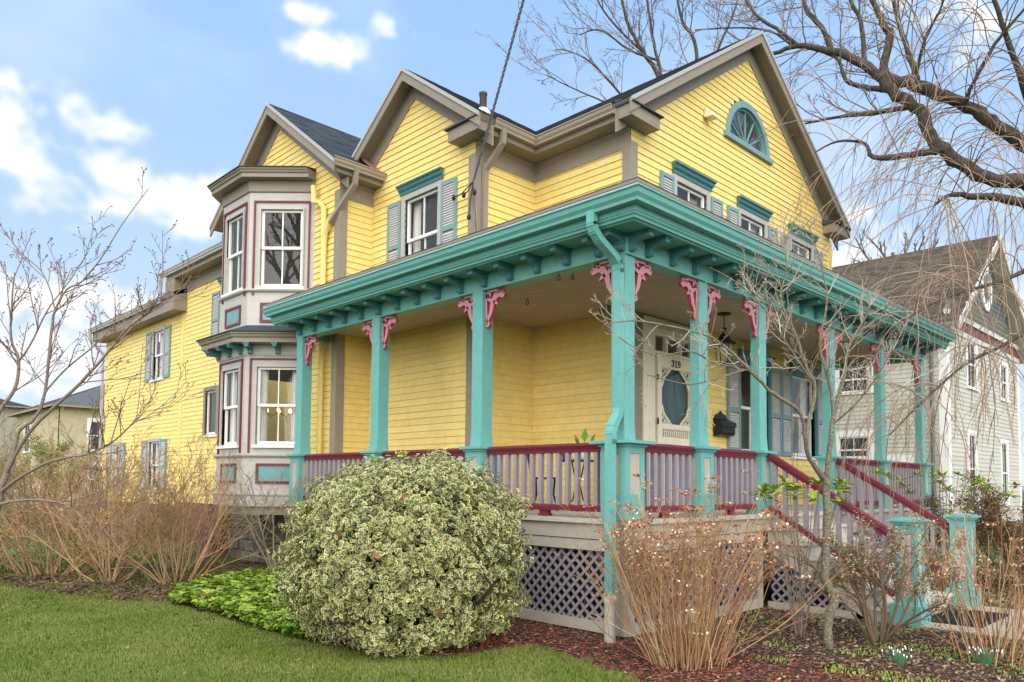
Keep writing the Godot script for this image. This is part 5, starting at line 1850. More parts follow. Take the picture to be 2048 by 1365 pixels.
func leafless_shrub(at: Vector3, v: int, turn: float, s: Vector3, label: String) -> void:
	var o := thing("leafless_shrub", label, "shrub", at, "leafless shrubs along the left side of the house")
	var m := MeshInstance3D.new()
	m.name = "stems"
	m.mesh = shrub_mesh[v]
	m.material_override = M.stem
	m.rotation.y = turn
	m.scale = s
	o.add_child(m)

# ---------------------------------------------------------------- trees
func build_weeping_tree() -> void:
	var base := Vector3(11.15, 0, 1.55)
	var o := thing("weeping_tree", "large bare weeping tree with mossy limbs and hanging twigs beside the porch", "tree", base)
	var mb := MB.new()
	var tr := smooth_path([Vector3(0, -0.05, 0), Vector3(0.03, 0.8, 0.0), Vector3(0.05, 2.4, 0.05), Vector3(0.1, 4.0, 0.05), px(2100, 420, 14.3) - base, px(2092, 300, 14.4) - base], [0.42, 0.32, 0.28, 0.27, 0.26, 0.22])
	mb.tube(tr[0], tr[1], 12)
	part(mb, "trunk", M.bark_tree, o)
	mb = MB.new()
	var L := []
	L.append(limb(mb, [[2098, 400, 14.3, 42], [2048, 362, 14.2, 34], [1972, 357, 14.2, 31], [1910, 316, 14.3, 30], [1869, 283, 14.4, 28], [1849, 234, 14.6, 28], [1824, 209, 14.7, 26], [1787, 185, 14.8, 25], [1767, 160, 15.0, 24], [1726, 127, 15.2, 20], [1664, 103, 15.5, 17], [1594, 92, 15.8, 12], [1549, 107, 16.0, 8], [1500, 112, 16.3, 5]], base, 10, 0.1))
	L.append(limb(mb, [[2094, 320, 14.4, 36], [2048, 287, 14.4, 32], [1992, 254, 14.5, 30], [1951, 221, 14.6, 28], [1890, 193, 14.7, 27], [1828, 168, 14.9, 26], [1779, 158, 15.0, 24], [1769, 135, 15.1, 20], [1779, 75, 15.2, 17], [1763, 37, 15.3, 15], [1740, -20, 15.5, 12], [1725, -120, 15.7, 7]], base, 10, 0.1))
	L.append(limb(mb, [[1730, 127, 15.2, 12], [1721, 41, 15.4, 9], [1701, 0, 15.5, 8], [1680, -90, 15.7, 4]], base, 6, 0.1))
	L.append(limb(mb, [[1664, 103, 15.5, 13], [1643, 53, 15.7, 11], [1611, 16, 15.9, 9], [1604, -40, 16.0, 7], [1570, -120, 16.2, 4]], base, 6, 0.1))
	L.append(limb(mb, [[1836, 160, 14.9, 12], [1812, 90, 15.1, 11], [1787, 0, 15.3, 9], [1770, -120, 15.5, 5]], base, 6, 0.1))
	L.append(limb(mb, [[1820, 212, 14.7, 12], [1746, 226, 14.9, 10], [1676, 234, 15.2, 7], [1609, 248, 15.5, 4]], base, 6, 0.1))
	L.append(limb(mb, [[1885, 300, 14.3, 18], [1865, 303, 14.3, 17], [1808, 312, 14.3, 14], [1746, 314, 14.4, 11], [1730, 287, 14.5, 7], [1676, 283, 14.6, 5], [1630, 305, 14.8, 3]], base, 6, 0.12))
	L.append(limb(mb, [[1767, 180, 15.0, 13], [1730, 175, 15.1, 11], [1693, 160, 15.2, 10], [1680, 125, 15.4, 7], [1662, 108, 15.5, 6]], base, 6, 0.1))
	L.append(limb(mb, [[2098, 430, 14.3, 26], [2020, 398, 14.0, 20], [1951, 394, 13.7, 15], [1902, 390, 13.4, 10], [1870, 410, 13.2, 5]], base, 6, 0.1))
	L.append(limb(mb, [[1594, 90, 15.8, 9], [1553, 57, 16.0, 8], [1520, 37, 16.2, 7], [1498, 10, 16.4, 5], [1470, -30, 16.6, 3]], base, 6, 0.1))
	L.append(limb(mb, [[1590, 94, 15.8, 6], [1540, 62, 16.1, 5], [1470, 55, 16.4, 4], [1390, 60, 16.8, 3]], base, 5, 0.1))
	L.append(limb(mb, [[2100, 520, 14.2, 20], [2010, 560, 13.2, 9], [1940, 580, 12.6, 7], [1860, 610, 12.0, 5], [1790, 660, 11.6, 4], [1730, 740, 11.3, 3]], base, 6, 0.1))
	L.append(limb(mb, [[2090, 640, 13.8, 18], [2010, 690, 12.8, 7], [1930, 730, 12.0, 6], [1850, 800, 11.5, 5], [1780, 870, 11.2, 3]], base, 6, 0.1))
	L.append(limb(mb, [[2095, 300, 14.4, 30], [2060, 200, 14.2, 18], [2020, 90, 14.0, 13], [1990, 0, 13.9, 9], [1960, -80, 13.8, 5]], base, 6, 0.1))
	L.append(limb(mb, [[1930, 220, 14.6, 14], [1940, 180, 14.3, 9], [1990, 90, 14.0, 8], [2048, 20, 13.7, 6], [2100, -40, 13.4, 4]], base, 6, 0.1))
	L.append(limb(mb, [[1830, 165, 14.9, 9], [1850, 80, 14.6, 7], [1885, 10, 14.3, 5], [1900, -60, 14.1, 3]], base, 6, 0.1))
	part(mb, "limbs", M.bark_tree, o)
	# twigs
	mb = MB.new()
	mb.tinted = true
	var W0 := {"levels": 2, "segs": [12, 4], "wander": [0.13, 0.2], "rise": [-0.21, -0.20], "kids": [7, 0], "ratio": [0.26, 0.3], "angle": [0.55, 0.6], "start": 0.25, "taper": 0.35, "sides": [3, 3], "thin": 0.6, "least": 0.0045}
	for q in [[0, 34, 0.0, 0.62, 4.0], [1, 32, 0.0, 0.5, 4.2], [6, 10, 0.1, 1.0, 3.0], [8, 30, 0.1, 1.0, 4.0], [11, 44, 0.1, 1.0, 2.8], [12, 38, 0.1, 1.0, 2.4], [13, 22, 0.2, 1.0, 4.2], [14, 22, 0.1, 1.0, 4.2], [4, 8, 0.2, 1.0, 2.0], [15, 14, 0.1, 1.0, 3.2]]:
		for k in q[1]:
			mb.tint = Color(0.20, 0.15, 0.12).lerp(Color(0.36, 0.24, 0.17), rng.randf()) * rng.randf_range(0.8, 1.3)
			sprout(mb, L[q[0]], 1, q[2], q[3], 0.9, q[4], 0.012, 0, W0, Vector3(-0.15, 0.35, 0.2))
	var U0 := {"levels": 3, "segs": [5, 4, 3], "wander": [0.18, 0.22, 0.25], "rise": [0.03, 0.0, -0.03], "kids": [5, 4], "ratio": [0.5, 0.45], "angle": [0.65, 0.6], "start": 0.2, "taper": 0.35, "sides": [4, 3, 3], "thin": 0.5, "least": 0.006}
	for q in [[0, 12, 0.6, 1.0], [2, 9, 0.2, 1.0], [3, 10, 0.2, 1.0], [5, 8, 0.2, 1.0], [9, 9, 0.1, 1.0], [10, 9, 0.1, 1.0], [1, 9, 0.6, 1.0], [7, 5, 0.2, 1.0], [4, 8, 0.3, 1.0]]:
		for k in q[1]:
			mb.tint = Color(0.15, 0.12, 0.10).lerp(Color(0.26, 0.20, 0.16), rng.randf())
			sprout(mb, L[q[0]], 1, q[2], q[3], 0.8, 1.7, 0.016, 0, U0)
	stuff(part(mb, "twigs", M.stem, o))

func build_young_tree() -> void:
	var base := Vector3(1.15, 0, 1.64)
	var o := thing("young_tree", "slender bare young tree with lichen spotted grey bark in front of the stairs", "tree", base)
	var D := 7.56
	var mb := MB.new()
	var trunk := limb(mb, [[1655, 1318, D, 30], [1656, 1290, D, 24], [1655, 1263, D, 21], [1669, 1194, D, 22], [1652, 1165, D, 20], [1652, 1109, D, 19], [1654, 1032, D, 18], [1654, 975, D, 18], [1650, 950, D, 19]], base, 8, 0.06)
	var L := []
	L.append(limb(mb, [[1650, 960, D, 15], [1619, 917, 7.4, 11], [1611, 880, 7.3, 10], [1598, 822, 7.2, 9], [1549, 790, 7.1, 9], [1504, 745, 7.0, 8], [1475, 716, 6.95, 7], [1442, 687, 6.9, 6], [1414, 671, 6.85, 5], [1344, 654, 6.8, 4.5], [1274, 642, 6.75, 3.5], [1225, 646, 6.7, 2.5]], base, 6, 0.08))
	L.append(limb(mb, [[1500, 742, 7.0, 5], [1426, 724, 6.9, 4.5], [1381, 703, 6.85, 4], [1319, 712, 6.8, 3], [1270, 695, 6.75, 2.5], [1237, 675, 6.7, 2]], base, 5, 0.08))
	L.append(limb(mb, [[1496, 738, 7.0, 4.5], [1447, 753, 6.8, 4], [1381, 769, 6.6, 3.5], [1307, 753, 6.5, 2.5], [1295, 752, 6.5, 2]], base, 5, 0.08))
	L.append(limb(mb, [[1612, 885, 7.3, 10], [1622, 830, 7.4, 9], [1631, 777, 7.4, 9], [1615, 740, 7.4, 8], [1590, 667, 7.4, 7], [1561, 597, 7.4, 5], [1574, 540, 7.4, 4], [1572, 482, 7.4, 3], [1600, 425, 7.4, 2]], base, 6, 0.08))
	L.append(limb(mb, [[1655, 960, D, 14], [1660, 892, D, 13], [1668, 831, 7.6, 11], [1689, 749, 7.7, 9], [1697, 695, 7.7, 8], [1725, 646, 7.8, 5], [1742, 610, 7.8, 3]], base, 6, 0.08))
	L.append(limb(mb, [[1668, 835, 7.6, 9], [1660, 770, 7.6, 8], [1640, 690, 7.6, 6], [1655, 600, 7.6, 5], [1640, 520, 7.6, 3], [1622, 470, 7.6, 2]], base, 6, 0.08))
	L.append(limb(mb, [[1692, 740, 7.7, 6], [1750, 760, 7.7, 4.5], [1810, 775, 7.8, 3.5], [1850, 800, 7.8, 2]], base, 5, 0.08))
	L.append(limb(mb, [[1622, 760, 7.4, 6], [1575, 690, 7.3, 4.5], [1530, 620, 7.2, 3.5], [1480, 570, 7.2, 3], [1420, 535, 7.1, 2]], base, 5, 0.08))
	L.append(limb(mb, [[1590, 670, 7.4, 5], [1540, 610, 7.5, 4], [1500, 560, 7.5, 3], [1478, 530, 7.6, 2]], base, 5, 0.08))
	L.append(limb(mb, [[1665, 850, 7.6, 6], [1720, 800, 7.4, 4.5], [1775, 720, 7.2, 3.5], [1800, 650, 7.1, 2]], base, 5, 0.08))
	part(mb, "trunk", M.bark_lichen, o)
	mb = MB.new()
	mb.tinted = true
	var tips := []
	var P := {"levels": 3, "segs": [5, 3, 2], "wander": [0.24, 0.3, 0.3], "rise": [0.08, 0.10, 0.05], "kids": [4, 3], "ratio": [0.45, 0.5], "angle": [0.75, 0.8], "start": 0.25, "taper": 0.5, "sides": [4, 3, 3], "thin": 0.6, "least": 0.0023, "tips": tips}
	for q in [[0, 15], [1, 8], [2, 7], [3, 24], [4, 22], [5, 21], [6, 10], [7, 12], [8, 10], [9, 11]]:
		for k in q[1]:
			mb.tint = Color(0.46, 0.42, 0.34).lerp(Color(0.28, 0.21, 0.16), rng.randf()) * rng.randf_range(0.8, 1.2)
			sprout(mb, L[q[0]], 1, 0.3 if q[0] in [0, 3, 4] else 0.1, 1.0, 0.9, 0.42, 0.0055, 0, P)
	for q in tips:
		if rng.randf() < 0.12:
			mb.tint = Color(0.26, 0.20, 0.15)
			mb.tube([q[0], q[0] + q[1] * 0.012, q[0] + q[1] * 0.026], [0.003, 0.0065, 0.001], 4)
	stuff(part(mb, "twigs", M.stem, o))

func build_dogwood() -> void:
	var base := Vector3(-4.4, 0, -6.7)
	var o := thing("dogwood_tree", "bare dogwood with pale bark and budded twigs on the lawn", "tree", base)
	var D := 9.5
	var mb := MB.new()
	limb(mb, [[-40, 1216, D, 25.6], [-30, 1120, D, 20.8], [-12, 1040, D, 18.4], [0, 985, D, 16.0], [14, 940, D, 13.6]], base, 8, 0.05)
	var L := []
	L.append(limb(mb, [[12, 945, D, 10.4], [26, 905, D, 9.6], [40, 860, D, 8.0], [70, 835, D, 8.0], [90, 783, D, 7.2], [102, 664, D, 6.4], [110, 621, D, 5.6], [133, 579, D, 4.0], [162, 564, D, 3.6], [205, 512, D, 3.2], [243, 450, D, 2.4], [296, 378, D, 1.6]], base, 6, 0.05))
	L.append(limb(mb, [[-10, 1000, D, 9.6], [-30, 900, D, 8.8], [0, 821, D, 8.0], [29, 779, D, 8.0], [36, 721, D, 7.2], [21, 674, D, 5.6], [24, 593, D, 4.0], [29, 545, D, 2.4]], base, 6, 0.05))
	L.append(limb(mb, [[10, 950, D, 9.6], [62, 860, 9.3, 8.0], [143, 783, 9.1, 7.2], [205, 717, 9.0, 6.4], [257, 655, 8.9, 4.8], [300, 625, 8.8, 3.2], [324, 607, 8.8, 1.6]], base, 6, 0.05))
	L.append(limb(mb, [[0, 985, D, 8.0], [48, 950, 9.2, 7.2], [110, 921, 9.0, 6.4], [180, 907, 8.8, 4.8], [230, 880, 8.7, 4.0], [262, 850, 8.6, 3.2], [290, 822, 8.6, 1.6]], base, 6, 0.05))
	L.append(limb(mb, [[110, 625, D, 4.0], [100, 580, D, 3.2], [80, 540, D, 2.4], [48, 515, D, 1.6]], base, 5, 0.05))
	L.append(limb(mb, [[36, 725, D, 4.8], [60, 690, D, 4.0], [95, 620, D, 3.2], [140, 560, D, 2.4], [175, 505, D, 1.6]], base, 5, 0.05))
	L.append(limb(mb, [[90, 785, D, 4.8], [130, 740, D, 4.0], [190, 690, D, 3.2], [215, 665, D, 1.6]], base, 5, 0.05))
	L.append(limb(mb, [[-5, 1010, D, 8.0], [60, 1000, 9.0, 5.6], [130, 1010, 8.7, 4.0], [180, 1050, 8.5, 2.4]], base, 5, 0.05))
	part(mb, "trunk", M.bark_pale, o)
	mb = MB.new()
	mb.tinted = true
	var tips := []
	var P := {"levels": 3, "segs": [5, 3, 2], "wander": [0.13, 0.18, 0.2], "rise": [0.10, 0.14, 0.10], "kids": [4, 3], "ratio": [0.5, 0.45], "angle": [0.7, 0.7], "start": 0.25, "taper": 0.5, "sides": [4, 3, 3], "thin": 0.6, "least": 0.0034, "tips": tips}
	for q in [[0, 15], [1, 14], [2, 16], [3, 16], [4, 5], [5, 8], [6, 8], [7, 8]]:
		for k in q[1]:
			mb.tint = Color(0.26, 0.17, 0.13).lerp(Color(0.17, 0.10, 0.08), rng.randf()) * rng.randf_range(0.8, 1.3)
			sprout(mb, L[q[0]], 1, 0.35, 1.0, 0.8, 0.75, 0.0075, 0, P)
	for q in tips:
		if rng.randf() < 0.5:
			mb.tint = Color(0.16, 0.12, 0.10)
			mb.ball(q[0] + q[1] * 0.008, Vector3(0.011, 0.008, 0.011), 3, 5)
	stuff(part(mb, "twigs", M.stem, o))

func far_tree(at: Vector3, h: float, label: String, sd: int, stems: Array, col: Color) -> void:
	var o := thing("bare_tree", label, "tree", at)
	rng.seed = sd
	var mb := MB.new()
	var tr := [Vector3(0, -0.05, 0), Vector3(0.1, h * 0.15, 0.05), Vector3(0.0, h * 0.32, 0.0)]
	mb.tube(tr, [h * 0.032, h * 0.024, h * 0.02], 9)
	part(mb, "trunk", M.bark_tree, o)
	mb = MB.new()
	mb.tinted = true
	var P := {"levels": 5, "segs": [6, 5, 4, 3, 2], "wander": [0.14, 0.18, 0.2, 0.25, 0.25], "rise": [0.07, 0.05, 0.04, 0.02, 0.0], "kids": [6, 5, 4, 3], "ratio": [0.52, 0.5, 0.5, 0.5], "angle": [0.6, 0.6, 0.6, 0.6], "start": 0.3, "taper": 0.4, "sides": [6, 5, 4, 3, 3], "thin": 0.55}
	mb.tint = col
	for q in stems:
		grow(mb, tr[2] + Vector3(0, -rng.randf() * h * 0.06, 0), Vector3(q[0], q[1], q[2]).normalized(), h * q[3], h * 0.012, 0, P)
	stuff(part(mb, "crown", M.stem, o))

# ---------------------------------------------------------------- small leafy shrubs
func twiggy_shrub(called: String, label: String, at: Vector3, h: float, spread: float, stems: int, leaves: int, cols: Array, lsize: float, stem_col: Color, group := "") -> void:
	var o := thing(called, label, "shrub", at, group)
	var mb := MB.new()
	mb.tinted = true
	mb.tint = stem_col
	var tips := []
	var P := {"levels": 4, "segs": [4, 4, 3, 2], "wander": [0.2, 0.28, 0.3, 0.3], "rise": [0.06, 0.07, 0.06, 0.04], "kids": [5, 5, 4], "ratio": [0.6, 0.55, 0.5], "angle": [0.65, 0.7, 0.7], "start": 0.3, "taper": 0.5, "sides": [6, 4, 3, 3], "thin": 0.55, "tips": tips}
	for k in stems:
		var a := TAU * k / stems + rng.randf() * 0.6
		grow(mb, Vector3(cos(a), 0, sin(a)) * 0.06, Vector3(cos(a) * spread, 1.0, sin(a) * spread).normalized(), h * rng.randf_range(0.75, 1.0), 0.016, 0, P)
	stuff(part(mb, "stems", M.stem, o))
	var xf := []
	var cc := []
	var lm := leaf_mesh(lsize, lsize * 0.45, Color(1, 1, 1), Color(0.9, 0.9, 0.9))
	for k in leaves:
		var q = tips[rng.randi() % tips.size()]
		var p: Vector3 = q[0] + rv() * lsize * 2.0
		xf.append(Transform3D(blade_basis((Vector3.UP + rv()).normalized(), rng.randf() * TAU, rng.randf_range(0.6, 1.2)), p))
		cc.append(cols[rng.randi() % cols.size()] * rng.randf_range(0.7, 1.3))
	scatter("foliage", lm, M.leaf, xf, cc, o)

func rhododendron(label: String, at: Vector3, heads: Array, stem_col: Color) -> void:
	# rosettes of long leaves on thin stems
	var o := thing("rhododendron", label, "shrub", at, "rhododendrons by the stairs")
	var mb := MB.new()
	var lm := leaf_mesh(0.135, 0.046, Color(0.22, 0.31, 0.04), Color(0.28, 0.34, 0.06), 0.6, 0.15)
	var xf := []
	var cc := []
	for hd in heads:
		var p: Vector3 = hd
		mb.tube([Vector3(p.x * 0.1, 0, p.z * 0.1), Vector3(p.x * 0.4, p.y * 0.4, p.z * 0.3) + rv() * 0.03, Vector3(p.x * 0.8, p.y * 0.8, p.z * 0.8), p], [0.008, 0.007, 0.005, 0.004], 5)
		for k in 13:
			var a := TAU * k / 13 + rng.randf() * 0.5
			var el := rng.randf_range(-0.35, 0.7)
			var d := Vector3(cos(a) * cos(el), sin(el), sin(a) * cos(el))
			var side := d.cross(Vector3.UP).normalized()
			var n := side.cross(d).normalized()
			var s := rng.randf_range(0.7, 1.15)
			xf.append(Transform3D(Basis(d, n, side * -1.0).scaled(Vector3(s, s, s)), p + d * 0.01))
			cc.append(Color(1.3, 1.15, 0.7).lerp(Color(0.7, 1.0, 0.8), rng.randf()) * rng.randf_range(0.75, 1.25))
	mb.tinted = false
	part(mb, "stems", M.bark_pale, o)
	scatter("foliage", lm, M.leaf, xf, cc, o)

func build_back_tree() -> void:
	var base := px(1335, 900, 27.0) * Vector3(1, 0, 1)
	var o := thing("bare_tree", "tall bare tree standing behind the yellow house roof", "tree", base)
	var mb := MB.new()
	var D := 27.0
	limb(mb, [[1335, 1046, D, 46.8], [1334, 800, D, 35.9], [1330, 500, D, 28.1], [1328, 330, D, 23.4], [1322, 240, D, 20.3]], base, 9, 0.03)
	part(mb, "trunk", M.bark_tree, o)
	mb = MB.new()
	var L := []
	L.append(limb(mb, [[1322, 250, D, 15.6], [1317, 155, D, 10.9], [1290, 110, D, 9.4], [1268, 73, D, 8.6], [1253, 40, D, 7.8], [1238, -30, D, 5.5], [1230, -110, D, 3.1]], base, 6, 0.05))
	L.append(limb(mb, [[1322, 240, D, 14.0], [1321, 150, D, 9.4], [1311, 101, D, 7.8], [1300, 40, D, 7.0], [1290, -40, D, 5.5], [1285, -130, D, 3.1]], base, 6, 0.05))
	L.append(limb(mb, [[1330, 300, D, 15.6], [1370, 200, D, 10.9], [1393, 118, D, 9.4], [1386, 73, D, 8.6], [1364, 40, D, 7.0], [1350, -40, D, 4.7]], base, 6, 0.05))
	L.append(limb(mb, [[1326, 300, D, 10.9], [1280, 230, D, 7.0], [1241, 188, D, 5.5], [1183, 126, D, 3.9], [1134, 101, D, 3.1], [1108, 101, D, 2.3]], base, 5, 0.05))
	L.append(limb(mb, [[1324, 330, D, 9.4], [1260, 240, D, 5.5], [1208, 204, D, 3.9], [1159, 183, D, 3.1], [1110, 159, D, 2.3], [1093, 150, D, 1.6]], base, 5, 0.05))
	L.append(limb(mb, [[1330, 310, D, 12.5], [1400, 180, D, 7.8], [1440, 90, D, 6.2], [1470, 20, D, 4.7], [1490, -60, D, 3.1]], base, 5, 0.05))
	L.append(limb(mb, [[1314, 120, D, 6.2], [1260, 100, D, 4.7], [1200, 60, D, 3.9], [1160, 70, D, 2.3]], base, 5, 0.05))
	L.append(limb(mb, [[1290, 108, D, 6.2], [1240, 60, D, 4.7], [1200, 10, D, 3.9], [1180, -50, D, 2.3]], base, 5, 0.05))
	part(mb, "limbs", M.bark_tree, o)
	mb = MB.new()
	mb.tinted = true
	var P := {"levels": 3, "segs": [5, 4, 3], "wander": [0.2, 0.25, 0.28], "rise": [0.03, 0.02, 0.0], "kids": [5, 4], "ratio": [0.5, 0.5], "angle": [0.7, 0.65], "start": 0.2, "taper": 0.4, "sides": [4, 3, 3], "thin": 0.55, "least": 0.008}
	for q in [[0, 9], [1, 8], [2, 8], [3, 9], [4, 8], [5, 8], [6, 6], [7, 5]]:
		for k in q[1]:
			mb.tint = Color(0.17, 0.14, 0.115) * rng.randf_range(0.8, 1.3)
			sprout(mb, L[q[0]], 1, 0.25, 1.0, 0.75, 2.2, 0.022, 0, P)
	stuff(part(mb, "twigs", M.stem, o))

# ---------------------------------------------------------------- things on and round the porch
func build_porch_things() -> void:
	# two bistro chairs and a table
	var mb := MB.new()
	for q in [[Vector3(1.35, DECK, -2.42), 0.7, "black metal bistro chair at the left of the porch table"], [Vector3(1.95, DECK, -1.55), 3.6, "black metal bistro chair at the right of the porch table"]]:
		var o := thing("bistro_chair", q[2], "chair", q[0], "bistro chairs on the porch")
		o.rotation.y = q[1]
		mb = MB.new()
		var pts := []
		var rr := []
		for k in 17: pts.append(Vector3(cos(TAU * k / 16) * 0.2, 0.45, sin(TAU * k / 16) * 0.2)); rr.append(0.013)
		mb.tube(pts, rr, 5)
		mb.lathe(Vector3(0, 0.44, 0), [Vector2(0.0, 0.0), Vector2(0.19, 0.0), Vector2(0.19, 0.015), Vector2(0, 0.015)])
		part(mb, "seat", M.black_metal, o)
		for k in 4:
			mb = MB.new()
			var a := PI / 4 + k * PI / 2
			mb.tube([Vector3(cos(a) * 0.19, 0.45, sin(a) * 0.19), Vector3(cos(a) * 0.17, 0.22, sin(a) * 0.17), Vector3(cos(a) * 0.25, 0.0, sin(a) * 0.25)], [0.011, 0.010, 0.011], 5)
			part(mb, "leg", M.black_metal, o)
		mb = MB.new()
		pts = []
		rr = []
		for k in 13:
			var a := PI * k / 12
			pts.append(Vector3(cos(a) * 0.19, 0.45 + sin(a) * 0.46, -0.18 - sin(a) * 0.08)); rr.append(0.012)
		mb.tube(pts, rr, 5)
		for k in [-0.1, -0.04, 0.04, 0.1]: mb.tube([Vector3(k, 0.45, -0.18), Vector3(k * 0.5, 0.70, -0.23), Vector3(k, 0.88, -0.26)], [0.007, 0.007, 0.007], 4)
		part(mb, "backrest", M.black_metal, o)
	var table := thing("bistro_table", "small round black metal table between the porch chairs", "table", Vector3(1.62, DECK, -2.05))
	mb = MB.new()
	mb.lathe(Vector3(0, 0.68, 0), [Vector2(0.0, 0.0), Vector2(0.30, 0.0), Vector2(0.31, 0.012), Vector2(0.30, 0.024), Vector2(0, 0.024)], 20)
	part(mb, "table_top", M.black_metal, table)
	for k in 3:
		mb = MB.new()
		var a := TAU * k / 3 + 0.4
		mb.tube([Vector3(cos(a) * 0.10, 0.68, sin(a) * 0.10), Vector3(cos(a) * 0.03, 0.38, sin(a) * 0.03), Vector3(cos(a) * 0.08, 0.16, sin(a) * 0.08), Vector3(cos(a) * 0.22, 0.0, sin(a) * 0.22)], [0.011, 0.011, 0.011, 0.011], 5)
		part(mb, "leg", M.black_metal, table)
	# pots
	var pot := thing("potted_plant", "white pot with broad green leaves on the porch table", "plant", Vector3(1.70, DECK + 0.704, -2.0))
	mb = MB.new()
	mb.lathe(Vector3.ZERO, [Vector2(0.0, 0.0), Vector2(0.055, 0.0), Vector2(0.075, 0.11), Vector2(0.08, 0.12), Vector2(0.07, 0.12), Vector2(0.065, 0.10), Vector2(0, 0.10)])
	part(mb, "pot", M.white_paint, pot)
	for k in 6:
		mb = MB.new()
		mb.tinted = true
		mb.tint = Color(0.17, 0.34, 0.05) * rng.randf_range(0.8, 1.2)
		var a := TAU * k / 6 + 0.3
		var e := Vector3(cos(a) * 0.13, 0.24 + 0.05 * (k % 3), sin(a) * 0.13)
		var s := Vector3(-sin(a), 0.1, cos(a)) * 0.045
		mb.tube([Vector3(0, 0.09, 0), e * 0.6 + Vector3(0, 0.05, 0)], [0.005, 0.004], 4)
		mb.quad(e * 0.6 + Vector3(0, 0.05, 0), e * 0.9 + s + Vector3(0, 0.03, 0), e * 1.3, e * 0.9 - s + Vector3(0, 0.03, 0))
		part(mb, "leaf", M.leaf, pot)
	var pot2 := thing("potted_herb", "small dark pot with a low bushy herb on the porch table", "plant", Vector3(1.47, DECK + 0.704, -2.14))
	mb = MB.new()
	mb.lathe(Vector3.ZERO, [Vector2(0.0, 0.0), Vector2(0.045, 0.0), Vector2(0.055, 0.09), Vector2(0.045, 0.085), Vector2(0, 0.085)])
	part(mb, "pot", M.burgundy, pot2)
	mb = MB.new()
	mb.tinted = true
	for k in 60:
		mb.tint = Color(0.09, 0.19, 0.05) * rng.randf_range(0.7, 1.3)
		var p := Vector3(0, 0.13, 0) + rv() * Vector3(0.08, 0.05, 0.08)
		var x := rv() * 0.02
		var y := rv() * 0.02
		mb.quad(p - x, p + y, p + x, p - y)
	stuff(part(mb, "foliage", M.leaf, pot2))
	# mailbox on the front wall
	var mbx := thing("mailbox", "black metal mailbox with a scrolled top on the yellow wall", "mailbox", Vector3(5.02, 2.42, ZF + 0.03))
	mb = MB.new()
	mb.run([Vector2(0.0, 0.0), Vector2(0.13, 0.02), Vector2(0.15, 0.06), Vector2(0.15, 0.22), Vector2(0, 0.30)], Vector3(-0.22, 0, 0), Vector3(0.22, 0, 0), Vector3(0, 0, 1))
	part(mb, "box", M.black_metal, mbx)
	mb = MB.new()
	mb.run([Vector2(0.0, 0.305), Vector2(0.165, 0.235), Vector2(0.175, 0.16), Vector2(0.165, 0.16), Vector2(0.155, 0.225), Vector2(0, 0.29)], Vector3(-0.23, 0, 0), Vector3(0.23, 0, 0), Vector3(0, 0, 1))
	part(mb, "lid", M.black_metal, mbx)
	mb = MB.new()
	mb.slab([Vector3(-0.2, 0.28, 0), Vector3(0.2, 0.28, 0), Vector3(0.16, 0.37, 0), Vector3(0.07, 0.39, 0), Vector3(0.0, 0.44, 0), Vector3(-0.07, 0.39, 0), Vector3(-0.16, 0.37, 0)], Vector3(0, 0, 0.012))
	part(mb, "back_plate", M.black_metal, mbx)
	# hanging lantern
	var at := Vector3(3.64, 4.15, -0.95)
	var ln := thing("hanging_lantern", "black hanging porch lantern with glass sides near the door", "lantern", at)
	mb = MB.new()
	mb.lathe(Vector3(0, -0.035, 0), [Vector2(0.0, 0.035), Vector2(0.10, 0.033), Vector2(0.09, 0.01), Vector2(0.02, 0.0)])
	mb.tube([Vector3(0, -0.03, 0), Vector3(0, -0.22, 0)], [0.008, 0.008], 5)
	mb.lathe(Vector3(0, -0.30, 0), [Vector2(0.02, 0.09), Vector2(0.05, 0.07), Vector2(0.02, 0.05), Vector2(0.03, 0.0), Vector2(0.06, -0.02)])
	part(mb, "stem", M.black_metal, ln)
	mb = MB.new()
	mb.lathe(Vector3(0, -0.46, 0), [Vector2(0.0, 0.15), Vector2(0.06, 0.14), Vector2(0.10, 0.07), Vector2(0.17, 0.03), Vector2(0.175, 0.0), Vector2(0, 0.0)], 6)
	part(mb, "cap", M.black_metal, ln)
	for k in 6:
		mb = MB.new()
		var a := TAU * k / 6
		mb.tube([Vector3(cos(a) * 0.135, -0.46, sin(a) * 0.135), Vector3(cos(a) * 0.10, -0.74, sin(a) * 0.10)], [0.008, 0.008], 4)
		part(mb, "rib", M.black_metal, ln)
		mb = MB.new()
		var b := a + TAU / 6
		mb.quad(Vector3(cos(a) * 0.13, -0.47, sin(a) * 0.13), Vector3(cos(b) * 0.13, -0.47, sin(b) * 0.13), Vector3(cos(b) * 0.097, -0.735, sin(b) * 0.097), Vector3(cos(a) * 0.097, -0.735, sin(a) * 0.097))
		part(mb, "pane", M.glass, ln)
	mb = MB.new()
	mb.lathe(Vector3(0, -0.78, 0), [Vector2(0.0, 0.0), Vector2(0.06, 0.01), Vector2(0.11, 0.045), Vector2(0, 0.05)], 6)
	part(mb, "base", M.black_metal, ln)
	# doormat on the walk
	mb = MB.new()
	mb.box(Vector3(3.50, 0.014, 1.72), Vector3(4.75, 0.022, 2.35))
	var dm := top(mb, "doormat", M.rubber, "black rubber mat with moulded ribs at the foot of the stairs", "doormat")
	mb = MB.new()
	for k in 19:
		var x := 3.54 + k * 0.0653
		mb.box(Vector3(x, 0.022, 1.75), Vector3(x + 0.03, 0.034, 2.32))
	for k in 4: mb.box(Vector3(3.5, 0.022, 1.72 + k * 0.2), Vector3(4.75, 0.036, 1.745 + k * 0.2))
	stuff(part(mb, "ribs", M.rubber, dm))
	# service drop: twisted cable from the street to the corner of the cross gable
	mb = MB.new()
	var a0 := Vector3(XA - 0.05, 6.37, ZB + 0.06)
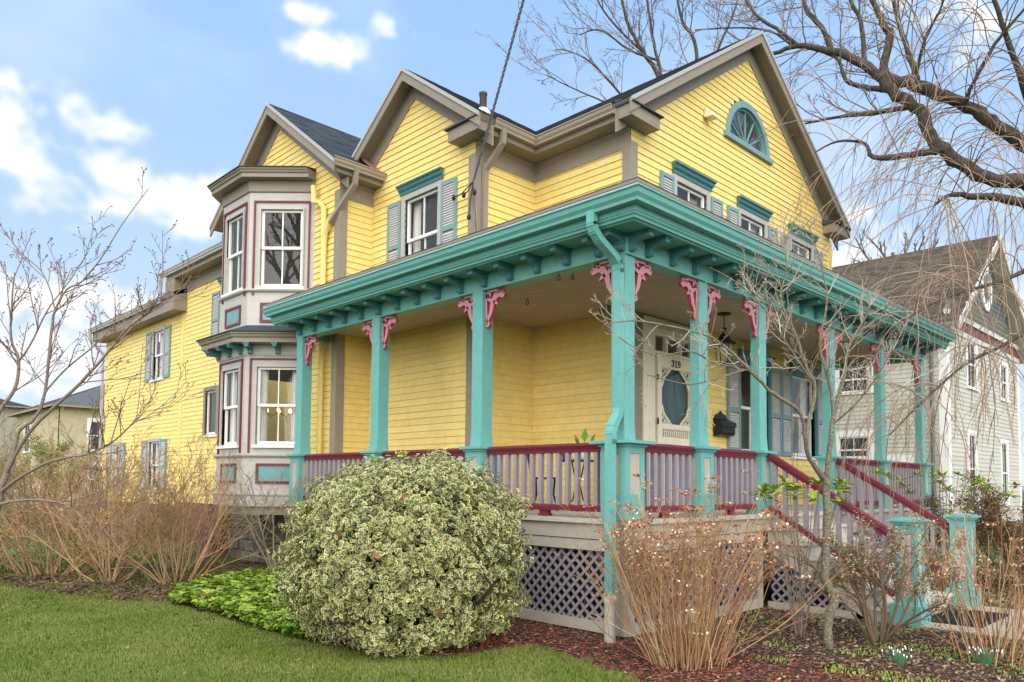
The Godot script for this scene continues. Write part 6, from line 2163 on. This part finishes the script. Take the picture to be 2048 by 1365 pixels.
	var far := px(1052, -30, 10.4)
	var end := a0 + (far - a0) * 3.0
	var strand := [[], [], []]
	var rad := []
	for k in 160:
		var t := k / 159.0
		var p := a0.lerp(end, t) - Vector3(0, 0.35 * t * (1 - t), 0)
		for s in 3:
			var w := t * 210.0 + s * TAU / 3
			strand[s].append(p + Vector3(cos(w) * 0.013, sin(w) * 0.013, cos(w) * 0.008))
		rad.append(0.009)
	for s in 3: mb.tube(strand[s], rad, 5)
	var cable := top(mb, "power_cable", M.cable, "twisted grey overhead power cable running down to the house corner", "cable")
	mb = MB.new()
	var hub := a0 + Vector3(-0.05, -0.15, 0.0)
	mb.tube([a0, hub], [0.012, 0.012], 5)
	for q in [Vector3(-0.1, -0.20, -0.34), Vector3(-0.1, -0.22, -0.10), Vector3(-0.06, -0.22, 0.10), Vector3(-0.08, -0.58, 0.0)]:
		mb.tube([hub, hub + q * 0.5 + Vector3(-0.02, -0.06, 0), hub + q], [0.009, 0.009, 0.009], 5)
		mb.ball(hub + q, Vector3(0.035, 0.05, 0.035), 4, 6)
	part(mb, "insulators", M.black_metal, cable)
	mb = MB.new()
	mb.tube([hub, hub + Vector3(0.04, -0.3, 0.02), Vector3(XA + 0.02, 5.3, ZB + 0.06), Vector3(XA + 0.02, 4.7, ZB + 0.06)], [0.014, 0.014, 0.014, 0.014], 5)
	part(mb, "conduit", M.taupe, cable)
	# snowdrops
	for q in [[Vector3(0.96, 0, 2.31), "clump of white snowdrops in bloom below the twiggy shrub"], [Vector3(1.55, 0, 2.85), "clump of white snowdrops under the right hand hydrangea"]]:
		var o := thing("snowdrop_clump", q[1], "flowers", q[0], "snowdrops in the front bed")
		mb = MB.new()
		mb.tinted = true
		for k in 70:
			mb.tint = Color(0.07, 0.20, 0.09) * rng.randf_range(0.8, 1.3)
			var a := rng.randf() * TAU
			var p := Vector3(cos(a), 0, sin(a)) * rng.randf() * 0.09
			var tip := p * 1.7 + Vector3(0, rng.randf_range(0.08, 0.15), 0)
			var s := Vector3(-sin(a), 0, cos(a)) * 0.004
			mb.quad(p - s, p + s, tip + s * 0.5, tip - s * 0.5)
		stuff(part(mb, "leaves", M.leaf, o))
		mb = MB.new()
		for k in 16:
			var a := rng.randf() * TAU
			var p := Vector3(cos(a), 0, sin(a)) * rng.randf_range(0.02, 0.15) + Vector3(0, rng.randf_range(0.09, 0.15), 0)
			mb.ball(p, Vector3(0.007, 0.013, 0.007), 4, 5)
		stuff(part(mb, "flowers", M.white_paint, o))
	# chandelier seen through the bay
	var ch := thing("chandelier", "small lit chandelier with warm bulbs inside the lower bay window", "chandelier", Vector3(1.54, 4.2, -10.55))
	mb = MB.new()
	mb.tube([Vector3(0, 0, 0), Vector3(0, -1.12, 0)], [0.01, 0.01], 5)
	part(mb, "stem", M.black_metal, ch)
	for k in 4:
		var a := TAU * k / 4 + 0.5
		mb = MB.new()
		mb.tube([Vector3(0, -1.09, 0), Vector3(cos(a) * 0.16, -1.19, sin(a) * 0.16), Vector3(cos(a) * 0.24, -1.11, sin(a) * 0.24)], [0.009, 0.009, 0.009], 5)
		part(mb, "arm", M.black_metal, ch)
		mb = MB.new()
		mb.ball(Vector3(cos(a) * 0.24, -1.06, sin(a) * 0.24), Vector3(0.028, 0.045, 0.028), 6, 8)
		part(mb, "bulb", M.bulb, ch)
	var ol := OmniLight3D.new()
	ol.name = "chandelier_light"
	ol.light_energy = 0.04
	ol.light_color = Color(1.0, 0.72, 0.42)
	ol.omni_range = 8.0
	ol.omni_attenuation = 2.0
	ol.light_size = 0.2
	ol.shadow_enabled = true
	ol.position = Vector3(1.54, 3.02, -10.55)
	add_child(ol)

# ---------------------------------------------------------------- neighbours
func plain_window(w: W, r: Array, parent: Node3D, frame: String, cw := 0.13) -> void:
	window(w, r, parent, frame, false, {"casing": cw, "sill": frame, "sash": "white_paint", "lites": 2, "inset": 0.25, "pane": "insect_screen"})

func build_neighbours() -> void:
	# ---- house to the right
	var o := thing("grey_house", "pale grey clapboard house with brown shingle roof right of the porch", "house", Vector3(16.9, 0, -1.7))
	var O := Vector3(16.9, 0, -1.7)
	var mats := ["neighbour_a", "neighbour_b"]
	var f := W.new(Vector3(0, 0, 0), Vector3(8.1, 0, 0), 0.5, 6.0)
	f.holes = [[1.95, 2.85, 4.6, 6.0 - 0.02], [5.7, 6.5, 4.55, 5.7], [1.95, 2.65, 1.1, 3.2], [5.6, 6.3, 1.1, 3.1]]
	var wm := MB.new()
	sheathing(f, wm, -0.1, -0.003)
	var fw := part(wm, "front_wall", M.interior, o)
	clapboards(f, fw, true, mats, 0.125)
	for r in f.holes: plain_window(f, r, o, "white_paint", 0.11)
	var s := W.new(Vector3(0, 0, -14), Vector3(0, 0, 0), 0.5, 6.0)
	s.holes = [[11.0, 11.9, 4.45, 5.2], [11.0, 11.9, 2.3, 3.1]]
	wm = MB.new()
	sheathing(s, wm, -0.1, -0.003)
	var sw := part(wm, "side_wall", M.interior, o)
	clapboards(s, sw, true, mats, 0.125)
	for r in s.holes: plain_window(s, r, o, "white_paint", 0.18)
	var mb := MB.new()
	mb.box(Vector3(7.95, 0.3, -14), Vector3(8.1, 6, -0.1)); mb.box(Vector3(0.1, 0.3, -14), Vector3(7.95, 6, -13.9))
	part(mb, "back_wall", M.neighbour_a, o)
	mb = MB.new()
	for q in [[0.0, 0.0], [8.1, 0.0]]:
		mb.box(Vector3(q[0] - 0.03 if q[0] == 0 else q[0] - 0.2, 0.4, -0.2), Vector3(q[0] + 0.2 if q[0] == 0 else q[0] + 0.03, 6.0, 0.032))
	mb.box(Vector3(-0.034, 2.30, -5.2), Vector3(-0.002, 2.52, -0.9))
	part(mb, "corner_board", M.white_paint, o)
	mb = MB.new()
	mb.box(Vector3(-0.1, 6.16, 0.0), Vector3(8.2, 6.42, 0.06)); mb.box(Vector3(-0.06, 6.0, -14), Vector3(0.0, 6.25, 0.0))
	part(mb, "frieze", M.dull_red, o)
	mb = MB.new()
	mb.box(Vector3(-0.14, 6.42, 0.0), Vector3(8.24, 6.56, 0.12)); mb.box(Vector3(-0.1, 6.0, 0.0), Vector3(8.2, 6.155, 0.05))
	part(mb, "trim_band", M.aged_white, o)
	# gable with fish-scale shingles, round attic window
	var g := W.new(Vector3(0, 0, 0), Vector3(8.1, 0, 0), 6.56, 6.57)
	g.peak_u = 4.05; g.peak_y = 9.5; g.slope = 0.76
	mb = MB.new()
	mb.slab([g.p(0.0, 6.5, -0.1), g.p(8.1, 6.5, -0.1), g.p(4.05, 9.45, -0.1)], g.n * 0.09)
	var gb := part(mb, "gable", M.gable_green, o)
	var y := 6.56
	var row := 0
	var ga := MB.new()
	var gc := MB.new()
	while y < 9.3:
		for q in g.pieces(y, y + 0.16):
			var x: float = q.x + (0.1 if row % 2 else 0.0)
			while x < q.y - 0.05:
				var m2 := ga if (row / 4) % 2 == 0 else gc
				m2.hexa([g.p(x, y, 0), g.p(x + 0.19, y, 0), g.p(x + 0.19, y + 0.2, 0), g.p(x, y + 0.2, 0), g.p(x + 0.03, y, 0.03), g.p(x + 0.16, y, 0.03), g.p(x + 0.19, y + 0.2, 0.008), g.p(x, y + 0.2, 0.008)])
				x += 0.2
		y += 0.16
		row += 1
	stuff(part(ga, "shingle", M.gable_green, gb)); stuff(part(gc, "shingle", M.roof_grey, gb))
	mb = MB.new()
	var arc := []
	var wd := []
	for k in 25: arc.append(Vector2(cos(TAU * k / 24) * 0.5, sin(TAU * k / 24) * 0.62)); wd.append(0.2)
	mb.ribbon(g.p(4.05, 7.9, 0.0), g.u, Vector3.UP, g.n * 0.08, arc, wd, mb)
	var aw := part(mb, "attic_window", M.white_paint, o)
	mb = MB.new()
	var pts := []
	for k in 16: pts.append(g.p(4.05 + cos(TAU * k / 16) * 0.42, 7.9 + sin(TAU * k / 16) * 0.53, 0.04))
	mb.slab(pts, g.n * 0.006)
	part(mb, "pane", M.glass, aw)
	var ov := 0.45
	var yr := 9.55
	var sl := 0.76
	var el := yr - sl * (4.05 + ov)
	roof_face([Vector3(-ov, el, -14.3), Vector3(-ov, el, ov), Vector3(4.05, yr, ov), Vector3(4.05, yr, -14.3)], o, "roof", false, "neighbour_a", 0.12, ["brown_a", "brown_b", "brown_c"], 0.34)
	roof_face([Vector3(8.1 + ov, el, ov), Vector3(8.1 + ov, el, -14.3), Vector3(4.05, yr, -14.3), Vector3(4.05, yr, ov)], o, "roof", false, "neighbour_a", 0.12, ["brown_a", "brown_b", "brown_c"], 0.34)
	mb = MB.new()
	rake(mb, Vector3(-ov, el, ov), Vector3(4.05, yr, ov), Vector3(0, 0, 1), 0.24, 0.04)
	rake(mb, Vector3(8.1 + ov, el, ov), Vector3(4.05, yr, ov), Vector3(0, 0, 1), 0.24, 0.039)
	part(mb, "rake_board", M.aged_white, o)
	mb = MB.new()
	var gg := []
	for q in GUTTER: gg.append(Vector2(q.x + ov - 0.04, q.y + el - 0.16))
	mb.run(gg, Vector3(0, 0, -14.3), Vector3(0, 0, ov), Vector3(-1, 0, 0))
	part(mb, "gutter", M.gutter_grey, o)
	mb = MB.new()
	mb.tube([Vector3(-0.12, 5.9, -0.35), Vector3(-0.10, 0.3, -0.35)], [0.05, 0.05], 6)
	part(mb, "downspout", M.cable, o)
	# ---- houses to the left, beyond the back garden
	var lh := [[Vector3(8.5, 0, -38.0), 9.0, 9.0, 5.3, 2.3, "tan_house", "tan stucco house with grey hip roof behind the left shrubs", "tan_wall", "roof_grey"], [Vector3(-3.5, 0, -53.0), 18.0, 10.0, 6.3, 1.8, "far_house", "far house with a dark low roof behind the dogwood", "far_wall", "roof_dark"]]
	for q in lh:
		var hse := thing(q[5], q[6], "house", q[0])
		var wdt: float = q[1]
		var dp: float = q[2]
		var eh: float = q[3]
		var left := W.new(Vector3(-wdt / 2, 0, -dp), Vector3(-wdt / 2, 0, 0), 0.0, eh)
		var fr := W.new(Vector3(-wdt / 2, 0, 0), Vector3(wdt / 2, 0, 0), 0.0, eh)
		fr.holes = [[1.4, 2.7, 3.1, 4.6], [4.4, 5.6, 3.1, 4.6], [1.4, 2.7, 0.9, 2.3]]
		left.holes = [[2.0, 3.2, 3.1, 4.6]]
		mb = MB.new()
		sheathing(left, mb, -0.2, 0.0); sheathing(fr, mb, -0.2, 0.001)
		mb.box(Vector3(wdt / 2 - 0.2, 0, -dp), Vector3(wdt / 2, eh, -0.2)); mb.box(Vector3(-wdt / 2 + 0.2, 0, -dp), Vector3(wdt / 2 - 0.2, eh, -dp + 0.2))
		part(mb, "wall", M[q[7]], hse)
		for r in fr.holes: plain_window(fr, r, hse, "white_paint", 0.15)
		for r in left.holes: plain_window(left, r, hse, "white_paint", 0.15)
		var ex := 0.5
		var a := Vector3(-wdt / 2 - ex, eh, ex)
		var b := Vector3(wdt / 2 + ex, eh, ex)
		var c := Vector3(wdt / 2 + ex, eh, -dp - ex)
		var d := Vector3(-wdt / 2 - ex, eh, -dp - ex)
		var r1 := Vector3(-wdt / 2 + dp * 0.5, eh + q[4], -dp / 2)
		var r2 := Vector3(wdt / 2 - dp * 0.5 + 0.3, eh + q[4], -dp / 2)
		for face in [[a, b, r2, r1], [b, c, r2], [c, d, r1, r2], [d, a, r1]]:
			roof_face(face, hse, "roof", false, q[7], 0.1, [q[8]], 0.5)

# ---------------------------------------------------------------- red car, a sliver of it shows beyond the bushes on the right
func build_car() -> void:
	var o := thing("parked_car", "red parked car half hidden behind the bushes by the grey house", "car", Vector3(27.6, 0, 3.2))
	o.rotation.y = 0.5
	var mb := MB.new()
	var body := [Vector2(-2.1, 0.35), Vector2(2.1, 0.35), Vector2(2.15, 0.7), Vector2(1.9, 0.85), Vector2(1.0, 0.95), Vector2(0.45, 1.38), Vector2(-1.1, 1.42), Vector2(-1.75, 1.0), Vector2(-2.1, 0.92)]
	mb.run(body, Vector3(0, 0, -0.85), Vector3(0, 0, 0.85), Vector3(1, 0, 0))
	part(mb, "body", M.car_red, o)
	for sx in [-1.3, 1.3]:
		for sz in [-0.8, 0.8]:
			mb = MB.new()
			mb.tube([Vector3(sx, 0.32, sz - 0.1), Vector3(sx, 0.32, sz + 0.1)], [0.32, 0.32], 14)
			part(mb, "wheel", M.rubber, o)
	mb = MB.new()
	mb.run([Vector2(-1.5, 1.0), Vector2(0.75, 1.0), Vector2(0.40, 1.33), Vector2(-1.08, 1.36)], Vector3(0, 0, -0.86), Vector3(0, 0, 0.86), Vector3(1, 0, 0))
	part(mb, "window", M.car_glass, o)

func set_view() -> void:
	var cam := Camera3D.new()
	cam.name = "camera"
	var r := Vector3(0.712727, 0.009510, 0.701377)
	var u := Vector3(-0.043816, 0.998559, 0.030985)
	var f := Vector3(0.700072, 0.052816, -0.712117)
	cam.transform = Transform3D(Basis(r, u, -f), Vector3(-6.420455, 1.600000, 4.820099))
	cam.projection = Camera3D.PROJECTION_FRUSTUM
	cam.near = 0.05
	cam.far = 600.0
	cam.size = 0.05 * 1365.0 / 1521.9
	cam.frustum_offset = Vector2(0, 0.05 * (887.39 - 682.5) / 1521.9)
	add_child(cam)
	cam.current = true
	var env := Environment.new()
	env.background_mode = Environment.BG_SKY
	var sky := Sky.new()
	sky.sky_material = make_sky(r, u, f)
	env.sky = sky
	env.tonemap_mode = Environment.TONE_MAPPER_LINEAR
	env.tonemap_exposure = 5.0
	env.background_energy_multiplier = 0.226
	env.sdfgi_enabled = true
	env.ssao_enabled = true
	env.ssil_enabled = true
	var we := WorldEnvironment.new()
	we.name = "world"
	we.environment = env
	add_child(we)
	var sun := DirectionalLight3D.new()
	sun.name = "sun"
	sun.light_energy = 0.5
	sun.light_angular_distance = 110.0
	sun.light_color = Color(1.0, 0.97, 0.92)
	sun.shadow_enabled = true
	add_child(sun)
	sun.look_at_from_position(Vector3(-5.8, 4.4, 5.8), Vector3.ZERO)

# sky panorama: blue air, cumulus made of noise round chosen centres and a thin general field
func make_sky(r: Vector3, u: Vector3, f: Vector3) -> PanoramaSkyMaterial:
	var w := 1536
	var h := 768
	var fn := FastNoiseLite.new()
	fn.seed = 4
	fn.frequency = 1.0
	fn.fractal_octaves = 5
	fn.noise_type = FastNoiseLite.TYPE_SIMPLEX_SMOOTH
	var f2 := FastNoiseLite.new()
	f2.seed = 21
	f2.frequency = 1.0
	f2.fractal_octaves = 4
	# cloud centres seen in the photograph: pixel, half width, half height, strength
	var seen := [[250, 385, 150, 62, 1.05], [60, 300, 100, 75, 1.0], [230, 262, 60, 26, 0.75], [240, 650, 170, 70, 1.15], [30, 700, 170, 90, 1.0], [658, 106, 62, 24, 1.0], [800, 62, 38, 26, 0.75], [620, 28, 40, 20, 0.65], [8, 165, 26, 24, 0.75], [1690, 400, 60, 70, 0.8], [1990, 640, 90, 90, 0.9], [1740, 545, 100, 70, 0.85], [500, 700, 150, 45, 0.8], [1000, 640, 200, 45, 0.6]]
	var cs := []
	for q in seen:
		var d: Vector3 = (r * ((q[0] - 1024.0) / 1521.9) - u * ((q[1] - 887.4) / 1521.9) + f).normalized()
		cs.append([atan2(d.x, -d.z), asin(d.y), q[2] / 1521.9 * 0.9, q[3] / 1521.9 * 0.9, q[4]])
	# the same kind of cumulus all round
	var rg := RandomNumberGenerator.new()
	rg.seed = 77
	for i in 34:
		var az := rg.randf_range(-PI, PI)
		if absf(wrapf(az - PI / 4, -PI, PI)) < 0.75: continue
		cs.append([az, rg.randf_range(0.05, 0.9), rg.randf_range(0.08, 0.22), rg.randf_range(0.04, 0.09), rg.randf_range(0.8, 1.2)])
	var data := PackedByteArray()
	data.resize(w * h * 3)
	for y in h:
		var el := PI / 2 - PI * (y + 0.5) / h
		if el < -0.02:
			for x in w:
				var i := (y * w + x) * 3
				data[i] = 120; data[i + 1] = 122; data[i + 2] = 112
			continue
		var t := clampf(el / 1.1, 0, 1)
		var base := Color(0.71, 0.835, 0.965).lerp(Color(0.51, 0.70, 0.94), pow(t, 0.75))
		base = base.lerp(Color(0.87, 0.925, 0.98), exp(-maxf(el, 0) * 3.6))
		var ce := cos(el)
		var row := []
		for c in cs:
			if absf(el - c[1]) < c[3] * 2.5: row.append(c)
		for x in w:
			var az := wrapf((x + 0.5) / w * TAU, -PI, PI)
			var dx := sin(az) * ce
			var dy := sin(el)
			var dz := -cos(az) * ce
			var m := -1.0
			for c in row:
				var da: float = wrapf(az - c[0], -PI, PI) * ce / c[2]
				var de: float = (el - c[1]) / c[3]
				if de < 0: de *= 1.35
				var q := da * da + de * de
				if q < 6.0: m = maxf(m, c[4] - 0.42 * q)
			var a := 0.0
			if m > -0.95:
				var nz := fn.get_noise_3d(dx * 11.0, dy * 14.0, dz * 11.0) * 1.25 + f2.get_noise_3d(dx * 38.0, dy * 46.0, dz * 38.0) * 0.55
				a = smoothstep(0.0, 1.1, m * 0.9 + nz * 1.15)
			var wisp := smoothstep(0.05, 0.7, fn.get_noise_3d(dx * 2.2 + 9.0, dy * 4.0, dz * 2.2)) * 0.35
			a = clampf(a + wisp * (1.0 - a), 0, 1)
			var col := base.lerp(Color(0.985, 0.985, 0.99), a)
			var i := (y * w + x) * 3
			data[i] = int(col.r * 255); data[i + 1] = int(col.g * 255); data[i + 2] = int(col.b * 255)
	var im := Image.create_from_data(w, h, false, Image.FORMAT_RGB8, data)
	var pm := PanoramaSkyMaterial.new()
	pm.panorama = ImageTexture.create_from_image(im)
	return pm

func build_plants() -> void:
	rng.seed = 101
	build_euonymus()
	rng.seed = 102
	build_hydrangea(Vector3(-0.42, 0, 1.0), "broad dormant hydrangea with dense tan canes before the porch corner", 210, 1.5, 0.55, 330, Color(0.36, 0.18, 0.09))
	rng.seed = 103
	build_hydrangea(Vector3(1.86, 0, 2.86), "dormant hydrangea with thick tan canes beside the walkway", 60, 1.35, 0.42, 60, Color(0.40, 0.2, 0.08))
	rng.seed = 104
	make_shrub_meshes()
	leafless_shrub(Vector3(-2.95, 0, -9.8), 0, 0.3, Vector3(1.15, 1.0, 1.15), "brown leafless shrub farthest from the bay window")
	leafless_shrub(Vector3(-2.44, 0, -8.15), 1, 1.7, Vector3(1.1, 1.05, 1.1), "tangled leafless shrub on the mossy bed beside the lawn edge")
	leafless_shrub(Vector3(-1.75, 0, -7.4), 2, 2.9, Vector3(0.9, 0.95, 0.9), "leafless shrub with tall tan canes between bay and lawn")
	leafless_shrub(Vector3(-1.75, 0, -11.2), 1, 4.1, Vector3(1.2, 1.15, 1.2), "brown leafless shrub under the wing's lower windows")
	leafless_shrub(Vector3(-3.9, 0, -11.2), 2, 0.9, Vector3(1.2, 1.1, 1.2), "brown leafless shrub behind the dogwood trunk")
	leafless_shrub(Vector3(-1.0, 0, -8.9), 0, 5.2, Vector3(0.5, 0.8, 0.5), "upright leafless shrub in front of the brick foundation")
	rng.seed = 105
	twiggy_shrub("bay_shrub", "thin open shrub with reddish twig tips in front of the bay window", Vector3(-0.45, 0, -6.55), 1.75, 0.42, 7, 160, [Color(0.30, 0.12, 0.07), Color(0.36, 0.2, 0.09)], 0.016, Color(0.27, 0.22, 0.15))
	twiggy_shrub("azalea", "twiggy azalea with small bronze leaves before the stair newel", Vector3(1.87, 0, 1.81), 1.2, 0.6, 12, 11000, [Color(0.20, 0.11, 0.06), Color(0.17, 0.16, 0.06), Color(0.33, 0.15, 0.09), Color(0.45, 0.36, 0.24), Color(0.38, 0.26, 0.17), Color(0.10, 0.12, 0.05)], 0.024, Color(0.19, 0.13, 0.08))
	twiggy_shrub("bronze_shrub", "bronze leaved shrub right of the far stair newel", Vector3(7.6, 0, 1.9), 1.55, 0.8, 12, 16000, [Color(0.19, 0.10, 0.05), Color(0.16, 0.14, 0.05), Color(0.24, 0.10, 0.06)], 0.045, Color(0.15, 0.10, 0.07), "bronze shrubs beyond the walkway")
	twiggy_shrub("bronze_shrub", "bronze leaved shrub with green tips below the weeping tree", Vector3(9.4, 0, 2.9), 1.6, 0.9, 12, 16000, [Color(0.19, 0.10, 0.05), Color(0.17, 0.17, 0.05), Color(0.24, 0.12, 0.06)], 0.045, Color(0.15, 0.10, 0.07), "bronze shrubs beyond the walkway")
	twiggy_shrub("bronze_shrub", "low bronze shrub close to the walkway edge", Vector3(7.0, 0, 3.1), 0.95, 1.0, 10, 9000, [Color(0.16, 0.12, 0.05), Color(0.18, 0.19, 0.05), Color(0.22, 0.10, 0.06)], 0.04, Color(0.15, 0.10, 0.07), "bronze shrubs beyond the walkway")
	rng.seed = 106
	var hd := []
	for k in 16: hd.append(Vector3(rng.randf_range(-0.25, 0.55), rng.randf_range(1.42, 1.64), rng.randf_range(-0.5, 0.35)))
	rhododendron("sparse rhododendron with yellow green leaf whorls in front of the stair rail", Vector3(1.55, 0, 1.12), hd, Color(0.1, 0.08, 0.05))
	hd = []
	for k in 26: hd.append(Vector3(rng.randf_range(-0.9, 0.9), rng.randf_range(1.2, 1.85), rng.randf_range(-0.9, 0.9)))
	rhododendron("bushy rhododendron with yellow green leaves beyond the far stair rail", Vector3(7.0, 0, 1.0), hd, Color(0.1, 0.08, 0.05))
	twiggy_shrub("evergreen_shrub", "yellow green evergreen shrub near the tan house", Vector3(0.2, 0, -24.0), 3.0, 0.7, 9, 9000, [Color(0.20, 0.22, 0.03), Color(0.28, 0.26, 0.04), Color(0.12, 0.16, 0.03)], 0.07, Color(0.12, 0.09, 0.05))
	rng.seed = 107
	build_weeping_tree()
	rng.seed = 108
	build_young_tree()
	rng.seed = 109
	build_dogwood()
	build_back_tree()
	far_tree(px(1790, 900, 34.0) * Vector3(1, 0, 1), 15.0, "bare tree rising behind the grey house roof", 111, [[-0.7, 1.0, 0.2, 0.5], [-0.2, 1.0, 0.4, 0.5], [0.4, 1.0, 0.0, 0.5], [0.6, 0.8, 0.5, 0.45]], Color(0.17, 0.14, 0.11))
	far_tree(Vector3(-14.5, 0, -0.5), 17.0, "big bare street tree mirrored in the bay windows", 112, [[0.5, 1.0, -0.2, 0.5], [-0.4, 1.0, 0.3, 0.55], [0.1, 1.0, -0.6, 0.5], [0.6, 0.7, 0.5, 0.45]], Color(0.07, 0.055, 0.045))

func _ready() -> void:
	rng.seed = 1234
	make_materials()
	set_view()
	build_ground()
	rng.seed = 2
	build_house()
	rng.seed = 3
	build_porch()
	rng.seed = 4
	build_neighbours()
	build_car()
	build_porch_things()
	build_litter()
	build_plants()
